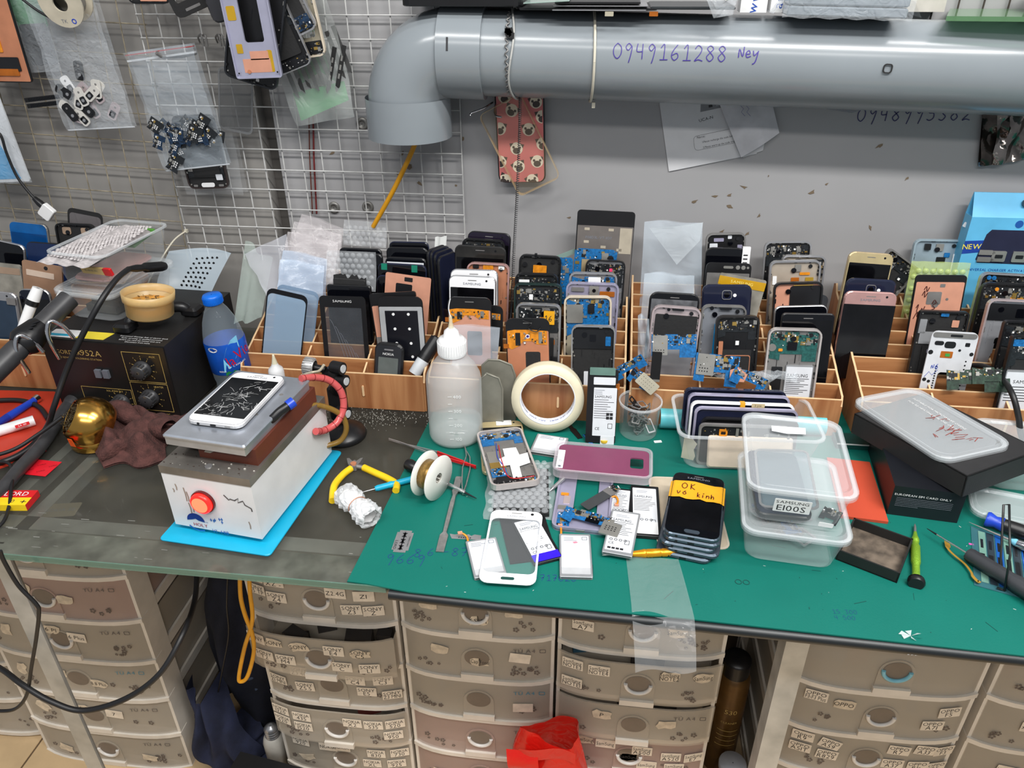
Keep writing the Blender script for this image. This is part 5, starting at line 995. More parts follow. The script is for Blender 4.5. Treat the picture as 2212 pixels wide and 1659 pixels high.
b=MB();b.slab([(-.01,-.02),(.008,-.021),(.010,-.012),(.007,.0),(.011,.012),(.004,.02),(-.008,.021)],0,.0004);part(b,'paper_patch',mat('paper_patch',(196,196,178),.7),fc,frame((-FW*.42,-.051,.036),(1,-.3,0),(0,-.16,1)))
b=MB();r5=random.Random(2)
b.sheet(lambda a,c:((a-.5)*.13,.062+.012*c+.003*math.sin(25*a),.098+.006*math.sin(17*a+9*c)+.004*c),22,6);solo(b,'clear_film',CLR2,'crumpled clear film lying over the rack behind the frame container','film',fM@Tm(.02,0,-.004))
# ---- loose blue boards hanging over the rack front
def board_thing(label,M,w,h,n=30,pc=PCB,shield=None,notch=1):
    d=Dev('circuit_board',label,'circuit board',M,w,h,'loose circuit boards');d.board(-.5,0,.5,1,0,pc,notch,n)
    if shield:d.pl('sim_shield',*shield,.001,.0022,SHLD,.001);b=MB();[b.box((shield[0]+.06+.06*(i%4))*w,(shield[1]+.1+.1*(i//4))*h,.0022,(shield[0]+.085+.06*(i%4))*w,(shield[1]+.14+.1*(i//4))*h,.0023)for i in range(8)];part(b,'perforation',CHIP,d.root,kind='stuff')
    return d
def lean_at(px,py,Y,roll,lean=20):p=at_y(px,py,Y);r=R_(roll);L=R_(lean);return frame(p,(math.cos(r),0,math.sin(r)),(-math.sin(r)*.9,math.sin(L),math.cos(r)*math.cos(L)))
d=board_thing('dark green broken circuit board lying across the rack slots',lean_at(2112,847,1.078,4,30),.088,.034,34,PCBD);d.board(-.1,.3,.5,1.1,.002,PCBD,1,16)
board_thing('blue board with a silver card shield over the pink silver frame',lean_at(1455,772,1.075,3),.068,.036,34,shield=(-.48,.1,-.14,.95))
board_thing('blue board with a large silver shield in the middle rack front',lean_at(1542,832,1.056,-4),.066,.048,36,shield=(-.46,.3,-.06,.98))
board_thing('slanted blue board beside the copper scrap',lean_at(1608,838,1.052,-24),.056,.026,26)
board_thing('diagonal blue board strip at the rack corner above the round tub',lean_at(1362,808,1.056,36,12),.062,.02,28)
board_thing('small blue board with a cream perforated plate below it',lean_at(1372,832,1.053,-30,10),.036,.024,14)
d=Dev('shield_plate','cream perforated metal plate at the rack corner','plate',lean_at(1388,838,1.05,-42,10),.036,.02);d.pl('plate',-.5,0,.5,1,0,.0012,mat('cream_plate',(206,200,180),.4,.3),.002);b=MB();[b.cyl((-.35+.12*(i%6))*d.w,(.25+.25*(i//6))*d.h,.0005,.0012,.0014,n=6)for i in range(18)];part(b,'hole',CHIP,d.root,kind='stuff')
d=Dev('flex_cable','dark ribbon cable hanging over the rack front','flex cable',lean_at(1414,823,1.054,0,3),.015,.05);d.pl('ribbon',-.5,0,.5,1,0,.0008,CHIP,.001);d.pl('silver_end',-.5,-.02,.5,.06,.0008,.0012,SHLD,.0005)
d=Dev('copper_scrap','torn copper foil scrap between blue boards','scrap',lean_at(1592,826,1.054,-6,14),.028,.026);b=MB();b.slab([(-.012,0),(.010,.002),(.013,.014),(.004,.02),(-.002,.024),(-.014,.018)],0,.0005);part(b,'foil',COPPER,d.root)
# ---- purple case over a phone
d=laydev('phone_case','plum-coloured phone case in a clear shell, camera cut-out at one end','phone case',[(1202,955),(1404,972),(1414,1036),(1195,1016)],TM+.012,.012,None)
w,h=d.w,d.h
PLUM=mat('plum_leather',(126,62,92),.4,var=.03);CSH=clear('clear_shell',(226,214,222),.22,.1,fres=.8)
b=MB();hole=rr(.019,.026,.004,4,.345*w,.5*h)
b.ring(rr(w*.94,h*.9,.009,4,0,h/2),[(x*.999,y)for x,y in hole],.0095,.0115);part(b,'back',PLUM,d.root)
b=MB();b.ring(rr(w,h,.011,4,0,h/2),rr(w*.94,h*.9,.009,4,0,h/2),0,.0125);b.ring(rr(w*1.01,h*1.02,.012,4,0,h/2),rr(w*.97,h*.95,.010,4,0,h/2),.0125,.0145);part(b,'shell',CSH,d.root)
b=MB();b.slab(rr(.010,.045,.0005,1,-.435*w,.42*h),.0117,.0120);b.box(-.447*w,.14*h,.0120,-.42*w,.2*h,.0121,1);b.text('CE',-.435*w,.36*h,.005,.0121,1,90);[b.box(-.46*w+i*.0011,.16*h,.0120,-.457*w+i*.0011,.2*h,.0121,1)for i in range(4)];part(b,'sticker',[WHT,INKF],d.root)
# ---- lilac chassis, board and ribbon
d=laydev('phone_chassis','lilac phone mid frame lying empty below the plum case',PF,[(1208,1000),(1326,1012),(1318,1148),(1196,1138)],TM,.007);w,h=d.w,d.h
b=MB();b.ring(rr(w,h,.011,4,0,h/2),rr(w*.42,h*.66,.003,4,.04*w,h*.56),.001,.0035);part(b,'mid_plate',LILAC,d.root);d.rg('frame',.003,0,.007,LILAC,.011);d.board(-.42,.03,-.2,.24,.0035,PCB,0,12);d.pl('amber_flex',-.42,.5,-.28,.54,.004,.005,FLEX,.001);d.pl('white_panel',-.36,.38,-.24,.5,.0035,.0042,PINKS,.001);d.pl('silver_module',-.44,.28,-.26,.34,.0035,.005,SHLD,.001);d.pl('usb_slot',-.08,-.004,.08,.02,.002,.005,SHLD,.001)
d=Dev('circuit_board','blue mainboard with a silver card slot lying on the lilac frame','circuit board',laid(1280,1128,-16,TM+.009)@Tm(-.0,-.012,0),.085,.03);d.board(-.5,0,.5,1,0,PCB,1,36);d.pl('camera_cut',-.12,.3,.1,.72,.001,.0014,BLKG,.001);d.pl('card_slot',.16,-.25,.46,.6,.001,.003,SHLD,.001);b=MB();[b.box((.22+.05*(i%4))*d.w,(.05+.12*(i//4))*d.h,.003,(.245+.05*(i%4))*d.w,(.1+.12*(i//4))*d.h,.0031)for i in range(12)];part(b,'perforation',CHIP,d.root,kind='stuff')
d=Dev('flex_cable','dark grey ribbon cable lying across the lilac frame','flex cable',laid(1262,1096,-42,TM+.0085),.0165,.062);d.pl('ribbon',-.5,0,.5,.8,0,.0006,mat('ribbon_grey',(62,64,66),.35),.002);d.pl('silver_end',-.5,.72,.5,.98,.0006,.0010,DSIL,.001);d.chips(-.5,.9,.5,1.1,.001,10)
# ---- gold screwdriver
g0,g1=at_z(1352,1197,TM+.005),at_z(1450,1193,TM+.005);sd=thing('screwdriver','golden aluminium screwdriver lying under the printed battery','screwdriver');dr_=(g1-g0).normalized()
rodpart(sd,'handle',mat('gold_anodised',(232,158,30),.25,.6,var=.02),g0,g0+dr_*.075,[(.0022,0),(.003,.05),(.0048,.26),(.0055,.30),(.0055,.34),(.0048,.35),(.0055,.36),(.0055,.58),(.0048,.6),(.0055,.62),(.0055,.7),(.0045,.95),(.003,1)])
rodpart(sd,'bit',DSIL,g0-dr_*.03,g0,[(.0004,0),(.0009,.15),(.001,1)],8)
# ---- stack of five phones bound with orange tape
Mz,w,h=lay([(1468,1019),(1577,1038),(1544,1166),(1419,1145)],TM+.0395);ang=math.degrees(math.atan2(Mz[1][0],Mz[0][0]))
STG=mat('slate_metal',(84,96,108),.25,.6,var=.02);NAMES=['bottom','second','third','fourth','top']
for i in range(5):
    M=Tm(Mz.translation.x+.0012*(i-4)*(-1)**i,Mz.translation.y-.0006*(4-i),TM+.0005+i*.0079)@Rm(ang+(i-4)*.5,'Z')
    d=Dev('stacked_phone',f'slate phone, {NAMES[i]} of the taped stack of five',P_,M@Tm(0,-h/2,0),w,h,'phones in the taped stack',.0074)
    if i==4:k_front(d,STG,BLKG,SCR,'SAMSUNG',STG,tcol=INKF)
    else:d.pl('body',-.5,0,.5,1,0,.0074,STG,.011,bev=.002,n=4)
    d.pl('charging_port',-.06,-.002,.06,.004,.0025,.0052,CHIP,.0004);b=MB();b.cyl(0,0,.0016,0,.001,n=10,M=frame((-.26*w,-.0002,.0038),(1,0,0),(0,0,1)));part(b,'audio_jack',CHIP,d.root)
M=Tm(Mz.translation.x,Mz.translation.y,TM)@Rm(ang,'Z');tp=thing('orange_tape','orange tape band with handwriting round the phone stack','tape',M);y0,y1=.06*h,.34*h;zt=.0411
b=MB();rt2=random.Random(8)
ys0=[y0+rt2.uniform(-.0025,.0015)for _ in range(13)];pr=[(-w/2-.0012,.006),(-w/2-.0014,zt-.003),(-w/2+.004,zt)]+[(-w/2+.004+(w-.008)*i/7,zt+.0001*(i%2))for i in range(1,7)]+[(w/2-.004,zt),(w/2+.0014,zt-.003),(w/2+.0012,.006)]
vs=[(x,ys0[i],z)for i,(x,z)in enumerate(pr)]+[(x,y1-.002*math.sin(i),z)for i,(x,z)in enumerate(pr)];n=len(pr);b.add(vs,[(i,i+1,n+i+1,n+i)for i in range(n-1)]);part(b,'band',TAPEY,tp)
b=MB();handwrite(b,'OK',-.3*w,y1-.017,.012,.0012,zt+.0006,adv=.9);handwrite(b,'vo',-.38*w,y0+.006,.0105,.0012,zt+.0006,adv=.72);handwrite(b,'kinh',.0*w,y0+.005,.0095,.0012,zt+.0006,adv=.62);part(b,'handwriting',mat('maroon_ink',(96,22,18),.5,var=0),tp)
d=laydev('phone_case','beige phone cover lying beneath the taped stack','phone cover',[(1400,1030),(1548,1034),(1570,1188),(1420,1180)],TM-.0004,.0006);d.pl('cover',-.5,0,.5,1,0,.0009,mat('beige_case',(196,182,160),.45),.012,n=4);d.rg('lip',.003,.0009,.0012,mat('beige_lip',(206,194,176),.4),.012)
# ---- clear film taped over the mat edge
fa,fb=at_z(1352,1205,TM),at_z(1465,1210,TM)
b=MB();e0,e1=at_z(1357,1325,TM),at_z(1500,1330,TM)
Yc=e0.y-.006
q0,q1,q2,q3=fa,fb,at_z(1365,1322,TM),at_z(1500,1335,TM);l2,l3=at_y(1372,1435,e0.y-.03),at_y(1502,1430,e0.y-.03)
def film(a,c):
    if c<.5:
        t=c*2;p=q0.lerp(q2,t)*(1-a)+q1.lerp(q3,t)*a;return(p.x,p.y,p.z+.0012+.0012*math.sin(7*a+5*c)**2)
    t=c*2-1;p=Vector(q2).lerp(l2,t)*(1-a)+Vector(q3).lerp(l3,t)*a;return(p.x,p.y-.012*math.sin(t*1.57)+.004*math.sin(6*a),p.z+.004*math.sin(3.14*t))
b.sheet(film,14,18);solo(b,'clear_film',clear('edge_film',(236,240,242),.12,.05,.7,26,1.0),'clear protective film hanging over the front edge of the mat','film')
c=at_z(1968,1378,TM);b=MB()
for i in range(6):a=R_(60*i+20);b.add([(0,0,.001),(.012*math.cos(a),.006*math.sin(a),.004),(.013*math.cos(a+.5),.007*math.sin(a+.5),.001)],[(0,1,2)])
for i in range(3):b.add([(.002*i-.002,-.006,0),(.004*i-.004,-.014,-.014),(.003+.004*i-.004,-.0135,-.014)],[(0,1,2)])
solo(b,'torn_tape',clear('torn_tape',(240,242,244),.5,.1),'torn scrap of clear tape on the front edge of the mat','tape',Tm(c.x,c.y+.002,c.z))
# ---- red pad, black tray, green screwdriver
M,w,h=lay([(1800,990),(1881,998),(1917,1127),(1800,1111)],TM+.004);M=M.copy();M.translation.z=TM;b=MB();b.slab(rr(w,h,.0008,1),0,.004);solo(b,'silicone_pad',mat('brick_red_pad',(190,72,46),.6,var=.04,scale=10),'brick-red silicone pad lying between the clear boxes and black box','pad',M)
M,w,h=lay([(1840,1124),(1979,1170),(1934,1243),(1813,1192)],TM+.012);M=M.copy();M.translation.z=TM
ty=thing('parts_tray','shallow black tray with a worn greasy inside','tray',M);TRB=mat('tray_black',(30,29,28),.5);TRI=mat('tray_inside',(104,92,80),.55,var=.3,scale=60)
b=MB();b.box(-w/2,-h/2,0,w/2,h/2,.002);part(b,'base',TRB,ty);b=MB();b.box(-w/2+.002,-h/2+.002,.002,w/2-.002,h/2-.002,.0026);part(b,'worn_floor',TRI,ty)
for x0,x1,y0,y1 in((-w/2,-w/2+.002,-h/2,h/2),(w/2-.002,w/2,-h/2,h/2),(-w/2,w/2,h/2-.002,h/2),(-w/2,w/2,-h/2,-h/2+.002)):
    b=MB();b.box(x0,y0,0,x1,y1,.016);part(b,'side',TRB,ty)
g0,g1=at_z(1977,1158,TM+.005),at_z(1979,1252,TM+.006);sd=thing('screwdriver','lime green screwdriver with a round black end cap','screwdriver');dr_=(g1-g0).normalized();LIME=mat('lime_anodised',(150,196,60),.3,.5,bump=.5,bscale=900)
L=(g1-g0).length
rodpart(sd,'handle',LIME,g0,g1,[(.003,0),(.0048,.08),(.0048,.14),(.004,.16),(.004,.2),(.0056,.26),(.0058,.62),(.0046,.68),(.0046,.9),(.0058,.96),(.0058,1)])
rodpart(sd,'end_cap',BLK,g1,g1+dr_*.009,[(.006,0),(.0098,.15),(.0102,.7),(.0085,1)]);rodpart(sd,'chuck',LIME,g0-dr_*.008,g0,[(.002,0),(.003,1)]);rodpart(sd,'bit',DSIL,g0-dr_*.026,g0-dr_*.008,[(.0006,0),(.0016,.3),(.0018,1)],8)
# ---- black box and its lid
s0,s1=at_z(1915,1110,TM),at_z(2067,1130,TM);xv=(s1-s0);W_=xv.length;M=frame(((s0.x+s1.x)/2,(s0.y+s1.y)/2,TM),xv,(-xv.y,xv.x,0))
bx=thing('product_box','black retail box with small white printing, under the tilted black lid','box',M);b=MB();b.box(-W_/2,0,0,W_/2,.16,.048);part(b,'body',mat('box_black',(20,22,28),.4),bx)
b=MB();Mf=frame((0,-.0003,.024),(1,0,0),(0,0,1));b.text('EUROPEAN SIM CARD ONLY',-.006,.011,.0046,0,0,M=Mf,sx=1.25,fit=W_*.8);part(b,'lettering',INKW,bx);b=MB();[b.box(-W_*.43,.0055-i*.0026,0,W_*(.36 if i<5 else-.1),.0059-i*.0026,.0001,0,Mf)for i in range(6)];part(b,'small_print',INKF,bx,kind='stuff')
A,D_=at_z(1846,893,.8235),at_z(2090,1029,.835);u_=(A-D_).normalized();v_=Vector((u_.y,-u_.x,.0));v_=(v_-u_*v_.dot(u_)).normalized()
hl=(A-D_).length;wl=.140;cen=(A+D_)/2+v_*wl/2;x,y=v_,u_
LM=frame(cen,x,y);bl=thing('box_lid','large black cardboard box lid resting tilted on the retail box','box lid',LM);BLKC=mat('card_black',(38,37,38),.65,bump=.1,bscale=300)
b=MB();b.box(-wl/2,-hl/2,-.002,wl/2,hl/2,0);part(b,'top',BLKC,bl)
for x0,x1,y0,y1 in((-wl/2,-wl/2+.002,-hl/2,hl/2),(wl/2-.002,wl/2,-hl/2,hl/2),(-wl/2,wl/2,hl/2-.002,hl/2),(-wl/2,wl/2,-hl/2,-hl/2+.002)):
    b=MB();b.box(x0,y0,-.032,x1,y1,0);part(b,'side',BLKC,bl)
# clear lid lying on it
nz=Vector((LM[0][2],LM[1][2],LM[2][2]));a_,b_,c_,d_=[LM.inverted()@at_plane(px,py,cen+nz*.006,nz)for px,py in((1834,866),(1996,834),(2172,968),(2038,997))]
cen2=(a_+b_+c_+d_)/4;xx=(b_-a_)+(c_-d_);ai=math.degrees(math.atan2(xx.y,xx.x));cw=((b_-a_).length+(c_-d_).length)/2;ch=((a_-d_).length+(b_-c_).length)/2
cl=container('dusty clear food container lid with red scribbles on the black box lid',LM@Tm(cen2.x,cen2.y,.0008)@Rm(ai,'Z'),cw-.006,ch-.006,.004,lid=True,tap=.98,r=.02,name='container_lid')
b=MB();Mt=Rm(-90,'Z');b.text('SUITABLE FOR MICROWAVE OVENS',0,.004,.0058,0,0,M=Tm(.026,.012,.0068)@Rm(-90,'Z'));b.text('FOR RE-HEATING PURPOSE ONLY',0,0,.0058,0,0,M=Tm(.018,.012,.0068)@Rm(-90,'Z'));part(b,'lettering',INKW,cl)
b=MB();rq=random.Random(21)
for i in range(14):
    x0,y0=rq.gauss(.0,.012),rq.gauss(-.025,.022);b.stroke([(x0+rq.uniform(-.012,.012),y0+rq.uniform(-.006,.006))for _ in range(4)],.001,.0069)
part(b,'scribble',mat('brown_red_ink',(150,52,40),.5),cl,kind='stuff')
# clear box behind it, at the picture edge
container('clear container lid edge showing behind the black lid',Tm(.62,.985,TM)@Rm(-4,'Z'),.13,.10,.055)
container('clear container under the black lid at the picture edge',Tm(.575,.885,TM)@Rm(-14,'Z'),.12,.06,.012)
# white edge strip between frame container and black box
b=MB();a=at_z(1815,955,TM+.012);e=at_z(1880,957,TM+.012);b.box(0,0,0,.07,.03,.010);b.box(0,-.0006,.008,.07,.0,.010,1);solo(b,'notebook',[mat('dark_teal_cover',(16,70,66),.5),WHT],'small dark teal notebook with a white edge behind the red pad','notebook',Tm(a.x-.004,a.y,TM))
# ---- tools at the picture edge
e0,e1=at_z(2090,1196,TM+.012),at_z(2290,1320,TM+.014);ir=thing('screwdriver','black hexagonal handle precision screwdriver over the blue pattern sheet','screwdriver');dr_=(e1-e0).normalized()
rodpart(ir,'handle',mat('graphite',(56,58,62),.4),e0,e1,[(.008,0),(.0092,.04),(.0098,.5),(.011,.56),(.011,1)],6);rodpart(ir,'shaft',CHR,e0-dr_*.042,e0,[(.0012,0),(.0013,1)],10);rodpart(ir,'tip',CHIP,e0-dr_*.056,e0-dr_*.042,[(.0004,0),(.0013,1)],8)
i0,i1=at_z(2152,1128,TM+.012),at_z(2290,1178,TM+.012);si=thing('soldering_iron','soldering iron with a blue rubber collar at the picture edge','soldering iron');dr_=(i1-i0).normalized()
rodpart(si,'collar',BLU,i0-dr_*.012,i0+dr_*.008,[(.0095,0),(.0105,.15),(.0075,.55),(.0095,1)]);rodpart(si,'handle',BLK,i0+dr_*.008,i1,[(.0085,0),(.0095,.3),(.0085,1)])
j0,j1=at_z(2128,1143,TM+.006),at_z(2190,1170,TM+.008);pn=thing('dental_pick','thin steel pick lying across the blue pattern sheet','pick');dr_=(j1-j0).normalized();rodpart(pn,'shaft',DSIL,j0-dr_*.02,j1,[(.0003,0),(.0012,.4),(.0016,1)],8);rodpart(pn,'sleeve',mat('sky_sleeve',(130,200,226),.3),j1-dr_*.004,j1+dr_*.05,[(.0022,0),(.0048,.1),(.005,1)]);rodpart(pn,'ferrule',CHR,j1+dr_*.004,j1+dr_*.02,[(.0055,0),(.0062,.5),(.0055,1)])
M,w,h=lay([(2128,1150),(2300,1190),(2240,1300),(2070,1250)],TM);sp=thing('stencil_sheet','blue and grey-green striped stencil sheet under the tools','stencil',M@Tm(0,0,.0002))
b=MB();b.slab([(-w/2,-h/2),(w/2,-h/2),(w/2,h/2),(-w/2,h/2)],0,.0008);part(b,'sheet',clear('stencil_film',(70,120,130),.5,.15),sp)
rk2=random.Random(31)
for i in range(9):
    b=MB();x0=-w/2+.008+i*w/9;b.box(x0,-h*.42,.0008,x0+.008,h*.44,.0014);part(b,'strip',[mat('sage_strip',(110,150,136),.4),mat('blue_strip',(26,84,160),.3),mat('dark_strip',(40,52,60),.4)][(i*2)%3],sp)
    b=MB();b.box(x0+.001,-h*.2,.0014,x0+.006,h*.05,.0018);b.box(x0+.002,h*.15,.0014,x0+.005,h*.3,.0018);part(b,'slot_pattern',CHIP,sp,kind='stuff')
fx0=[at_z(px,py,TM+.004)for px,py in((2042,1168),(2046,1185),(2060,1200),(2082,1218),(2096,1236),(2100,1246),(2112,1258),(2118,1257))]
b=MB();pts=spline(fx0,5);n=len(pts);vs=[]
for i,p in enumerate(pts):
    t=(pts[min(i+1,n-1)]-pts[max(i-1,0)]).normalized();s=t.cross(Vector((0,0,1))).normalized();ww=.0048 if i<5 else(.0022 if i<24 else .003);vs+=[p-s*ww/1,p+s*ww*.3,p-s*ww+Vector((0,0,.0006)),p+s*ww*.3+Vector((0,0,.0006))]
b.add(vs,[f for i in range(n-1)for f in((4*i+2,4*i+3,4*i+7,4*i+6),(4*i,4*i+4,4*i+5,4*i+1),(4*i,4*i+2,4*i+6,4*i+4),(4*i+1,4*i+5,4*i+7,4*i+3))]);solo(b,'flex_cable',mat('gold_flex',(206,160,70),.25,.5),'curled golden flex cable lying on the mat','flex cable')
# wire stand legs in front of the tools
b=MB();k0,k1,k2,k3=at_y(2168,1090,.80),at_z(2170,1276,TM+.002),at_y(2180,1090,.80),at_z(2160,1240,TM+.004)
b.tube([k3,k0,k2,at_y(2182,1200,.735),k1,k1+Vector((-.008,.002,.002))],.0014,n=6);solo(b,'wire_stand',mat('black_wire',(36,36,36),.4),'bent black wire stand leg in front of the soldering tools','wire stand')
b=MB();b.slab(rr(.006,.003,.0005,1),0,.0006);solo(b,'paper_chip',mat('magenta_chip',(226,90,180),.5),'tiny magenta chip on the mat by the stencil','chip',laid(2098,1176,-10,TM))
# ---- left part of the mat: razor blades, spatula, tweezers, spool
def blade(label,M,half=False):
    b=MB();w,h=.022,.042
    o=[(-w/2,-h/2+.004),(-w/2+.003,-h/2+.004),(-w/2+.003,-h/2),(w/2-.003,-h/2),(w/2-.003,-h/2+.004),(w/2,-h/2+.004),(w/2,h/2-.004),(w/2-.003,h/2-.004),(w/2-.003,h/2),(-w/2+.003,h/2),(-w/2+.003,h/2-.004),(-w/2,h/2-.004)]
    if half:o=[(-w/2,-h/2),(-.002,-h/2),(-.001,-.012),(-.004,-.008),(-.001,-.004),(-.004,.002),(-.001,.008),(-.003,.014),(-.002,h/2),(-w/2,h/2-.004)]
    t=thing('razor_blade',label,'blade',M);b.slab(o,0,.0004);part(b,'steel',SIL,t);b=MB()
    if not half:
        for y in(-.012,0,.012):b.slab([(-.0035,y-.004),(.0035,y-.004),(.0012,y),(.0035,y+.004),(-.0035,y+.004),(-.0012,y)],.0004,.0006)
        b.box(-.0009,-.017,.0004,.0009,.017,.0006);b.text('LORD',-.0078,-.008,.0052,.0006,0,-90,sx=1.2);b.text('SUPER STAINLESS',.0078,0,.0024,.0006,0,90);b.text('LS',0,.0185,.0022,.0006)
        part(b,'cut_out',INK,t,kind='stuff')
    else:[b.box(-.009,-.008+i*.003,.0004,-.007,-.0065+i*.003,.0005)for i in range(6)];part(b,'lettering',INK,t,kind='stuff')
    return t
M,w,h=lay([(857,1146),(893,1148),(884,1194),(846,1191)],TM);blade('double-edged razor blade lying flat on the green mat',M)
blade('snapped half of a razor blade beside the blank battery',laid(1006,1153,42,TM)@Rm(90,'Z')@Rm(-40,'Z'),True)
sp0,sp1=at_z(950,1192,TM+.001),at_z(992,1030,TM+.004);st=thing('spatula','thin steel spatula with flat ends lying on the mat','spatula');SPM=mat('worn_steel',(176,174,172),.38,.85,var=.1,scale=120,bump=.3,bscale=400)
M,L=rodM(sp0,sp1);b=MB();prof=[(0,.0052,.0007),(.2,.0055,.0009),(.23,.0022,.0018),(.35,.0026,.0024),(.62,.0028,.0026),(.72,.002,.002),(.78,.0045,.0014),(.98,.005,.0009),(1,.004,.0008)]
b.loft([[(-a,-c,s*L),(a,-c,s*L),(a,c,s*L),(-a,c,s*L)]for s,a,c in prof],M=M);part(b,'blade',SPM,st)
def tweezer(label,p,q,m,tipm,bend=0,wide=.0042,grip=.42):
    t=thing('tweezers',label,'tweezers');p,q=Vector(p),Vector(q);dv=(q-p);up=Vector((0,0,1));s=dv.cross(up).normalized();L=dv.length
    for sg in(-1,1):
        pts=[(0,0,.0007),(.12,.0,.0012),(.3,.0026,.003),(.55,.0055,wide),(.85,.003,wide),(1,0,.003)];b=MB();b2=MB();R=[]
        for f,off,wd2 in pts:
            c=p+dv*f+s*(off*sg)+s*bend*max(0,.25-f)*4*.01+up*(.0012*(1+sg)+.0008);R.append([c-s*.0007+up*0,c+s*.0007,c+s*.0007+up*wd2*.9,c-s*.0007+up*wd2*.9])
        b.loft(R[:4]);part(b,'steel_arm',tipm,t);b2.loft(R[3:]);b2.loft([[v+(v-sum(r,Vector())/4)*.25 for v in r]for r in R[3:]])if m is not tipm else None;part(b2,'grip',m,t)
    return t
tweezer('straight tweezers with red grips and a fine steel tip',at_z(840,951,TM+.002),at_z(1028,1013,TM+.002),RED,SIL)
tweezer('bare steel tweezers with bent tips below the squeeze bottle',at_z(1016,960,TM+.002),at_z(1000,1070,TM+.002),SPM,SPM,bend=1.2)
h0,h1=at_z(884,1004,TM+.010),at_z(1000,1062,TM+.006);sv=thing('screwdriver','small black-ended screwdriver poking through the wire spool','screwdriver');dv=(h1-h0).normalized()
rodpart(sv,'handle',BLK,h0-dv*.004,h0+dv*.018,[(.008,0),(.0092,.2),(.0085,.8),(.005,1)]);rodpart(sv,'collar',CHR,h0+dv*.018,h0+dv*.03,[(.0045,0),(.004,1)]);rodpart(sv,'shaft',CHR,h0+dv*.03,h1+dv*.004,[(.003,0),(.003,1)],10);rodpart(sv,'tip',CHIP,h1+dv*.004,h1+dv*.024,[(.0018,0),(.0006,1)],8)
c0,c1=at_z(810,1056,TZ+.006),at_z(905,1031,TM+.006);bt=thing('blue_pick','pick tool with a ridged blue handle beside the yellow pliers','pick');dv=(c1-c0).normalized()
rodpart(bt,'handle',CYA,c0,c1,[(.0034,0),(.0046,.06),(.0046,.3),(.0052,.34),(.0052,.38),(.0046,.42),(.0048,1)],8);rodpart(bt,'needle',SIL,c0-dv*.022,c0,[(.0003,0),(.0009,.4),(.001,1)],8)
# spool of jumper wire, standing on its rims
s1_,s2_=at_z(929,1062,TM),at_z(960,1080,TM);ax=Vector((.030,-.013,0)).normalized();RS_=.0325;cs=at_z(934,1071,TM)+Vector((0,.004,RS_))
so=thing('wire_spool','white plastic spool wound with fine copper wire','spool',frame(cs,(ax.y,-ax.x,0),(0,0,1)));SPW=mat('spool_white',(232,230,222),.4,var=.02)
for zz,ri_ in((-.0125,.0075),(.0105,.0160)):
    b=MB();b.lathe([(ri_,zz),(RS_,zz),(RS_+.0005,zz+.001),(RS_,zz+.002),(ri_,zz+.002),(ri_,zz)],40);part(b,'flange',SPW,so)
b=MB();b.lathe([(.0163,-.0105),(.0163,.0105)],32);part(b,'hub',SPW,so)
b=MB();b.lathe([(.0168,-.0104),(.0215,-.0102),(.0217,0),(.0215,.0102),(.0168,.0104)],32);part(b,'winding',mat('copper_wire',(150,118,62),.35,.7,var=.12,scale=300),so)
b=MB();b.ring(circ(.0165,24),circ(.0145,24),.0125,.0135);b.lathe([(.0075,.004),(.0075,.0135),(.0045,.0135),(.0045,.004)],16)
for i in range(8):b.box(.0068,-.0007,-.0097,.0152,.0007,.0125,M=Matrix.Rotation(R_(45*i),4,'Z'))
part(b,'spokes',SPW,so)
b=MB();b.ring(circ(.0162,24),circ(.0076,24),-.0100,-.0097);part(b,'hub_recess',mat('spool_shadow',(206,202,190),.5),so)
# ---- yellow handled cutters and bubble-wrap bundle on the glass edge
pv_=at_z(764,1006,TZ+.006);yp=thing('pliers','side cutters with yellow handles on the counter glass','pliers')
b=MB();b.slab([(-.004,-.006),(.004,-.006),(.009,.004),(.0115,.016),(.008,.015),(.003,.008),(0,.011),(-.003,.008),(-.009,.016),(-.0125,.015),(-.009,.003)],0,.008,M=Matrix.Translation(pv_-Vector((0,0,.005)))@Rm(8,'Z'));b.cyl(pv_.x,pv_.y,.0045,pv_.z-.006,pv_.z+.005,1,16);part(b,'jaw',[DSIL,COPP2],yp)
for pts in(((758,1012),(740,1026),(722,1050),(718,1082)),((786,1010),(812,1022),(838,1034),(856,1046),(855,1060))):
    P2=[at_z(px,py,TZ+.006)for px,py in pts];b=MB();b.tube(spline([pv_,P2[0]],3),.0035,n=8);b.tube(spline(P2,6),[.0052]*(6*(len(P2)-1)+1),1,n=12);part(b,'handle',[DSIL,YEL],yp)
c=at_z(775,1112,TZ);bw=thing('bubble_bundle','bundle of clear bubble film tied at its middle with wire','bubble wrap',Tm(c.x,c.y,TZ)@Rm(-42,'Z'));rb=random.Random(6)
BWR=clear('bundle_film',(232,234,236),.5,.12,.6,90,.6)
def bundle(a,c):
    th=6.283*a;x=(c-.5)*.074;r=.0175*(1-.33*math.exp(-(x/.007)**2))*(1+.09*math.sin(5*th+40*c)+.06*math.sin(11*th-30*c))*(1 if .03<c<.97 else .75);return(x,r*math.cos(th),.0165+r*.9*math.sin(th))
b=MB();b.sheet(bundle,28,18,smooth=False);part(b,'film',BWR,bw)
b=MB();b.sheet(lambda a,c:tuple(Vector(bundle(a,c))*.8+Vector((0,0,.003))),20,10);part(b,'inner_roll',WHT,bw)
b=MB();b.tube([(.0,.0138*math.cos(6.283*i/20),.0165+.0125*math.sin(6.283*i/20))for i in range(21)],.0006,n=5,caps=False);part(b,'tie_wire',COPP2,bw)
b=MB();b.slab(rr(.012,.006,.0005,1),0,.0003);solo(b,'paper_label',WHT,'tiny white paper label beside the round tub','label',laid(1421,954,14,TM))
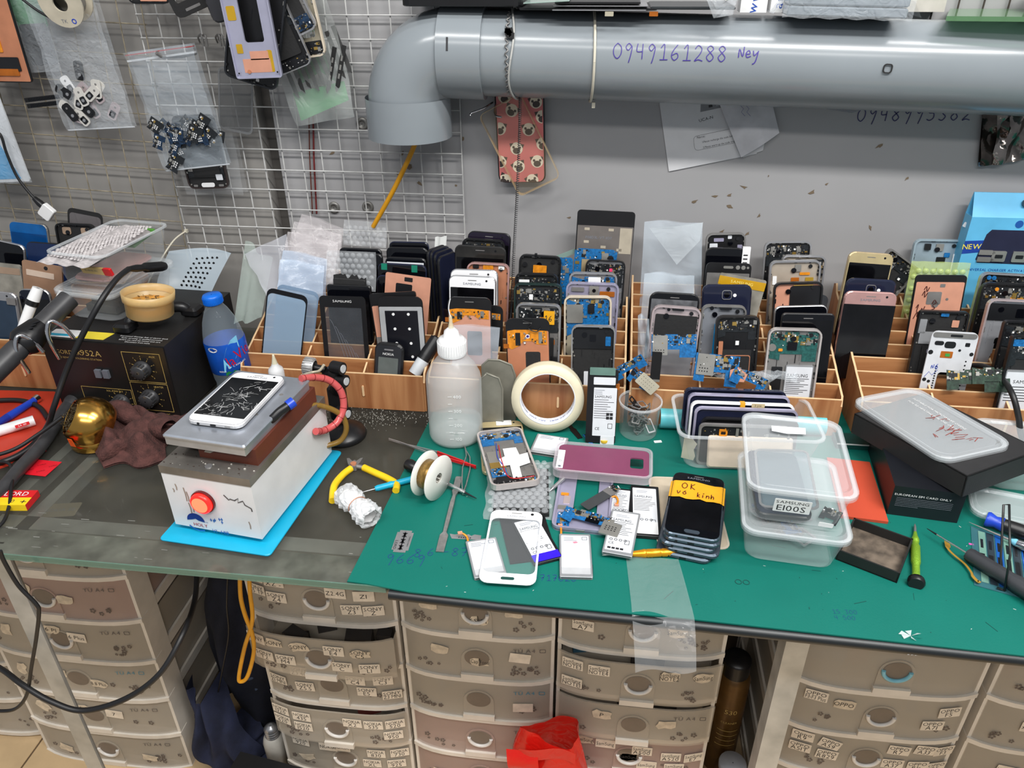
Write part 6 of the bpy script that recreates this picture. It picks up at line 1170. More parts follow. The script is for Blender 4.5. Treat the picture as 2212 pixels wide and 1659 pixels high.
b=MB();b.tube(spline([at_y(px,py,Y)for px,py,Y in((2060,795,1.16),(2120,790,1.13),(2160,812,1.10),(2186,850,1.05),(2200,900,1.03),(2206,940,1.02),(2225,985,1.01))],7),.0042,n=10);solo(b,'black_cable',CABLE,'black cord arching out of the last rack beside the white battery','cable')
p_,q_=at_z(1186,1062,TM+.006),at_z(1206,1044,TM+.008);t_=thing('stylus','silver pointed stylus tip poking out from under the plum case','stylus');rodpart(t_,'tip',SIL,p_,p_.lerp(q_,.4),[(.0006,0),(.0022,1)],10);rodpart(t_,'shaft',SIL,p_.lerp(q_,.4),q_+(q_-p_)*.6,[(.0026,0),(.003,1)],12)
# ================================================================== ON THE GLASS HALF OF THE COUNTER
# ---- suction / heating machine on its cyan mat
TG=TZ-.0008
b=MB();a,c,e=at_z(343,1167,TZ),at_z(583,1203,TZ),at_z(733,985,TZ)
xv=c-a;yl=.236;M=frame(((a.x+c.x)/2-.0,(a.y+c.y)/2,TG),xv,(-xv.y,xv.x,0));W_=xv.length
b.slab(rr(W_,yl,.006,3,0,yl/2),0,.003,bev=.0008);cm=solo(b,'silicone_mat',mat('cyan_mat',(18,166,204),.45,var=.02),'bright cyan silicone mat under the white heating machine','mat',M)
mx0,mx1=-.5445,-.4165;my0,my1=.7225,.926;mz=TG+.003;mh=.1045
mc=thing('heating_machine','white suction heating machine with a glowing red button','machine',Tm((mx0+mx1)/2,my0,mz)@Rm(-7.2,'Z'));W_=mx1-mx0;D_=my1-my0;MI=mc.matrix_world.inverted()
WEN=mat('white_enamel',(226,226,226),.35,var=.03,scale=30)
b=MB();b.box(-W_/2,0,.008,W_/2,D_,mh-.012);part(b,'housing',WEN,mc)
for sx in(-1,1):
    for yy in(.022,D_-.022):b=MB();b.cyl(sx*(W_/2-.022),yy,.0085,0,.009,n=14,r1=.0105);part(b,'foot',RUB,mc)
b=MB();b.box(-W_/2-.0006,-.0008,mh-.0115,W_/2+.0006,D_+.001,mh);part(b,'steel_plate',mat('brushed_steel',(150,146,140),.38,.75,var=.12,scale=25),mc)
b=MB();b.cyl(0.0,.012,.0048,mh,mh+.0012,n=14);part(b,'screw',SIL,mc)
BRN=mat('brown_bakelite',(104,50,34),.4)
b=MB();b.box(-W_*.18,.028,mh,W_*.47,D_*.93,mh+.024);part(b,'insulator_block',BRN,mc)
b=MB();b.box(-W_*.42,.036,mh+.006,-W_*.18,D_*.9,mh+.024);part(b,'insulator_block',BRN,mc)
ALU=mat('aluminium_plate',(196,202,212),.28,.75,var=.06,scale=40)
pq=[at_z(px,py,mz+mh+.040)for px,py in((506,806),(660,816),(541,957),(350,938))];pc=MI@(sum(pq,Vector())/4)
pw,ph=.112,.168
b=MB();b.box(pc.x-pw/2,pc.y-ph/2,mh+.024,pc.x+pw/2,pc.y+ph/2,mh+.036)
q=rr(pw+.004,ph+.004,.002,1,pc.x,pc.y);b.slab(q,mh+.034,mh+.040,bev=.002);part(b,'hot_plate',ALU,mc)
for u,v in((.36,.22),(.12,-.02),(.3,-.1)):b=MB();b.cyl(pc.x+u*pw,pc.y+v*ph,.0028,mh+.040,mh+.0403,n=12);part(b,'suction_hole',DSIL,mc)
b=MB();b.cyl(0,0,.0165,0,.004,n=24,M=frame((-.010,.0002,.057),(1,0,0),(0,0,1)));part(b,'button_bezel',mat('dark_red_ring',(90,12,16),.3),mc)
b=MB();b.lathe([(.0145,.001),(.015,.006),(.0145,.0085),(.0125,.0098),(.001,.0100)],28,M=frame((-.010,0,.057),(1,0,0),(0,0,1)))
part(b,'glow_button',mat('red_glow',(255,30,24),.3,var=0,emit=1.6),mc);b=MB();b.slab(circ(.0112,24),.0100,.0103,M=frame((-.010,0,.057),(1,0,0),(0,0,1)));part(b,'button_lens',mat('lens_glow',(255,120,84),.3,var=0,emit=1.0),mc)
Mf=frame((0,-.0004,0),(1,0,0),(0,0,1));b=MB()
b.slab([(-.030+.013*math.cos(R_(a)),.020+.013*math.sin(R_(a)))for a in range(0,181,15)]+[(-.030-.005,.022),(-.030,.024),(-.030+.004,.0215)],0,.0002,0,M=Mf);b.stroke([(-.042,.011),(-.036,.0065),(-.028,.0045),(-.020,.006)],.0022,.0002,1,Mf)
b.text('HOLY',-.024,.0145,.0078,.0003,2,M=Mf);b.text('VI -H18',.004,.0085,.0082,.0003,1,M=Mf);b.text('CN',-.014,.021,.003,.0003,0,M=Mf)
for i,(x,y)in enumerate(((-.008,.026),(-.004,.025),(-.002,.027),(.008,.025),(.0085,.030),(.005,.0295))):b.box(x,y,0,x+.003,y+.001,.0002,1,Mf);b.box(x+.001,y-.002,0,x+.0018,y+.003,.0002,1,Mf)
part(b,'logo_print',[mat('logo_navy',(22,44,130),.4,var=0),mat('logo_blue',(24,96,180),.4,var=0),mat('logo_red',(170,30,36),.4,var=0)],mc)
b=MB();b.stroke([(.022,.073),(.028,.066),(.030,.068),(.036,.0665),(.042,.071),(.0405,.064),(.048,.068),(.050,.062),(.058,.058),(.0585,.053)],.0016,.0003,0,Mf)
for x,y,h_ in((-.047,.078,.01),(-.036,.074,.022),(-.033,.068,.016),(-.034,.05,.018),(-.030,.045,.01),(.05,.035,.012),(-.052,.07,.006)):b.stroke([(x,y),(x+.001,y-h_/2),(x+.0005,y-h_)],.0014,.0002,1,Mf)
part(b,'scuff',[mat('scuff_dark',(60,52,48),.6,var=0),mat('scuff_brown',(150,132,116),.7)],mc,kind='stuff')
# hoses and elbow of the machine
X0,Y0,Z0=(mx0+mx1)/2,my0,mz
def hose(name,pts,r,m,k=8,n=12):
    b=MB();b.tube(spline([MI@Vector(p)for p in pts],k),r,n=n);return part(b,name,m,mc)
el=at_y(596,902,.80);hose('hose_elbow',[el+Vector((-.016,.002,-.004)),el+Vector((-.006,-.002,-.002)),el+Vector((.004,.006,.006)),el+Vector((.012,.014,.010))],[.0058]*25,BLK)
e2=el+Vector((.012,.014,.010));b=MB();M,L=rodM(e2,e2+Vector((.006,.007,.003)));b.cyl(0,0,.0072,0,L,n=14,M=MI@M);part(b,'hose_collar',BLU,mc)
hose('air_hose',[e2,at_y(640,880,.87),at_y(690,876,.90),at_y(735,895,.92),at_y(748,925,.922),at_y(735,952,.918),at_y(700,966,.905),(mx1+.012,.885,mz+.02)],.0042,clear('amber_hose',(150,116,52),.72,.15))
pth=[at_y(650,818,.89),at_y(680,815,.91),at_y(712,822,.925),at_y(736,845,.93),at_y(742,880,.925),at_y(728,912,.91),at_y(700,930,.89),at_y(682,932,.87)]
hose('wire_sleeve',pth,.0052,clear('red_sleeve',(214,96,96),.8,.2));sp_=spline([MI@Vector(p)for p in pth],8);b=MB()
for i in range(2,len(sp_)-2,5):
    M,L=rodM(sp_[i],sp_[i+1]);b.ring(circ(.0056,12),circ(.0050,12),0,.0008,M=M)
part(b,'spiral_wrap',mat('spiral_dark_red',(120,16,20),.4),mc,kind='stuff')
b=MB()
for i in range(70):x,y=rnd.uniform(-W_/2,W_/2),rnd.choice((rnd.uniform(0,.03),rnd.uniform(0,D_)));s=rnd.uniform(.0006,.0025);b.box(x,y,mh,x+s,y+s*.7,mh+s*.5,rnd.randrange(2))
part(b,'debris',[mat('debris_white',(200,196,186),.7),mat('debris_dark',(70,60,54),.7)],mc,kind='stuff')
b=MB();b.slab([(-.012,0),(-.006,.004),(.002,.003),(.008,.006),(.014,.004),(.012,.001),(.004,-.001),(-.004,-.003)],0,.001,M=frame((-.002,.027,mh+.014),(1,0,.3),(0,-.1,1)));part(b,'tape_scrap',mat('dirty_tape',(176,166,150),.7),mc)
# cracked phone on the plate
d=laydev('cracked_phone','white phone with a shattered black screen on the hot plate',P_,[(500,801),(611,814),(528,920),(411,908)],mz+mh+.0408,.0075)
k_front(d,mat('white_silver',(222,222,224),.3,.3),WHTG,mat('cracked_black',(14,15,18),.12,var=.2),'SAMSUNG',WHT,tcol=INKF);w,h,t=d.w,d.h,d.t
b=MB();rc=random.Random(17)
for k in range(90):
    cx,cy=rc.choice(((.1,.3),(-.28,.28),(-.05,.55),(.28,.36),(.0,.16),(.2,.75),(.05,.4)));x,y=(cx+rc.gauss(0,.1))*w,(cy+rc.gauss(0,.05))*h;a=rc.uniform(0,6.283);L=rc.uniform(.003,.018)
    P4=[(x,y)]
    for s in range(3):a+=rc.gauss(0,.5);P4.append((P4[-1][0]+L/3*math.cos(a),P4[-1][1]+L/3*math.sin(a)))
    P4=[(min(max(px,-.45*w),.45*w),min(max(py,.125*h),.855*h))for px,py in P4];b.stroke(P4,rc.uniform(.00018,.0006),t+.0009)
part(b,'crack',mat('crack_white',(206,206,206),.5,var=0),d.root,kind='stuff')
Mb=frame((0,-.0003,t/2),(1,0,0),(0,0,1));b=MB();b.slab(rr(.008,.0026,.0012,3,0,0),0,.0004,M=Mb);part(b,'charging_port',CHIP,d.root);b=MB();b.cyl(-.27*w,0,.0018,0,.0004,n=12,M=Mb);part(b,'audio_jack',CHIP,d.root);b=MB();[b.cyl(.22*w+.0016*i,-.0006+.0014*j,.0004,0,.0004,n=6,M=Mb)for i in range(5)for j in range(2)];part(b,'speaker_grille',DSIL,d.root,kind='stuff')
# ---- lens clamp stand behind the machine
cl_=thing('clamp_stand','black jointed clamp stand with silver knob and round base','clamp stand');bc=at_z(742,940,TZ);by=bc.y
b=MB();b.lathe([(.001,.0),(.036,.0),(.037,.004),(.034,.010),(.022,.016),(.012,.02),(.001,.021)],36,M=Tm(bc.x,by,TG));part(b,'base',BLK,cl_)
cols=[at_y(px,py,by+.01)for px,py in((725,905),(722,870),(722,835),(715,805))]
b=MB();b.slab(rr(.026,.062,.006,3),-.010,.010,M=frame((bc.x-.006,by+.012,TG+.055),(1,0,0),(.0,0,1)),bev=.003);part(b,'column',BLK,cl_)
j1_=at_y(735,812,by);j2_=at_y(707,797,by)
b=MB();b.tube([j2_+Vector((.002,0,0)),j1_+Vector((-.004,.002,-.012)),Vector((bc.x-.004,by+.01,TG+.08))],[.0125,.0135,.012],n=16);part(b,'arm',BLK,cl_)
b=MB();M,L=rodM(at_y(662,790,by+.004),at_y(690,796,by+.002));b.cyl(0,0,.0055,0,L+.01,n=12,M=M);part(b,'joint_pin',BLK,cl_)
b=MB();M,L=rodM(at_y(656,789,by+.004),at_y(680,793,by+.003));b.lathe([(.002,0),(.0112,.001),(.0125,.004),(.0125,L-.003),(.010,L)],30,M=M)
for i in range(20):b.box(.0115,-.0009,.002,.0137,.0009,L-.002,M=M@Matrix.Rotation(R_(18*i),4,'Z'))
part(b,'knob',mat('cast_silver',(186,186,186),.35,.6),cl_)
for px,py in((737,795),(744,822),(748,892)):
    p=at_y(px,py,by-.004);M,L=rodM(p+Vector((-.014,.002,0)),p+Vector((.004,-.004,.001)));b=MB();b.cyl(0,0,.0098,0,L,0,18,M);b.cyl(0,0,.0062,L,L+.0012,1,16,M);part(b,'joint_screw',[BLK,mat('screw_grey',(196,198,200),.35)],cl_)
b=MB();b.tube(spline([at_y(652,812,.91),at_y(672,805,by-.014),at_y(690,801,by-.014),at_y(700,788,by-.012)],5),.0022,n=6);part(b,'cotton_cord',mat('cotton',(196,186,164),.8),cl_)
# ---- small dropper bottle
c=at_y(596,800,1.03);db=thing('dropper_bottle','tiny white dropper bottle behind the hot plate','bottle',Tm(c.x,1.03,TZ));zt=at_y(594,766,1.03).z-TZ
b=MB();b.lathe([(.001,0),(.0125,.0),(.0125,zt-.030),(.011,zt-.025),(.006,zt-.020),(.005,zt-.016)],20);part(b,'body',clear('dropper_milk',(230,232,234),.8,.3),db)
b=MB();b.lathe([(.0052,zt-.018),(.004,zt-.012),(.0022,zt-.004),(.0016,zt),(.0005,zt+.0005)],12,caps=True);part(b,'nozzle',clear('dropper_nozzle',(226,222,196),.75,.2),db)
# ---- hot-air station
gx0,gx1,gy0,gz1=-.888,-.672,.997,.1345;GW=gx1-gx0;gs=thing('soldering_station','black hot-air soldering station with round dials','soldering station',Tm((gx0+gx1)/2,gy0,TG)@Rm(-2.5,'Z'));GD=.215
STB=mat('station_black',(30,29,29),.45,var=.06,bump=.15,bscale=600)
b=MB();b.box(-GW/2,0,.004,GW/2,GD,gz1);part(b,'case',STB,gs);b=MB();b.box(-GW/2+.001,-.002,.006,GW/2-.001,0,gz1-.002);part(b,'front_panel',mat('station_front',(24,22,21),.35),gs)
for sx in(-1,1):b=MB();b.box(sx*GW*.4-.01,.02,0,sx*GW*.4+.01,.04,.004);part(b,'foot',RUB,gs)
Mf=frame((0,-.0024,0),(1,0,0),(0,0,1));b=MB()
b.text('GORDAK',-.062,.112,.0105,0,0,M=Mf);b.text('952A',-.022,.113,.0145,0,0,M=Mf,sx=1.1);b.text('SMD REWORK SOLDERING STATION',-.046,.102,.0046,0,0,M=Mf);part(b,'name_print',INKG,gs);b=MB()
def outl(x0,y0,x1,y1):b.ring([(x0,y0),(x1,y0),(x1,y1),(x0,y1)],[(x0+.0007,y0+.0007),(x1-.0007,y0+.0007),(x1-.0007,y1-.0007),(x0+.0007,y1-.0007)],0,.0002,M=Mf)
outl(.032,.068,.098,.121);outl(.032,.014,.098,.066);outl(-.060,.014,.030,.050);b.text('AUX',.084,.115,.0048,0,0,M=Mf);b.text('HEATER',.082,.060,.0045,0,0,M=Mf);b.text('SOL-TEMP.SET',.0,.045,.0046,0,0,M=Mf);b.text('GORDAK CE EMC',.062,.0075,.0068,0,0,M=Mf)
for cx,cy in((.063,.092),(.063,.040),(.008,.026)):
    for i in range(9):
        a=R_(225-33.75*i);b.box(.0162,-.0003,0,.0195,.0003,.0002,M=Mf@Tm(cx,cy,0)@Matrix.Rotation(a,4,'Z'));b.text(str(i),cx+.0225*math.cos(a),cy+.0225*math.sin(a),.0034,0,0,M=Mf)
part(b,'panel_print',INKG,gs,kind='stuff')
for cx,cy in((.063,.092),(.063,.040),(.008,.026)):
    b=MB();b.lathe([(.0145,0),(.0145,.004),(.012,.006),(.0115,.015),(.010,.0165),(.001,.0168)],24,M=Mf@Tm(cx,cy,0))
    for i in range(14):b.box(.0112,-.0012,.006,.0132,.0012,.015,M=Mf@Tm(cx,cy,0)@Matrix.Rotation(6.283*i/14,4,'Z'))
    part(b,'dial',mat('dial_grey',(52,52,54),.35),gs)
for x in(-.018,-.004):b=MB();b.box(-.005,-.008,0,.005,.006,.005,M=Mf@Tm(x,.079,0));part(b,'rocker_switch',mat('switch_grey',(104,108,116),.35),gs)
b=MB();b.slab(rr(.052,.026,.001,1),0,.0003,M=Tm(-.075,.018,gz1));b.box(-.026,-.009,.0003,.012,-.002,.0005,1,Tm(-.075,.018,gz1));part(b,'sticker',[WHT,CYA],gs)
b=MB();b.slab([(-.024,-.012),(.026,-.012),(.030,.012),(-.018,.012)],0,.0003,M=Tm(-.026,.018,gz1));part(b,'sticker',mat('yellow_label',(236,214,60),.4),gs)
b=MB();[b.text(t,.060,.024-i*.0062,.0048,gz1+.0003,0,sx=.9)for i,t in enumerate(('Guaranteed Warning: Risk of electric shock','Refer servicing to qualified personnel','Before use read the manual with care','Disconnect from mains'))];part(b,'caution_print',INKW,gs)
b=MB();b.tube(spline([(.02,.045,gz1+.001),(.024,.052,gz1+.016),(.035,.075,gz1+.018),(.06,.10,gz1+.018),(.08,.11,gz1+.016),(.09,.115,gz1+.001)],5),.0095,n=10);part(b,'handle',BLK,gs)
for x,y in((.018,.042),(.092,.118)):b=MB();b.slab(rr(.03,.03,.005,3,x,y),gz1,gz1+.016,bev=.004);part(b,'handle_mount',BLK,gs)
# flux tub on top
c=at_z(322,706,TG+gz1+.003);fx_=thing('flux_tub','round tub of amber flux paste on the station','tub',Tm(c.x,c.y+.012,TG+gz1+.0185)@Rm(-5,'X')@Rm(5,'Y'))
b=MB();b.lathe([(.001,0),(.033,0),(.036,.003),(.037,.026),(.0395,.0275),(.0405,.041),(.039,.041),(.0385,.029)],36);part(b,'tub',clear('flux_plastic',(232,198,136),.6,.3),fx_)
b=MB();b.lathe([(.001,.001),(.0335,.001),(.035,.022),(.03,.024),(.02,.0225),(.001,.023)],30);part(b,'flux',mat('flux_amber',(214,150,62),.3,var=.15,scale=30),fx_)
b=MB()
for i in range(60):a,r_=rnd.uniform(0,6.28),rnd.uniform(0,.03);b.box(-.003,-.0006,0,.003,.0006,.0012,rnd.randrange(2),Tm(r_*math.cos(a),r_*math.sin(a),.024)@Rm(rnd.uniform(0,180),'Z')@Rm(rnd.uniform(-20,20),'Y'))
part(b,'residue',[mat('flux_residue',(96,74,44),.5),mat('flux_residue2',(170,140,90),.5)],fx_,kind='stuff')
# takeaway boxes on top
zt=TG+gz1+.001
tb1=container('lidded clear takeaway box on the station, holding dark parts',Tm(-.826,1.14,zt)@Rm(-9,'Z'),.112,.166,.050)
tb2=container('open clear takeaway box crowned with bubble wrap, stacked on the lidded one',Tm(-.826,1.150,zt+.0565)@Rm(-7.4,'Z'),.110,.170,.059,lid=False)
b=MB();b.box(-.03,-.05,0,.03,.05,.012);b.box(-.02,-.045,.012,.035,.02,.022);part(b,'dark_parts',CONT[0],tb1,Tm(0,0,.004),kind='stuff')
m2=tb2.matrix_world
b=MB();b.sheet(lambda a,c:((a-.5)*.100*(1+.15*c),(c-.5)*.165-.012,.004*math.sin(9*a)*math.sin(5*c)+.002*math.sin(20*a)),14,18);domes(b,.094,.15,.0062,.0028,0,0,fn=lambda x,y:.0015+.003*math.sin(40*x)*math.sin(30*y),jit=.3,rd=random.Random(3));solo(b,'bubble_sheet',mat('foil_bubble',(198,192,192),.22,.0,var=.12,scale=150),'silvery bubble wrap sheet lying on the open takeaway box','bubble wrap',m2@Tm(-.004,-.012,.054)@Rm(3,'X'))
b=MB();b.box(-.016,-.03,0,.016,.03,.006);solo(b,'boxed_item',[mat('lime_green',(88,160,60),.4)],'green plastic item inside the open takeaway box','plastic item',m2@Tm(.020,.040,.044)@Rm(8,'X'))
b=MB();b.slab(rr(.05,.012,.001,1),0,.004);b.slab(rr(.016,.013,.001,1,.03),.0,.0045,1);b.text('G1L-001 SSL-00-1',-.004,.001,.004,.0042,2);solo(b,'labelled_box',[mat('label_yellow',(230,190,70),.5),RED,INK],'thin yellow and red labelled strip inside the open takeaway box','label',m2@frame((.02,-.070,.030),(1,-.1,.05),(0,-.25,1)))
d=Dev('boxed_phone','rose phone lying in the open takeaway box',P_,m2@Tm(.0,-.066,.005),.068,.12);k_back(d,ROSE,0)
# perforated plastic sheet
pa=[at_y(px,py,y)for px,py,y in((366,542,1.27),(500,546,1.285),(440,672,1.20),(336,628,1.20))]
ps=thing('perforated_sheet','bent frosted plastic sheet with rows of punched holes','plastic sheet');
def psf(a,c):
    p=(pa[3]*(1-a)+pa[2]*a)*(1-c)+(pa[0]*(1-a)+pa[1]*a)*c;return p+Vector((0,.022*math.sin(math.pi*a)-.01*math.sin(3*c),0))
b=MB();b.sheet(psf,12,12);part(b,'sheet',clear('frost_sheet',(196,212,224),.55,.3),ps)
b=MB()
for i in range(5):
    for j in range(7):
        p=psf(.38+.085*i+.012*j,.22+.095*j+.02*i)+Vector((0,-.0012,.0004));b.slab(circ(.0023,8),0,.0003,M=frame(p,(1,0,0),(0,.25,1)))
part(b,'hole',CHIP,ps,kind='stuff')
# zip tie and iron handle above the station
b=MB();b.tube(spline([at_y(402,499,1.325),at_y(375,520,1.29),at_y(345,565,1.25),at_y(325,600,1.22),at_y(320,612,1.215)],6),.0017,n=6);b.box(-.003,-.003,-.003,.003,.003,.003,M=Matrix.Translation(at_y(402,499,1.325)));solo(b,'cable_tie',_M['tie_white'],'long cream cable tie fixed to the wire grid edge','cable tie')
# black iron on a cord across the station
ih=thing('soldering_iron','black cabled iron handle lying across the takeaway boxes','soldering iron');a,c=at_y(355,575,1.15),at_y(278,581,1.07)
rodpart(ih,'handle',BLK,a,c,[(.007,0),(.0085,.1),(.0082,.55),(.0055,.6),(.0062,.8),(.004,1)])
b=MB();b.tube(spline([c,at_y(250,605,1.03),at_y(215,655,.99),at_y(170,740,.96),at_y(140,810,.94),at_y(116,880,.915),at_z(100,925,TZ+.02),at_z(60,970,TZ+.008),at_z(0,1000,TZ+.006),at_z(-120,1030,TZ+.006)],7),.0045,n=10);part(b,'cord',CABLE,ih)
# hot-air wand in its hook holder
hw_=thing('hot_air_wand','thick dark grey hot-air wand in a chrome hook holder','hot air wand');GRYD=mat('dark_grey_tube',(58,58,60),.4,var=.1,scale=60);a,c=at_y(150,645,1.03),at_y(-60,850,.86)
rodpart(hw_,'tube',GRYD,a,c,[(.0155,0),(.0155,.52),(.0165,.56),(.0165,1)],24)
f=lambda t:a.lerp(c,t);rodpart(hw_,'grip',BLK,f(.3),f(.53),[(.0165,0),(.019,.12),(.0215,.4),(.0235,.6),(.0235,.8),(.018,1)],20)
for i in range(3):b=MB();p=f(.33+.035*i);b.slab(rr(.016,.0022,.001,2),0,.002,M=frame(p+Vector((.008,-.012,.0145)),(1,.15,.35),(0,1,.6)));part(b,'vent_slot',CHIP,hw_)
for t,dx in((.36,.026),(.52,-.0)):
    p=f(t);b=MB();b.tube(spline([p+Vector((.008+dx,-.012,-.04)),p+Vector((.006+dx,-.018,.0)),p+Vector((.010+dx,-.010,.022)),p+Vector((.02+dx,.0,.012)),p+Vector((.028+dx,.006,-.012))],6),.0032,n=8);part(b,'holder_hook',CHR,hw_)
# markers, toothbrush, small cup by the far rack
def pen(name,label,p,q,segs,cat='marker',n=16):
    t=thing(name,label,cat);p,q=Vector(p),Vector(q)
    for nm,m,s0,s1,r0,r1 in segs:rodpart(t,nm,m,p.lerp(q,s0),p.lerp(q,s1),[(r0,0),(r1,1)],n)
    return t
pen('marker_pen','black and white marker standing upright by the wand',at_y(48,710,1.02),at_y(82,622,1.05),[('barrel',WHT,0,.58,.0075,.0085),('band',BLK,.58,.7,.0098,.0098),('cap',WHT,.7,1,.0095,.008),('clip',BLK,.72,1.0,.0035,.0025)])
tbp,tbq=at_y(112,672,1.04),at_y(132,630,1.07);tbs=thing('toothbrush','white toothbrush head poking up behind the wand','toothbrush');b=MB();b.tube([tbp-(tbq-tbp)*1.2,tbp,tbq],[.003,.0035,.004],n=8);part(b,'handle',WHT,tbs);b=MB();[b.tube([tbp.lerp(tbq,.3+.1*i)+Vector((.004,-.002,0)),tbp.lerp(tbq,.3+.1*i)+Vector((.014,-.004,-.002+.002*(i%2)))],.0016,n=5)for i in range(7)];part(b,'bristles',WHT,tbs,kind='stuff')
c=at_y(92,692,1.045);b=MB();b.lathe([(.006,-.012),(.008,.0),(.011,.004),(.0095,.007),(.006,.006),(.004,.002)],20,M=Tm(c.x,1.045,c.z)@Rm(12,'X'));solo(b,'rubber_cup',mat('cream_rubber',(206,190,130),.5),'small cream rubber cap beside the upright marker','cap')
# ---- water bottle
c=at_z(497,868,TZ);c=Vector((at_y(470,690,1.10).x+.012,1.085,0));zc_=at_y(470,635,1.085).z-TZ;tl=Rm(-4,'Y')
wb=thing('water_bottle','clear water bottle with blue label and blue cap','bottle',Tm(c.x+.008,c.y,TG)@tl);PET=clear('pet_plastic',(206,222,234),.10,.05,.15,60,.8);H_=zc_
b=MB();b.lathe([(.001,.003),(.024,.0),(.031,.004),(.033,.02),(.031,.03),(.033,.04),(.033,H_*.58),(.0305,H_*.66),(.026,H_*.76),(.019,H_*.85),(.0135,H_*.9),(.0125,H_*.94)],36);part(b,'body',PET,wb)
b=MB();b.lathe([(.0332,.052),(.0338,.053),(.0338,H_*.57),(.0332,H_*.58)],40);part(b,'label',mat('label_blue',(22,84,186),.25,var=.15,scale=25),wb)
b=MB()
def onb(x,z,r=.0343):th=x/.0328;return(r*math.sin(th),-r*math.cos(th),z)
def wrap_text(t,x0,z0,size,mi,rot=0,sx=1,r=.0344):
    g=MB();g.text(t,0,0,size,0,0,rot,sx=sx,left=True);b.add([onb(x0+v[0],z0+v[1],r)for v in g.v],g.f,mi)
sw=[(.0,.0),(.012,.006),(.024,.02),(.034,.034),(.034,.052),(.022,.048),(.012,.036),(.004,.02)];n=len(sw);b.add([onb(.004+x,.058+z*1.15,.0341)for x,z in sw],[tuple(range(n))],0)
wrap_text('la',.013,.076,.024,1,14,.8);wrap_text('Vie',.027,.084,.027,1,14,.8);wrap_text('NƯỚC KHOÁNG',.012,.066,.0045,2,10)
b.add([onb(-.006+.0085*math.cos(6.283*i/16),.100+.0045*math.sin(6.283*i/16),.0342)for i in range(16)],[tuple(range(16))],2);wrap_text('Nestle',-.0125,.100,.0052,3,4,r=.0345);wrap_text('900ml',-.004,.060,.0045,2)
b.add([onb(.006+.005*i,.055+(.005 if i%2 else .002),.0342)for i in range(8)]+[onb(.041,.052,.0342),onb(.006,.052,.0342)],[tuple(range(10))],4)
part(b,'label_print',[mat('sky_swirl',(130,200,234),.3),mat('brand_red',(190,20,50),.3,var=0),INKW,mat('badge_blue',(20,50,140),.3,var=0),mat('leaf_green',(30,120,60),.4)],wb)
b=MB();b.lathe([(.0145,H_*.915),(.0155,H_*.92),(.0155,H_*.985),(.014,H_),(.001,H_)],28);
for i in range(40):b.box(.0150,-.0005,H_*.925,.0161,.0005,H_*.98,M=Matrix.Rotation(6.283*i/40,4,'Z'))
part(b,'cap',mat('cap_blue',(14,110,220),.35),wb)
# clear plastic leaning between bottle and the first rack
b=MB();pc_=[at_y(505,700,1.12),at_y(560,690,1.14),at_y(585,560,1.27),at_y(530,520,1.27)];b.sheet(lambda a,c:(pc_[0]*(1-a)+pc_[1]*a)*(1-c)+(pc_[3]*(1-a)+pc_[2]*a)*c+Vector((0,.01*math.sin(8*a),0)),8,8);solo(b,'clear_film',clear('green_clear',(196,214,206),.3,.08,.6,50,.9),'clear greenish plastic sheaf beside the water bottle','film')
# ---- towel, brass ball, strips, pens, red board
TWL=mat('towel_brown',(84,50,46),.95,var=.2,scale=90,bump=1.0,bscale=380)
o4=[at_z(px,py,TZ)for px,py in((210,880),(410,900),(345,1000),(215,1012))]
def towel(a,c):
    p=(o4[3]*(1-a)+o4[2]*a)*(1-c)+(o4[0]*(1-a)+o4[1]*a)*c;e=min(a,1-a,c,1-c)*5;e=max(0,min(1,e))
    z=.003+.024*e*(.65+.35*math.sin(9*a+3*c))+.010*math.sin(7*c-5*a+1)**2*e+.008*abs(math.sin(11*a*(.4+c)))*e
    ang=6*a;return(p.x+.008*math.sin(9*c+2),p.y+.010*math.sin(7*a),TZ+z)
b=MB();b.sheet(towel,34,26);b.sheet(lambda a,c:(towel(a,c)[0],towel(a,c)[1],TZ+.0005),10,8);o=solo(b,'towel',TWL,'crumpled brown terry towel between brass ball and machine','towel')
def towel2(a,c):
    p=at_z(225+130*a+30*c,880+50*a-6*c,TZ+.03);th=c*4.4;r_=.016+.004*math.sin(9*a);return(p.x+r_*math.cos(th)*.6,p.y+r_*math.cos(th),TZ+.022+r_*math.sin(th)+.005*math.sin(8*a))
b=MB();b.sheet(towel2,18,18);part(b,'towel_fold',TWL,o)
def towel3(a,c):
    p=at_z(222+170*a,1006-60*a,TZ);th=c*4.2-.4;r_=.013+.003*math.sin(13*a);return(p.x,p.y+.012+r_*math.cos(th),TZ+.013+r_*math.sin(th)*(.8+.3*math.sin(8*a)))
b=MB();b.sheet(towel3,20,16);part(b,'towel_fold',TWL,o)
c=at_z(195,968,TZ);tbl=thing('brass_ball','polished brass tip-cleaner ball filled with metal shavings','tip cleaner',Tm(c.x,c.y+.018,TG));BRS=mat('polished_brass',(222,170,84),.2,1,var=.03,scale=8);RB=.040
zc2=.037;ax_=Vector((-.66,-.46,.58)).normalized()
MO=rodM((0,0,0),ax_)[0];prof=[(RB*math.sin(R_(a)),RB*math.cos(R_(a)))for a in range(42,136,5)]
b=MB();b.lathe(prof,36,M=Tm(0,0,zc2)@MO);b.lathe([(r*.97,z*.97)for r,z in prof[:6]],36,M=Tm(0,0,zc2)@MO);b.lathe([(RB*math.sin(R_(42)),RB*math.cos(R_(42))),(RB*.97*math.sin(R_(42)),RB*.97*math.cos(R_(42)))],36,M=Tm(0,0,zc2)@MO);part(b,'ball',BRS,tbl)
b=MB();b.lathe([(.001,0),(.033,0),(.036,.003),(.0355,.014),(.034,.017)],36);part(b,'base',BRS,tbl)
b=MB();rsh=random.Random(4)
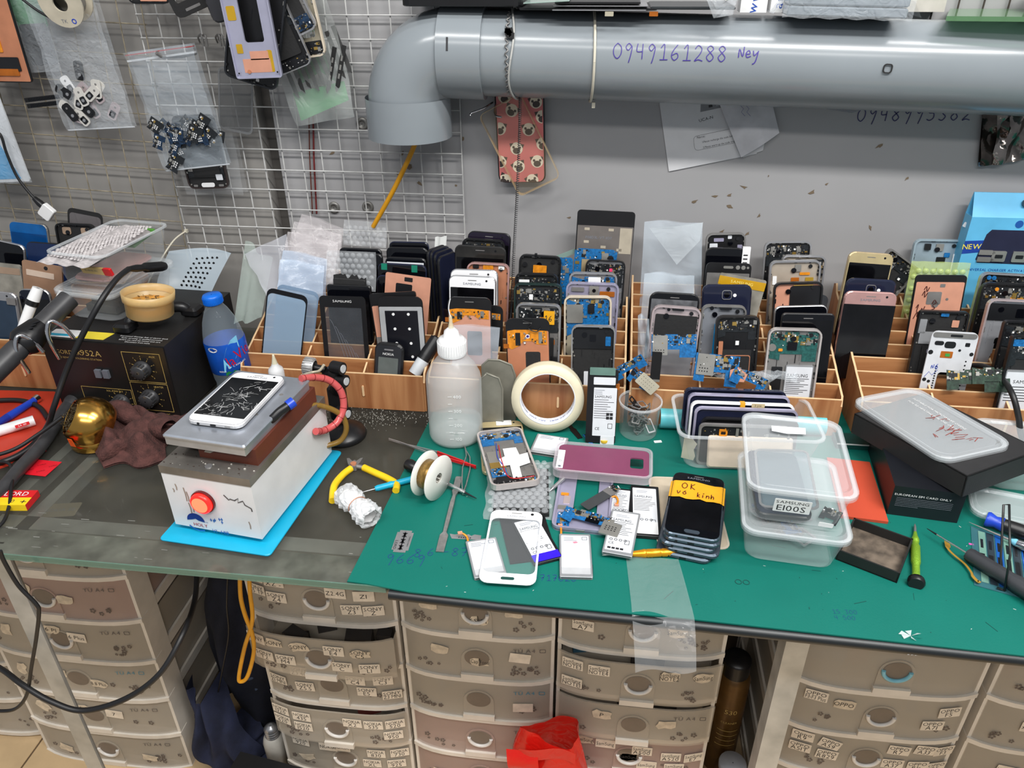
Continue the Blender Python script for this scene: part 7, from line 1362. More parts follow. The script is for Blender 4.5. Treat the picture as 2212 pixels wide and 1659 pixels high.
for i in range(120):
    r_,a=RB*.56*math.sqrt(rsh.random()),rsh.uniform(0,6.28);p=Vector((r_*math.cos(a),r_*math.sin(a),RB*.70));pts=[p]
    for k in range(4):pts.append(pts[-1]+Vector((rsh.uniform(-.004,.004),rsh.uniform(-.004,.004),rsh.uniform(-.003,.003))))
    b.tube(pts,.0004,n=4,M=Tm(0,0,zc2)@MO)
part(b,'shavings',mat('brass_shavings',(92,80,58),.4,.6),tbl,kind='stuff')
b=MB();[b.slab([(-.006,-.008),(.004,-.008),(.004,.008),(-.004,.008)],0,.0006,M=frame((-.010,-.0385,.024),(1,-.2,0),(0,-.2,1)))];part(b,'orange_sticker',mat('orange_sticker',(240,96,30),.4),tbl)
poly=[(-140,842),(118,848),(150,862),(160,880),(20,1005),(-140,1060)];b=MB();b.slab([(at_z(px,py,TZ).x,at_z(px,py,TZ).y)for px,py in reversed(poly)],TG,TG+.003);solo(b,'red_board',mat('red_sheet',(184,52,32),.45,var=.03),'red-orange board sheet under the pens','board')
ZR=TG+.003
pen('screwdriver','blue ribbed screwdriver with a hexagonal silver end',at_z(82,860,ZR+.006),at_z(-40,938,ZR+.006),[('end_cap',CHR,0,.07,.0075,.0065),('handle',BLU,.07,.55,.0055,.0068),('grip',mat('blue_dark',(26,50,150),.35),.55,1,.0068,.005)],'screwdriver',12)
for i in range(4):pass
pm_=pen('glue_pen','white marker with red and blue print on the red board',at_z(74,908,ZR+.008),at_z(-90,958,ZR+.008),[('barrel',WHT,0,1,.0085,.0085)]);p_,q_=at_z(70,909,ZR+.0168),at_z(-90,958,ZR+.0168);b=MB();Mx=frame(p_.lerp(q_,.0)+Vector((0,-.004,-.0004)),p_-q_,(0,1,.4));b.box(-.022,-.003,0,-.002,.003,.0002,0,Mx);b.text('SA 101',-.012,0,.0046,.0003,1,M=Mx);b.text('MARKER',-.06,0,.008,.0003,2,M=Mx);part(b,'lettering',[RED,INKW,BLU],pm_)
def strip(label,c4,m,txt):
    M,w,h=lay(c4,TZ);b=MB();b.slab([(-w/2,-h/2),(w/2,-h/2),(w/2,h/2),(-w/2,h/2)],0,.0005)
    for i in range(6):b.text(txt,-w*.4+i*w*.16,(h*.2 if i%2 else-h*.2),.0042,.0006,1,32)
    solo(b,'wrapper_strip',[m,mat('dark_red_print',(70,10,14),.5,var=0)],label,'wrapper',M)
REDF=mat('red_foil',(214,30,44),.3)
strip('red printed wrapper strip lying flat on the counter frame',[(42,992),(116,1000),(116,1028),(38,1020)],REDF,'LORD');strip('red wrapper strip half under the black cable',[(78,960),(112,952),(92,976),(44,984)],REDF,'LORD')
# razor blade packet
M,w,h=lay([(-30,1058),(80,1058),(56,1090),(-60,1090)],TZ+.010);M=M.copy();M.translation.z=TG;pk=thing('blade_packet','red and yellow razor blade packet at the picture edge','packet',M);b=MB();b.box(-w/2,-h/2,0,w/2,h/2,.010);b.box(-w/2,-h/2,.0101,w/2,h*.0,.0102,1);b.box(-w/2,-h/2-.0001,0,w/2,-h/2,.0101,1);b.text('LORD',.012,h*.25,.0125,.0103,2);b.text('10',.014,-h*.25,.010,.0103,3);b.text('Super Stainless',-.02,-h*.25,.0045,.0103,3);b.box(.026,-h*.3,.0102,.034,-h*.26,.0103,3);b.box(.029,-h*.38,.0102,.0305,-h*.18,.0103,3);part(b,'carton',[RED,YEL,INKW,INK],pk)
# heavy cables at the left
def cable(label,pts,r,m=CABLE,k=8,n=10,name='cable'):
    b=MB();b.tube(spline(pts,k),r,n=n);return solo(b,name,m,label,'cable')
cb=thing('iron_cable','thick black rubber cable with a plug end running across the red board','cable');P5=[at_z(172,850,TZ+.018),at_z(140,885,TZ+.015),at_z(95,955,TZ+.012),at_z(45,1010,TZ+.011),at_z(0,1060,TZ+.011),at_z(-80,1120,TZ+.011)]
b=MB();b.tube(spline(P5,8),.0098,n=14);part(b,'cable',GRYD,cb);rodpart(cb,'plug_end',GRYD,P5[0]+(P5[0]-P5[1])*.35,P5[0].lerp(P5[1],.8),[(.009,0),(.0115,.15),(.0125,.8),(.0095,1)]);
kn=thing('metal_connector','tarnished metal connector lying behind the brass ball','connector');a,c=at_z(218,842,TZ+.02),at_z(165,868,TZ+.014);rodpart(kn,'ferrule',DSIL,a,a.lerp(c,.45),[(.009,0),(.0105,.1),(.0105,.45),(.008,.5),(.008,.6),(.0095,.65),(.0095,1)]);rodpart(kn,'tail',GRYD,a.lerp(c,.45),c,[(.007,0),(.006,1)])
cable('thin black lead looping over the counter edge at far side',[at_z(-40,1005,TZ+.004),at_z(10,998,TZ+.012),at_z(26,1015,TZ+.016),at_z(24,1060,TZ+.012),at_z(18,1100,TZ+.006),at_z(0,1135,TZ+.004),at_z(-60,1170,TZ+.004)],.0024)
cable('black cord curling over the red board behind the pens',[at_z(-60,872,ZR+.004),at_z(0,865,ZR+.004),at_z(50,866,ZR+.004),at_z(85,880,ZR+.004),at_z(104,905,ZR+.004)],.0042)
cable('thin black lead resting on the brass ball',[at_z(135,900,TZ+.05),at_z(80,940,TZ+.03),at_z(20,975,TZ+.016),at_z(-80,1000,TZ+.01)],.003)
# faded paper under the glass
b=MB();b.slab(rr(.05,.03,.002,1),0,.0003);b.text('NOKIA 50',0,0,.009,.0004,1);solo(b,'paper_note',[mat('faded_paper',(136,126,108),.8),INKF],'faded paper note lying beneath the counter glass','paper',laid(130,1102,12,TZ-.011))
# ================================================================== ON THE WALL AND HANGING FROM THE GRIDS
def hang(c4,Y):
    """corners: top left, top right, bottom right, bottom left on the upright plane Y"""
    a,b_,c,d=[at_y(px,py,Y)for px,py in c4];x=(b_-a)+(c-d);y=(a-d)+(b_-c);w=((b_-a).length+(c-d).length)/2;h=((a-d).length+(b_-c).length)/2
    return frame((a+b_+c+d)/4-y.normalized()*h/2,x,y),w,h
def hangdev(name,label,cat,c4,Y,group=None,t=.006):M,w,h=hang(c4,Y);return Dev(name,label,cat,M,w,h,group,t)
# --- phone case with dog faces, clear case, hook, spring cable
d=hangdev('phone_case','pink phone case printed with pug faces, hung on the wall','phone case',[(1066,150),(1174,150),(1180,391),(1078,394)],1.322);w,h=d.w,d.h
d.pl('shell',-.5,0,.5,1,0,.007,BLK,.012,bev=.002,n=4);d.pl('printed_back',-.47,.01,.47,.99,.007,.0075,mat('coral_pink',(204,112,110),.35,var=.05,scale=12),.011,n=4)
PUGC=mat('pug_cream',(226,214,190),.5,var=.03);PUGD=mat('pug_dark',(64,54,50),.5)
for u,v,a in((.33,.73,10),(-.16,.66,-30),(-.42,.5,0),(.17,.49,0),(-.09,.32,-5),(.45,.36,0),(-.06,.155,20),(.33,.2,0),(-.44,.2,0),(-.36,.03,-40),(.22,.025,20),(-.3,.78,0),(.45,.6,0)):
    R0=.0105;b=MB();cx,cy=u*w,v*h;Mp=Tm(cx,cy,.0075)@Rm(a,'Z')
    lim=.455*w
    b.slab(circ(R0,18,0,0),0,.0003,0,M=Mp);b.slab(circ(.0062,14,0,-.0038,.0052),.0003,.0005,1,M=Mp)
    for s in(-1,1):b.slab([(s*.006,.0085),(s*.0125,.0075),(s*.0105,.0015)][::s],.0003,.0005,1,M=Mp);b.slab(circ(.0022,10,s*.0052,.0018),.0003,.0006,1,M=Mp)
    b.v=[(min(max(x,-lim),lim),max(y,.012*h),z)for x,y,z in b.v]
    part(b,'dog_face',[PUGC,PUGD],d.root)
d=hangdev('phone_case','clear yellowed phone case hung askew over the pink case','phone case',[(1034,246),(1128,200),(1210,380),(1125,424)],1.31);b=MB();w,h=d.w,d.h;b.ring(rr(w,h,.01,4,0,h/2),rr(w-.003,h-.003,.009,4,0,h/2),0,.009);part(b,'rim',clear('yellowed_rim',(206,180,136),.35,.12,fres=.7),d.root);d.pl('back',-.48,.01,.48,.99,0,.001,clear('yellowed_back',(206,186,150),.05,.1,fres=.5),.009)
b=MB();p=at_y(1065,222,1.33);b.tube(spline([p,p+Vector((0,-.012,.002)),p+Vector((-.012,-.03,-.004)),p+Vector((-.03,-.036,-.010)),p+Vector((-.032,-.038,-.014))],5),.0016,n=6);b.tube(spline([p+Vector((.006,-.01,.002)),p+Vector((.008,-.035,-.012)),p+Vector((.02,-.045,-.014))],5),.0018,n=6);solo(b,'wall_hook',CHR,'bent wire hook holding the pink phone case','hook')
path=spline([at_y(1124,200,1.25),at_y(1122,300,1.27),at_y(1117,420,1.27),at_y(1111,530,1.25),at_y(1106,640,1.22),at_y(1102,690,1.20)],8);hx=[];N_=900
for i in range(N_):
    t=i/(N_-1)*(len(path)-1);k=min(int(t),len(path)-2);p=path[k].lerp(path[k+1],t-k);a=i*.9;hx.append(p+Vector((.0022*math.cos(a),.0022*math.sin(a),0)))
b=MB();b.tube(hx,.0007,n=4);solo(b,'spring_cable',mat('spring_grey',(84,84,86),.35,.6),'thin coiled spring cord hanging down from the pipe','spring cord')
# --- papers stuck to the wall
M,w,h=hang([(1412,190),(1600,150),(1640,330),(1440,372)],WY-.002);pa_=thing('paper_sheet','white instruction sheet with a weighing scale picture taped to the wall','paper',M)
b=MB();b.slab(rr(w,h,.0005,1,0,h/2),0,.0006);part(b,'sheet',mat('paper_white',(212,212,214),.8,var=.02),pa_);b=MB();z=.0008
b.slab([(-.01,.62*h),(.03,.62*h),(.034,.78*h),(-.006,.78*h)],z,z+.0002,1);b.slab([(-.006,.79*h),(.034,.79*h),(.03,.86*h),(-.002,.86*h)],z,z+.0002,0)
for x,y in((-.004,.70),(.004,.70),(.004,.65)):b.box(x,y*h,z+.0002,x+.006,y*h+.004,z+.0003,2)
[b.box(.016+.0024*i,(.65+.022*j)*h,z+.0002,.0176+.0024*i,(.66+.022*j)*h,z+.0003,0)for i in range(4)for j in range(4)]
b.text('UCA-N',-.002,.53*h,.007,z,2,4);b.ring(rr(.092,.024,.006,4,.02,.27*h),rr(.0914,.0234,.0057,4,.02,.27*h),z,z+.0002,2)
b.text('Note:',-.02,.335*h,.0055,z,2,left=True);b.text('1.Please recharge the scale before first use',-.012,.27*h,.0046,z,2,left=True,sx=.8);b.text('2.Please warm-up the scale over 5 minutes',-.012,.205*h,.0046,z,2,left=True,sx=.8);part(b,'print',[mat('print_light',(176,178,182),.6),mat('print_mid',(128,130,134),.6),INK],pa_)
b=MB();q=[(at_y(px,py,WY-.006))for px,py in((1540,190),(1660,190),(1682,285),(1600,338))];b.sheet(lambda a,c:(q[3]*(1-a)+q[2]*a)*(1-c)+(q[0]*(1-a)+q[1]*a)*c+Vector((0,-.006*(1-c)*(1+math.sin(3*a)),0)),6,6);o=solo(b,'paper_note',mat('paper_grey',(202,202,206),.8),'ruled note paper with handwriting overlapping the instruction sheet','paper')
b=MB();[b.stroke([(.004*k,-.001+.0022*((k*7)%3))for k in range(9)],.0007,0,0,frame(q[0].lerp(q[1],.45+.1*j)+Vector((.002,-.010,-.012)),(.35,0,-1),(1,0,.35)))for j in range(2)];part(b,'handwriting',mat('grey_blue_ink',(110,110,150),.6,var=0),o,kind='stuff')
b=MB();q2=[(at_y(px,py,WY-.003))for px,py in((1585,300),(1655,290),(1648,325),(1605,340))];b.slab([(p.x,p.z)for p in q2],0,.0006,M=Matrix(((1,0,0,0),(0,0,-1,WY-.003),(0,1,0,0),(0,0,0,1))));solo(b,'paper_scrap',_M['paper_white'],'rounded paper scrap beneath the ruled note','paper')
b=MB();q3=[(at_y(px,py,WY-.003))for px,py in((1700,190),(1865,190),(1868,236),(1840,244),(1735,228))];b.slab([(p.x,p.z)for p in q3],0,.0005,M=Matrix(((1,0,0,0),(0,0,-1,WY-.003),(0,1,0,0),(0,0,0,1))));solo(b,'clear_sleeve',clear('grey_sleeve',(160,162,170),.45,.2),'grey translucent sleeve tucked behind the pipe','sleeve')
M,w,h=hang([(2062,225),(2120,225),(2165,345),(2114,362)],WY-.006);ab=thing('antistatic_bag','dark shiny antistatic bag hanging below the pipe at picture edge','bag',M)
FOIL=mat('antistatic_foil',(92,84,78),.15,.75,var=.3,scale=30,bump=1.0,bscale=40);b=MB();b.sheet(lambda a,c:((a-.5)*w,c*h,.004*math.sin(5*a+6*c)+.003*math.sin(14*c)+.004),10,14);part(b,'foil',FOIL,ab);b=MB();b.sheet(lambda a,c:((a-.5)*w,c*h,.0),2,2);part(b,'back_foil',FOIL,ab);b=MB();b.box(-w/2,0,.002,w/2,.006,.005);part(b,'seal',mat('seal_blue',(120,160,190),.3),ab)
M,w,h=hang([(2118,225),(2260,225),(2260,330),(2150,365)],WY-.012);ab=thing('antistatic_bag','crinkled silvery antistatic bag overlapping the dark one','bag',M);FOL2=mat('silver_foil',(150,142,136),.12,.9,var=.3,scale=25,bump=1.2,bscale=35);b=MB();b.sheet(lambda a,c:((a-.5)*w,c*h,.006*math.sin(9*a+5*c)*math.sin(4*c+3*a)+.004*math.sin(17*a-8*c)),16,14);part(b,'foil',FOL2,ab)
# --- blue retail box in the last rack
bxl=at_y(2110,470,1.285);bz1=bxl.z;bxb=.86;BW,BH_=.16,bz1-bxb
rb_=thing('retail_box','sky blue retail box with a dark window and hang tab','box',frame((bxl.x-.006,1.284,bxb),(1,.02,0),(.03,0.02,1)));SKY=mat('sky_box',(96,180,222),.4,var=.06,scale=20)
b=MB();b.box(0,0,-.026,BW,BH_,0);part(b,'carton',SKY,rb_);b=MB();hang_o=[(0.0,BH_),(BW,BH_),(BW,BH_+.034),(.004,BH_+.034)];b.slab(hang_o,-.026,-.024);b.add([(0,BH_,0),(BW,BH_,0),(BW,BH_+.034,-.024),(.004,BH_+.034,-.024)],[(0,1,2,3)]);part(b,'hang_tab',SKY,rb_)
b=MB();b.slab(rr(.034,.011,.004,3,.092,BH_+.022),-.012,-.006);b.slab(circ(.0055,12,.092,BH_+.026),-.012,-.0055);part(b,'euro_slot',mat('slot_shadow',(70,84,96),.6),rb_)
b=MB();b.slab([(.030,BH_-.028),(.024,BH_-.07),(.028,BH_-.076),(BW,BH_-.078),(BW,BH_-.020),(.036,BH_-.020)][::-1],0,.0004);part(b,'window',mat('box_window',(36,38,62),.15),rb_)
for x in(.058,.090,.122):b=MB();b.slab(rr(.022,.018,.002,2,x,BH_-.064),.0004,.0024);b.slab(rr(.012,.006,.001,2,x,BH_-.064),.0024,.0028,1);part(b,'usb_adapter',[SHLD,CHIP],rb_)
for dz in(0,.012):b=MB();b.slab([(.026,BH_-.062-dz),(.046,BH_-.062-dz),(.052,BH_-.058-dz),(.046,BH_-.054-dz),(.026,BH_-.054-dz)],.0004,.0024);part(b,'plug_tip',SHLD,rb_)
b=MB();b.slab([(.0,BH_-.062),(.030,BH_-.058),(.030,BH_-.038),(.0,BH_-.040)][::1],0,.0003,0);b.text('NEW',.0135,BH_-.049,.0125,.0006,1,3,sx=1.0);part(b,'new_flash',[mat('flash_navy',(24,62,150),.4),mat('flash_yellow',(246,226,70),.4)],rb_)
b=MB();b.text('SUNSHINE',.112,BH_-.010,.0085,.0005,0);b.cyl(.075,BH_-.010,.0062,0,.0004,0,16);b.text('UNIVERSAL CHARGER ACTIVATION',.014,BH_-.088,.0062,.0005,0,left=True);b.text('万能充电器治具',.05,BH_-.099,.0105,.0005,0,left=True);b.text('Patented product',.056,BH_-.111,.0058,.0005,1,left=True);b.text('(专利产品)',.062,BH_-.119,.006,.0005,1,left=True);part(b,'lettering',[mat('box_navy',(30,84,160),.4,var=0),mat('box_red',(170,60,110),.4,var=0)],rb_)
b=MB();b.slab(rr(.018,.008,.001,1),0,.0006);b.slab(rr(.012,.005,.001,1,.012,-.005),0,.0006);solo(b,'paper_tag',_M['paper_white'],'small torn white tag beside the sky blue box','tag',on_wall(2092,488,1.30,20))
M,w,h2=stand(1968,562,2092,566,.135,9);gb=thing('green_wrap','pale green bubble wrap sleeve standing in the rack','bubble wrap',M);GBW=clear('green_bubble',(196,214,130),.5,.12,.2,40,.7);b=MB();b.sheet(lambda a,c:((a-.5)*w*1.02,c*h2,.006+.002*math.sin(20*a)),10,12);part(b,'wrap_sheet',GBW,gb);b=MB();domes(b,w*.98,h2*.96,.0115,.0050,.007);b.v=[(x,y+h2/2,z)for x,y,z in b.v];part(b,'bubble',GBW,gb,kind='stuff')
# --- plastic bags standing in the racks
def film_bag(label,c4,Y0,Y1,m,name='plastic_bag',wob=.004,cat='plastic bag'):
    a,b_,c,d=at_y(*c4[0],Y1),at_y(*c4[1],Y1),at_y(*c4[2],Y0),at_y(*c4[3],Y0);bb=MB()
    f=lambda u,v,o:(d*(1-u)+c*u)*(1-v)+(a*(1-u)+b_*u)*v+Vector((0,o+wob*math.sin(9*u+5*v)+wob*.6*math.sin(15*v-4*u),0))
    bb.sheet(lambda u,v:f(u,v,0),12,14);bb.sheet(lambda u,v:f(u,v,.006*math.sin(3.14*u)),8,8);return solo(bb,name,m,label,cat,group='plastic bags in the racks')
film_bag('tall milky plastic bag with folded top, standing by the tablet panel',[(1392,478),(1518,482),(1512,720),(1378,720)],1.255,1.29,clear('milky_bag',(206,218,228),.24,.14,.6,22,.8));film_bag('shorter milky bag folded in front of the tall one',[(1392,590),(1500,596),(1500,745),(1380,745)],1.215,1.235,clear('milky_bag2',(208,220,230),.3,.16,.4,20,.6));film_bag('rolled clear film tube at the rack corner',[(1378,680),(1402,690),(1404,775),(1378,775)],1.105,1.115,clear('milky_bag',(222,230,238)))
fl3=[at_y(px,py,1.262)for px,py in((1402,492),(1519,480),(1512,520),(1462,572))];b=MB();b.sheet(lambda u,v:(fl3[3]*(1-u)+fl3[2]*u)*(1-v)+(fl3[0]*(1-u)+fl3[1]*u)*v+Vector((0,-.006*math.sin(3.1*u)*v,0)),8,8);solo(b,'bag_flap',clear('bag_flap',(226,234,240),.4,.12,.5,30,.9),'folded V-shaped flap of the tall milky bag','plastic bag')
PKG=clear('pinkish_film',(206,200,202),.22,.2,.4,40,.6)
for i,c4 in enumerate(([(652,462),(742,494),(732,600),(620,560)],[(636,478),(738,508),(728,610),(612,580)],[(622,500),(730,524),(722,620),(604,600)],[(612,540),(706,560),(704,640),(598,620)],[(605,560),(700,575),(698,650),(596,650)])):
    film_bag(['rearmost film bag of the layered stack in the first column','second film bag from the rear of the layered stack','middle film bag of the layered stack','film bag with bluish tint near the front of the layered stack','front film bag of the layered stack behind the blue-grey glass'][i],c4,1.16+.02*(4-i),1.2+.025*(4-i),PKG if i<3 else clear('bluish_film',(190,206,226),.32,.2,.4,40,.6),wob=.002)
film_bag('large clear bag splayed beside the layered film stack',[(530,548),(618,506),(640,690),(578,650)],1.15,1.25,clear('splay_bag',(214,216,224),.24,.12,.5,30,.8))
film_bag('clear sheet bag in front of the copper display',[(980,702),(1080,708),(1074,790),(976,790)],1.075,1.085,clear('front_bag',(206,214,224),.26,.1,.3,30,.9),wob=.001)
def bubble_pack(label,c4,Y0,Y1):
    a,b_,c,d=at_y(*c4[0],Y1),at_y(*c4[1],Y1),at_y(*c4[2],Y0),at_y(*c4[3],Y0);x=b_-a+c-d;y=a-d+b_-c;w=((b_-a).length+(c-d).length)/2;h=((a-d).length+(b_-c).length)/2
    t=thing('bubble_wrap',label,'bubble wrap',frame((a+b_+c+d)/4,x,y));b=MB();b.sheet(lambda u,v:((u-.5)*w,(v-.5)*h,.003*math.sin(9*u+4*v)),8,8);part(b,'wrap_sheet',BUB,t);b=MB();domes(b,w,h,.0105,.0045,0,fn=lambda x,y:.003*math.sin(9*(x/w+.5)+4*(y/h+.5)));part(b,'bubble',BUB,t,kind='stuff')
bubble_pack('bubble wrap sleeve round dark panels in the second column',[(704,541),(818,545),(806,630),(706,625)],1.168,1.19);bubble_pack('loose bubble wrap sheet behind the black panels, below the yellow rod',[(742,474),(838,482),(832,535),(742,530)],1.285,1.30)
b=MB();p,q=at_y(900,300,PY),at_y(806,490,1.29);b.tube(spline([p+Vector((0,0,.03)),p,p.lerp(q,.5)+Vector((.004,0,0)),q],6),.0042,n=8);solo(b,'yellow_cable',mat('cable_yellow',(222,156,24),.45),'yellow cable dropping out of the pipe elbow','cable')
for i,x in enumerate((667,676)):b=MB();b.tube([at_y(x,230,WY-.006),at_y(x+2,340,WY-.006),at_y(x+8,462,WY-.006)],.0016 if i else .0012,n=6);solo(b,'red_wire',mat('dark_red_wire',(110,34,34),.5)if i else mat('rust_wire',(96,50,40),.6),['thin dark brown wire running down the wall behind the grid','dark red wire running down the wall behind the grid'][i],'wire')
for px,py in((783,267),(795,447),(722,448)):b=MB();b.lathe([(.011,0),(.0105,.003),(.006,.004),(.0058,.002),(.001,.002)],16,M=frame(at_y(px,py,WY),(1,0,0),(0,0,1)));o=part(b,'screw_washer',mat('washer_grey',(140,138,134),.4,.5),wall_back)
# marker pen in the first rack
pen('marker_pen','white and black marker leaning in the front rack slot by the bottle',at_y(895,808,1.075),at_y(946,728,1.11),[('barrel',mat('marker_silver',(196,200,204),.35),0,.42,.0105,.011),('print_band',BLK,.38,.52,.0112,.0112),('cap',BLK,.5,.97,.0118,.0108),('cap_end',BLK,.97,1,.008,.006)])
b=MB();q=[at_y(940,512,1.30),at_y(965,510,1.30),at_y(962,545,1.29),at_y(938,548,1.29)];b.sheet(lambda u,v:(q[3]*(1-u)+q[2]*u)*(1-v)+(q[0]*(1-u)+q[1]*u)*v+Vector((0,.003*math.sin(9*u),0)),5,5);solo(b,'foam_scrap',mat('foam_white',(206,208,206),.6),'white foam scrap on top of the edge-on dark panels','foam')
b=MB();q=[at_y(1202,552,1.285),at_y(1286,520,1.285),at_y(1290,528,1.285),at_y(1204,562,1.285)];b.slab([(p.x,p.z)for p in q],0,.001,M=Matrix(((1,0,0,0),(0,0,-1,1.285),(0,1,0,0),(0,0,0,1))));solo(b,'glass_strip',clear('green_strip',(150,180,170),.6,.1),'greenish glass strip leaning behind the blue boards','glass')
# --- on top of the pipe
def slab_at(name,label,cat,px0,px1,py,Y,dep,t,m,r=.006,z=None,tilt=0):
    a,c=at_y(px0,py,Y),at_y(px1,py,Y);z=a.z if z is None else z;b=MB();b.slab(rr(c.x-a.x,dep,r,3,0,dep/2),0,t,bev=min(.0015,t*.3));return solo(b,name,m,label,cat,Tm((a.x+c.x)/2,Y,z)@Rm(tilt,'Y'))
slab_at('tablet','thick black tablet lying on top of the pipe elbow','tablet',866,1128,14,1.215,.12,.02,BLK,.012)
slab_at('panel_sheet','black panel with a pale edge lying on the pipe','panel',1120,1420,22,1.21,.12,.003,BLK)
slab_at('panel_sheet','thin panel with a light rim, bottom of the stack on the pipe','panel',1192,1396,23,1.203,.11,.0012,SIL,.002);slab_at('panel_sheet','thin panel with a light rim, middle of the stack on the pipe','panel',1194,1400,14,1.206,.11,.0012,SIL,.002);slab_at('panel_sheet','black panel topmost of the stack on the pipe','panel',1198,1384,9,1.206,.11,.003,BLK,.003)
slab_at('panel_sheet','dark display panel lying behind the zip bag on the pipe','panel',1405,1590,21,1.21,.11,.004,mat('panel_dark',(44,48,50),.3),.004)
slab_at('glass_sheet','pale green glass sheet lying over the panel stack','glass',1130,1230,6,1.20,.09,.0016,clear('pale_green_glass',(170,196,186),.55,.1),.001,tilt=-3)
for px,m,lab in((1316,mat('beige_tab',(176,170,150),.5),'beige flex tab hanging from the panel stack'),(1412,FLEXD,'orange flex tab hanging from the panel stack')):p=at_y(px,30,1.2);b=MB();b.slab(rr(.012,.006,.0005,1),0,.0008);solo(b,'flex_tab',m,lab,'flex tab',frame(p,(1,0,0),(0,0,1)))
M,w,h=hang([(1508,-60),(1640,-70),(1600,20),(1524,46)],1.19);zb_=thing('zip_bag','small clear bag of white tubes drooping over the pipe','bag',M);b=MB();b.sheet(lambda a,c:((a-.5)*w*(.4+.6*c),c*h,.006+.004*math.sin(8*a)*math.sin(7*c)),8,8);b.sheet(lambda a,c:((a-.5)*w*(.4+.6*c),c*h,0),4,4);part(b,'film',CLR2,zb_);b=MB();[b.tube([(rnd.uniform(-.015,.02),.02+.006*i,.003),(rnd.uniform(-.0,.03),.022+.0065*i,.004)],.002,n=6)for i in range(9)];part(b,'white_tubes',WHT,zb_,kind='stuff')
for px0,px1,lab,t in((1598,1655,'white carton with blue print standing on the pipe','ww'),(1663,1696,'narrow white carton with faded print beside the blue-printed one','at')):
    a,c=at_y(px0,27,1.23),at_y(px1,27,1.23);b=MB();W2=c.x-a.x;b.box(0,0,0,W2,.03,.05);Mf=frame((W2/2,-.0003,.014),(1,0,0),(0,0,1));b.text(t,0,0,.018,0,1,80,M=Mf);solo(b,'carton',[WHT,mat('carton_blue',(40,80,170),.5,var=0)],lab,'carton',Tm(a.x,1.23,a.z))
a,c=at_y(1690,40,1.19),at_y(1972,46,1.19);W2=c.x-a.x;vp=thing('vacuum_pack','silvery pack of panels sealed in clear plastic on the pipe','pack',Tm(a.x,1.19,a.z+.001)@Rm(1.2,'Y'));SVP=mat('silver_grey_pack',(150,160,168),.25,.4,var=.08,scale=20)
for i in range(2):b=MB();b.slab(rr(W2*.93,.1,.004,3,W2/2,.056),.002+i*.0135,.0145+i*.0135,bev=.002);part(b,'wrapped_panel',SVP,vp)
b=MB();b.sheet(lambda u,v:(u*W2,.004+.0*v,v*.034+.001*math.sin(30*u)),24,6);b.sheet(lambda u,v:(u*W2,.004+v*.1,.034+.002*math.sin(12*u+9*v)),16,6);b.sheet(lambda u,v:(-.012+.014*u,.006+.09*v,.004+.02*u),3,3);b.sheet(lambda u,v:(W2-.002+.014*u,.006+.09*v,.004+.02*(1-u)),3,3);part(b,'plastic_wrap',CLR2,vp)
gs_=thing('glass_shelf','green-edged glass shelf above the pipe at picture edge','shelf');a=at_y(2052,44,1.19);b=MB();b.slab([(a.x,1.205),(1.2,1.15),(1.2,1.335),(a.x+.05,1.335)],a.z-.002,a.z+.004);part(b,'glass',clear('shelf_glass',(110,150,110),.55,.1,tint=(190,220,200)),gs_)
b=MB();b.lathe([(.001,0),(.05,0),(.055,.03),(.001,.04)],24);solo(b,'green_dish',mat('dark_green_dish',(36,56,50),.3),'dark green round dish standing on the glass shelf','dish',Tm(.62,1.27,a.z+.0045))
b=MB();[b.tube([(.36+.035*i,WY-.006,1.31),(.36+.035*i,WY-.006,1.5)],.0013,n=6)for i in range(8)];o=solo(b,'wire_rack',mat('dark_wire',(70,62,56),.5),'dark upright wires behind the glass shelf','wire rack')
b=MB();b.box(.31,1.30,1.335,.47,1.338,1.352);solo(b,'wall_strip',mat('cream_strip',(196,192,182),.5),'cream plastic strip behind the silvery pack','strip',None)
# --- hanging bags and frames over the left grid
HY=1.30
d=hangdev('display_panel','copper display with amber flex hanging at the picture corner',PL,[(-60,-80),(36,-80),(82,178),(-40,176)],1.285,'parts hanging on the grids');k_lcd(d,COPP2,BLK,None,0,.006);d.pl('amber_flex',-.3,.26,.1,.38,.004,.0052,FLEX,.001);d.pl('black_patch',-.2,.1,.36,.22,.004,.0056,CHIP,.002);d.pl('amber_end',-.4,.06,.3,.12,.0045,.006,FLEXD,.001)
M,w,h=hang([(40,-60),(112,-60),(140,150),(72,158)],1.305);gb_=thing('parts_bag','hanging clear bag with green board strips behind the copper display','bag',M,'parts hanging on the grids');b=MB();b.slab(rr(w*.9,h*.5,.002,1,0,h*.7),0,.002);part(b,'green_card',mat('card_green',(70,140,90),.5),gb_);b=MB();b.slab(rr(w*.8,h*.42,.004,2,0,h*.28),.001,.004);part(b,'dark_strip',CHIP,gb_);b=MB();b.sheet(lambda u,v:((u-.5)*w,v*h,.008+.003*math.sin(9*u+7*v)),8,10);part(b,'film',CLR2,gb_)
M,w,h=hang([(58,200),(140,195),(142,225),(66,238)],1.30);cn=thing('connector_strip','black ribbed connector strips in clear film at the grid','connector',M,'parts hanging on the grids')
for j in range(2):b=MB();b.box(-w/2,.002+j*.010,0,w/2,.009+j*.010,.004);[b.box(-w*.4+i*.003,.003+j*.010,.004,-w*.4+i*.003+.0015,.008+j*.010,.0055,1)for i in range(int(w*.8/.003))];part(b,'strip',[BLK,CHIP],cn)
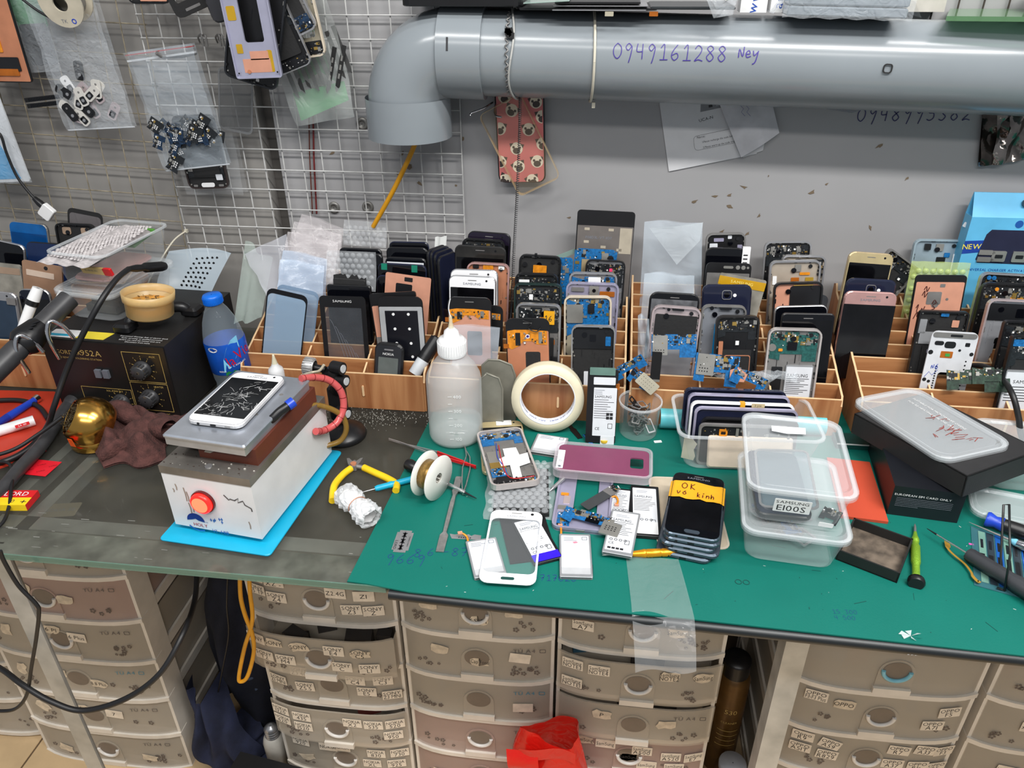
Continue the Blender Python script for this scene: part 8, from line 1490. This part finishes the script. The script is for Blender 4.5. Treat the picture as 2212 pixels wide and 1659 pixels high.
M,w,h=hang([(-70,168),(42,172),(76,385),(-60,400)],1.27);bp_=thing('blister_pack','white and bright blue package hanging at the picture edge','package',M,'parts hanging on the grids');b=MB();b.slab(rr(w,h,.004,2,0,h/2),0,.003);part(b,'white_card',mat('pack_white',(208,212,216),.35,var=.08),bp_);b=MB();b.slab([(-.45*w,.03*h),(.36*w,.03*h),(.2*w,.4*h),(.05*w,.62*h),(-.45*w,.7*h)],.003,.0036);part(b,'blue_panel',mat('pack_blue',(22,150,206),.35,var=.08),bp_);b=MB();b.sheet(lambda u,v:((u-.5)*w*1.05,v*h*1.03-.002,.006+.003*math.sin(11*u+7*v)),10,12);part(b,'film',CLR2,bp_)
p=at_y(152,-6,1.27);rl=thing('solder_reel','cream reel with a round label at the top edge','reel',frame(p,(1,0,0),(.1,-.25,1)),'parts hanging on the grids')
for z_ in(0,.028):b=MB();b.ring(circ(.036,32),circ(.012,32),z_,z_+.003);part(b,'flange',mat('reel_cream',(206,198,178),.5),rl)
b=MB();b.lathe([(.026,.003),(.026,.028)],28);part(b,'solder',DSIL,rl);b=MB();b.text('TK',-.004,-.026,.008,.0312,0);b.ring(circ(.004,12,.012,-.026),circ(.0026,12,.012,-.026),.031,.0314,1);part(b,'label_print',[INKF,BLU],rl)
# black frames at the top
d=hangdev('phone_chassis','black frame with copper patch hanging from the top edge',PF,[(285,-110),(372,-110),(374,8),(280,8)],1.27,'parts hanging on the grids');k_chassis(d,BLK,BLKM,None,'dark',speaker=0);d.pl('copper_patch',-.2,.05,.45,.5,.006,.0066,COPPER,.002)
d=hangdev('phone_chassis','black bracket frame turned aslant at the top edge',PF,[(350,-60),(420,-90),(468,4),(385,45)],1.265,'parts hanging on the grids');b=MB();w,h=d.w,d.h;b.ring(rr(w,h,.010,4,0,h/2),rr(w*.78,h*.6,.006,4,0,h*.6),0,.006);part(b,'frame',BLKM,d.root);d.pl('slot',-.2,.08,.2,.14,.006,.0064,DSIL,.001)
# zip bags
def crumple(u,v):return .0026*abs(math.sin(6*u+9*v+1))+.0022*abs(math.sin(15*u-11*v))+.0014*abs(math.sin(27*v+9*u))-.002
def zipbag(label,c4,Y,m,red=False,hookpx=None):
    M,w,h=hang(c4,Y);t=thing('zip_bag',label,'bag',M,'parts hanging on the grids')
    b=MB();b.sheet(lambda u,v:((u-.5)*w*(1+.03*math.sin(7*v)),v*h,.012*math.sin(3.14*min(1,1.6*(1-v)))*math.sin(3.14*u)+crumple(u,v)+.005),30,40);part(b,'front_film',m,t)
    b=MB();b.sheet(lambda u,v:((u-.5)*w,v*h,-.004+.002*math.sin(6*u)),6,8);part(b,'back_film',m,t)
    b=MB();b.box(-w/2,h*.925,-.001,w/2,h*.94,.006);part(b,'zip_seal',clear('zip_seal',(226,230,234),.5,.15),t)
    if red:b=MB();b.box(-w/2,h*.975,-.001,w/2,h*.982,.0062);part(b,'red_line',mat('red_line',(170,70,70),.4),t)
    b=MB();b.tube([(-w/2,0,.002),(w/2,0,.002)],.0014,n=5);part(b,'bottom_weld',clear('zip_seal',(226,230,234)),t)
    return t,M,w,h
t,M,w,h=zipbag('hanging clear bag of silver camera plates',[(112,-30),(268,-30),(292,268),(150,286)],1.285,CLR2);rp=random.Random(14);PLB=mat('plate_bright',(220,217,210),.35,.2)
for i in range(20):
    x,y=rp.uniform(-.30,.34)*w,rp.uniform(.03,.36)*h;Mp=M@Tm(x,y,.0015+i*.0006)@Rm(rp.uniform(-70,70),'Z');ml=rp.choice((PLB,WHT,PINKS,PLB,BLK,PLB))
    d=Dev('camera_plate',{PLB:'silver',WHT:'white',PINKS:'pinkish',BLK:'black'}[ml]+' oval camera cover plate inside the hanging clear bag','camera plate',Mp,.0165,.031,'camera plates in the hanging bag');d.pl('plate',-.5,0,.5,1,0,.001,ml,.005);d.pl('lens_frame',-.3,.1,.3,.5,.001,.0014,CHIP,.002);d.cy('lens',0,.3,.0028,.0014,.002,SIL,10);d.cy('flash',0,.75,.0018,.001,.0015,DSIL,10)
t,M,w,h=zipbag('hanging zip bag of dark blue circuit boards with a red seal line',[(316,108),(464,96),(496,350),(362,372)],1.27,clear('zip_blue',(206,218,228),.16,.12,.7,45,.8),True)
for i in range(24):
    x,y=rp.uniform(-.34,.40)*w,rp.uniform(.02,.36)*h;d=Dev('small_board','little dark circuit board inside the red-sealed zip bag','circuit board',M@Tm(x,y,.001+i*.0006)@Rm(rp.uniform(-60,60),'Z'),rp.uniform(.020,.034),rp.uniform(.016,.026),'boards in the zip bag');d.board(-.5,0,.5,1,0,rp.choice((mat('night_board',(30,52,78),.35,var=.3,scale=200),PCBK,_M['night_board'])),1,9);b=MB();[b.box((-.2+.12*(q%3))*d.w,(.3+.14*(q//3))*d.h,.002,(-.13+.12*(q%3))*d.w,(.38+.14*(q//3))*d.h,.0023)for q in range(6)];part(b,'pads',WHT,d.root,kind='stuff')
b=MB();p=at_y(392,121,1.285);b.tube([p+Vector((.004,.04,0)),p,at_y(350,122,1.262),at_y(338,114,1.255)],.0034,n=8);solo(b,'grid_hook',DSIL,'thick steel hook through the red-sealed zip bag','hook')
b=MB();[b.tube(spline([at_y(x,92,1.325),at_y(x-4,80,1.31),at_y(x+3,76,1.30),at_y(x+8,100,1.30)],5),.0016,n=6)for x in(432,440,470,476)];solo(b,'grid_hook',DSIL,'row of small wire hooks clipped on the grid','hook')
d=hangdev('phone_chassis','dark phone front with a white home button below the zip bag',PF,[(405,250),(494,250),(500,403),(412,408)],1.292,'parts hanging on the grids');k_chassis(d,mat('brown_black',(46,36,34),.35),BLKM,PCBK,'dark',speaker=0,board=(.14,.34));d.pl('home_button',-.16,.025,.16,.085,.006,.0075,WHT,.003);d.pl('side_key',-.36,.03,-.26,.06,.006,.007,DSIL,.001);d.pl('side_key',.26,.03,.38,.06,.006,.007,DSIL,.001);d.pl('white_label',.24,.12,.4,.2,.0068,.0072,BATW,.001)
M,w,h=hang([(402,240),(512,240),(540,418),(396,418)],1.300);b=MB();b.sheet(lambda u,v:((u-.5)*w,v*h,.003*math.sin(8*u+6*v)+.004),10,12);b.sheet(lambda u,v:((u-.5)*w,v*h,-.012),4,4);solo(b,'clear_bag',CLR,'clear bag round the phone front with home button','bag',M,'parts hanging on the grids')
d=hangdev('phone_glass','clear phone glass in a bag hanging beside the frame cluster',PG,[(482,120),(545,180),(540,270),(480,300)],1.29,'parts hanging on the grids');k_glass(d,clear('edge_grey',(120,122,124),.6,.1),clear('bag_pane',(90,92,94),.4,.1),.004,.004,.003)
# cluster of frames
GH='frames hanging in the cluster'
d=hangdev('phone_chassis','black frame hanging second in the cluster, tilted clockwise',PF,[(500,-60),(620,-30),(600,200),(486,158)],1.235,GH);k_chassis(d,mat('charcoal_frame',(44,46,50),.3,.3),BLK,None,'solid',speaker=0);d.pl('white_mark',.1,.04,.16,.07,.004,.0046,WHT,.001)
d=hangdev('phone_chassis','black frame swung out behind the lilac frame',PF,[(560,-20),(636,-46),(680,130),(598,172)],1.245,GH);k_chassis(d,SIL,BLK,PCBK,'dark',edge=.0016,board=(.5,.8));d.pl('green_camera',-.42,.12,-.24,.28,.004,.0048,mat('camera_green',(110,150,120),.4),.003);d.pl('brown_square',.14,.04,.28,.12,.0045,.005,FLEXD,.001)
d=hangdev('phone_chassis','silver frame with a blue bottom board in the cluster',PF,[(560,-110),(632,-136),(690,52),(618,100)],1.252,GH);k_chassis(d,SIL,DSIL,None,'dark');d.board(-.4,.04,.4,.2,.006,mat('night_board',(30,52,78)),0,18)
d=hangdev('phone_chassis','champagne frame with a bright edge at the rear of the cluster',PF,[(600,-150),(668,-160),(708,118),(646,128)],1.262,GH);k_chassis(d,mat('champagne',(226,212,190)),mat('champagne_dark',(168,160,140)),None,'hole');d.pl('amber_dot',-.3,.06,-.16,.12,.0045,.005,TAPEY,.001)
d=hangdev('phone_chassis','rounded grey black back cover at the side of the cluster',PF,[(440,-120),(506,-150),(522,40),(468,48)],1.25,GH);k_back(d,mat('grey_black',(56,56,60),.2),0)
d=hangdev('phone_chassis','lilac silver frame with copper foil, foremost of the cluster',PF,[(470,-90),(572,-96),(614,166),(514,170)],1.215,GH);w,h=d.w,d.h;LSV=mat('lilac_silver',(190,190,212),.3,.5,var=.04)
b=MB();b.ring(rr(w,h,.004,4,0,h/2),rr(w*.42,h*.62,.004,4,.04*w,h*.62),0,.003);part(b,'mid_plate',LSV,d.root);d.rg('frame',.002,.0,.006,LSV,.004);d.pl('copper_foil',-.30,.05,.30,.17,.003,.0034,COPPER,.001);d.pl('copper_foil',-.12,.16,.28,.235,.003,.0034,COPPER,.001);d.pl('yellow_tape',.24,.05,.36,.24,.0030,.0033,mat('mustard_tape',(186,148,30),.4),.002);d.pl('yellow_tape',-.38,.22,-.25,.3,.003,.0036,_M['mustard_tape'],.001);d.pl('yellow_tape',-.43,.5,-.25,.62,.003,.0036,_M['mustard_tape'],.002);d.cy('screw_boss',-.2,.06,.003,.0034,.0046,COPP2,12)
for u,v in((-.42,.05),(.42,.05)):d.cy('screw_hole',u,v,.0014,.006,.0064,CHIP,8)
# green board bag
M,w,h=hang([(690,-120),(790,-120),(792,228),(622,273)],1.295);gb2=thing('parts_bag','large clear bag with green board and dark strips beside the pipe elbow','bag',M,'parts hanging on the grids')
b=MB();b.slab([(-.42*w,.0),(.42*w,.02),(.42*w,.05),(-.42*w,.045)],0,.0015);b.slab([(-.3*w,.055),(.1*w,.07),(.3*w,.05),(.3*w,.095),(-.3*w,.09)],-.001,.0005);b.slab([(-.2*w,.13),(.2*w,.13),(.2*w,.16),(-.2*w,.17)],-.001,.0005);part(b,'green_card',mat('card_green2',(86,160,106),.5,var=.08),gb2)
for i in range(9):b=MB();b.slab([(-.003,-.034),(.002,-.040),(.004,-.02),(.004,.034),(-.003,.034)],0,.002,M=Tm(-.4*w+i*.0125,.075+.004*(i%3)+.002*i,.003)@Rm(8,'Z'));part(b,'dark_strip',mat('strip_dark',(66,66,66),.5),gb2)
for i in range(2):b=MB();b.slab([(-.003,-.034),(.000,-.040),(.004,-.03),(.004,.034),(-.003,.034)],0,.002,M=Tm(.30*w+i*.016,.072,.008)@Rm(-26,'Z'));[b.box(-.0012,y,.002,.0018,y+.008,.0024,1,Tm(.30*w+i*.016,.072,.008)@Rm(-26,'Z'))for y in(-.018,-.004,.01)];part(b,'bracket_strip',[BLKM,SHLD],gb2)
b=MB();b.sheet(lambda u,v:((u-.5)*w*(.95+.12*math.sin(3*v)),v*h-.006,.010+.004*math.sin(9*u+8*v)+.003*math.sin(21*v)),14,18);part(b,'film',clear('foggy_bag',(206,212,210),.28,.2,.6,30,.6),gb2)
# usb cable with white plug
b=MB();uc=thing('usb_cable','black cable with a square white charging plug hanging by the grid','cable');pts=[at_y(px,py,1.255)for px,py in((-30,270),(0,290),(14,330),(36,380),(62,415),(78,432))];b.tube(spline(pts,7),.0024,n=8);part(b,'cord',CABLE,uc);rodpart(uc,'strain_relief',BLK,at_y(74,428,1.255),at_y(94,446,1.252),[(.0045,0),(.0065,.6),(.006,1)],10)
M,w,h=hang([(100,442),(124,460),(107,479),(83,458)],1.25);b=MB();b.slab(rr(w,h,.003,3,0,h/2),-.005,.005,bev=.001);part(b,'plug',WHT,uc,M);b=MB();b.box(-.001,-.005,-.001,.001,0,.001);part(b,'pin',CHR,uc,M)
b=MB();b.tube(spline([at_y(px,py,1.27)for px,py in((44,-5),(80,22),(112,40),(120,44),(116,20),(108,-5))],6),.0022,n=8);solo(b,'thin_cable',CABLE,'thin black cable looping at the top edge beside the reel','cable')
# ================================================================== UNDER THE COUNTER
b=MB();rb7=random.Random(5)
def bagf(u,v):
    th=6.283*u;r=.075*(1-.42*v**2)*(1+.1*math.sin(3*th+5*v)+.05*math.sin(8*th+9*v));return(r*1.05*math.cos(th),r*.55*math.sin(th),.30*v+.012*math.sin(2*th)*v)
c=at_y(1190,1640,.79);rbg=thing('plastic_bag','bright red plastic bag hanging in front of the drawers','plastic bag',Tm(c.x,.79,at_y(1190,1578,.79).z-.30));RBG=clear('red_bag',(214,28,20),.86,.25,.4,40,.2,tint=(255,120,110))
b.sheet(bagf,36,20);part(b,'bag',RBG,rbg)
b=MB();b.sheet(lambda u,v:(-.06+.05*u-.01*v,-.034+.006*math.sin(7*v),.20+.085*v),5,10);part(b,'handle_loop',RBG,rbg);b=MB();b.sheet(lambda u,v:(-.05+.09*v,-.03-.004*math.sin(6*v),.262+.026*u+.008*math.sin(3.1*v)),5,10);part(b,'handle_loop',RBG,rbg)
# spray cans
for i,(x,y,m,lab,txt)in enumerate(((.283,1.00,mat('can_bronze',(104,74,34),.35,.3,var=.12),'bronze cleaner spray can standing behind the right steel leg','530'),(.288,.915,mat('can_brown',(84,58,34),.35,.3),'shorter brown spray can in front of the bronze one',''),(.238,1.03,mat('can_yellow',(170,140,24),.4),'yellow spray can beside the bronze one',''))):
    H=(.30,.12,.30)[i];r=.030;cn_=thing('spray_can',lab,'spray can',Tm(x,y,0),'spray cans on the floor');b=MB();b.lathe([(.001,0),(r-.002,0),(r,.003),(r,H*.84),(r*.85,H*.88),(r*.5,H*.9)],28);part(b,'can',m,cn_)
    b=MB();b.lathe([(r*.82,H*.86),(r*.84,H*.98),(r*.8,H),(.001,H)],24);part(b,'cap',BLK if i!=1 else mat('cap_grey',(160,162,168),.35),cn_)
    b=MB()
    def onc(px,pz_):th=px/r;return((r+.0006)*math.sin(th),-(r+.0006)*math.cos(th),pz_)
    if txt:g=MB();g.text('530',0,0,.016,0);g.text('CLEANER',0,-.03,.007,0);b.add([onc(v[0],v[1]+H*.62)for v in g.v],g.f,0)
    for k in range(4):b.add([onc(-.02+.005*q,H*.3+k*.014+dz)for dz in(0,.0012)for q in range(9)],[(q,q+1,10+q,9+q)for q in range(8)],0)
    part(b,'can_print',INKG,cn_,kind='stuff')
# jeans and jacket heap
DEN=mat('navy_denim',(30,36,62),.9,var=.2,scale=30,bump=.5,bscale=900);DEN2=mat('dark_jacket',(22,25,40),.9,var=.2,scale=20,bump=.3,bscale=500)
def heap(name,label,pts,m,seed,thick=.04):
    """cloth hanging as a folded curtain through measured outline rows (left, right, depth, height)"""
    n=len(pts);rs=random.Random(seed);ph=[rs.uniform(0,6)for _ in range(4)]
    def f(u,v):
        t=v*(n-1);k=min(int(t),n-2);q=t-k;l=[pts[k][i]*(1-q)+pts[k+1][i]*q for i in range(4)]
        x=l[0]+(l[1]-l[0])*u;return(x+.006*math.sin(9*v+ph[0]),l[2]-thick*math.sin(3.14*u)+.012*math.sin(11*u+3*v+ph[1])+.008*math.sin(19*u-6*v+ph[2]),l[3]+.012*math.sin(7*u+ph[3]))
    b=MB();b.sheet(f,34,30);return solo(b,name,m,label,'clothes')
heap('jacket','dark navy jacket hanging in the gap between drawer towers',[(-.745,-.56,1.02,.02),(-.745,-.56,1.0,.12),(-.74,-.56,.99,.2),(-.735,-.57,1.0,.3),(-.72,-.565,1.03,.40),(-.66,-.565,1.06,.46)],DEN2,2,.06)
heap('jeans','folded blue jeans draped below the navy jacket',[(-.745,-.62,.90,.012),(-.745,-.63,.89,.05),(-.745,-.65,.89,.10),(-.74,-.67,.90,.16),(-.735,-.68,.92,.20)],DEN,4,.05)
heap('jeans','second pair of jeans lying flat on the floor',[(-.70,-.55,.88,.004),(-.70,-.55,.93,.03),(-.68,-.56,.97,.06)],DEN,6,.03)
heap('cloth_scrap','pale blue cloth corner poking out of the clothes heap',[(-.70,-.62,.96,.165),(-.70,-.61,.97,.19),(-.69,-.62,.98,.205)],mat('pale_denim',(70,82,104),.9),9,.01)
c=at_y(590,1590,.88);bs=thing('lamp_socket','white lamp base with a screw thread by the drawer tower','lamp base',Tm(c.x,.88,0));zc_=max(.02,at_y(590,1612,.88).z)
b=MB();b.lathe([(.001,0),(.02,0),(.021,zc_+.02),(.018,zc_+.032),(.014,zc_+.036)],24,caps=True);part(b,'base',mat('porcelain',(176,172,164),.35),bs);b=MB();b.lathe([(.013,zc_+.034)]+[(.0128+.0012*math.sin(i*1.57),zc_+.036+i*.0016)for i in range(14)]+[(.008,zc_+.062),(.004,zc_+.066)],20,caps=True);part(b,'screw_thread',SIL,bs)
b=MB();b.box(-.02,0,0,.15,.06,.14);b2=solo(b,'storage_bin',mat('bin_black',(18,18,20),.5),'low black bin in front of the stickered drawer tower','bin',Tm(-.60,.755,0)@Rm(-8,'Z'))
# cables
b=MB();P=[(-.540,.765,.74),(-.540,.77,.60),(-.532,.775,.54),(-.527,.78,.46),(-.535,.785,.40),(-.543,.785,.38),(-.548,.785,.42),(-.538,.785,.52),(-.530,.79,.66),(-.528,.79,.74)];P=[at_y(px,py,.80)for px,py in((518,1240),(520,1290),(530,1330),(545,1370),(548,1410),(535,1460),(522,1472),(516,1462),(528,1400),(545,1340),(540,1280),(538,1240))]
b.tube(spline(P,6),.0034,n=8);solo(b,'yellow_cable',_M['cable_yellow'],'looped yellow cable hanging under the counter','cable')
b=MB();b.tube(spline([at_y(px,py,Y)for px,py,Y in((425,1240,.80),(420,1300,.76),(395,1370,.70),(345,1455,.66),(270,1510,.64),(180,1535,.63),(110,1515,.63),(50,1480,.64),(10,1450,.66),(-40,1420,.70))],8),.0042,n=8);solo(b,'black_cable',CABLE,'thick black cable sagging in front of the drawers and steel leg','cable')
b=MB();b.tube(spline([at_y(px,py,.64)for px,py in((0,1190),(10,1215),(40,1265),(78,1305),(84,1325),(78,1380),(68,1440),(58,1500),(35,1530),(0,1536),(-40,1530))],8),.0026,n=8);solo(b,'black_cable',CABLE,'thin black cable hanging over the slanting steel leg','cable')
b=MB();b.tube(spline([at_y(px,py,.90)for px,py in((492,1245),(490,1310),(494,1370),(482,1440),(470,1500))],6),.0015,n=6);solo(b,'thin_lead',CABLE,'thin dark cord hanging before the navy jacket','cord')
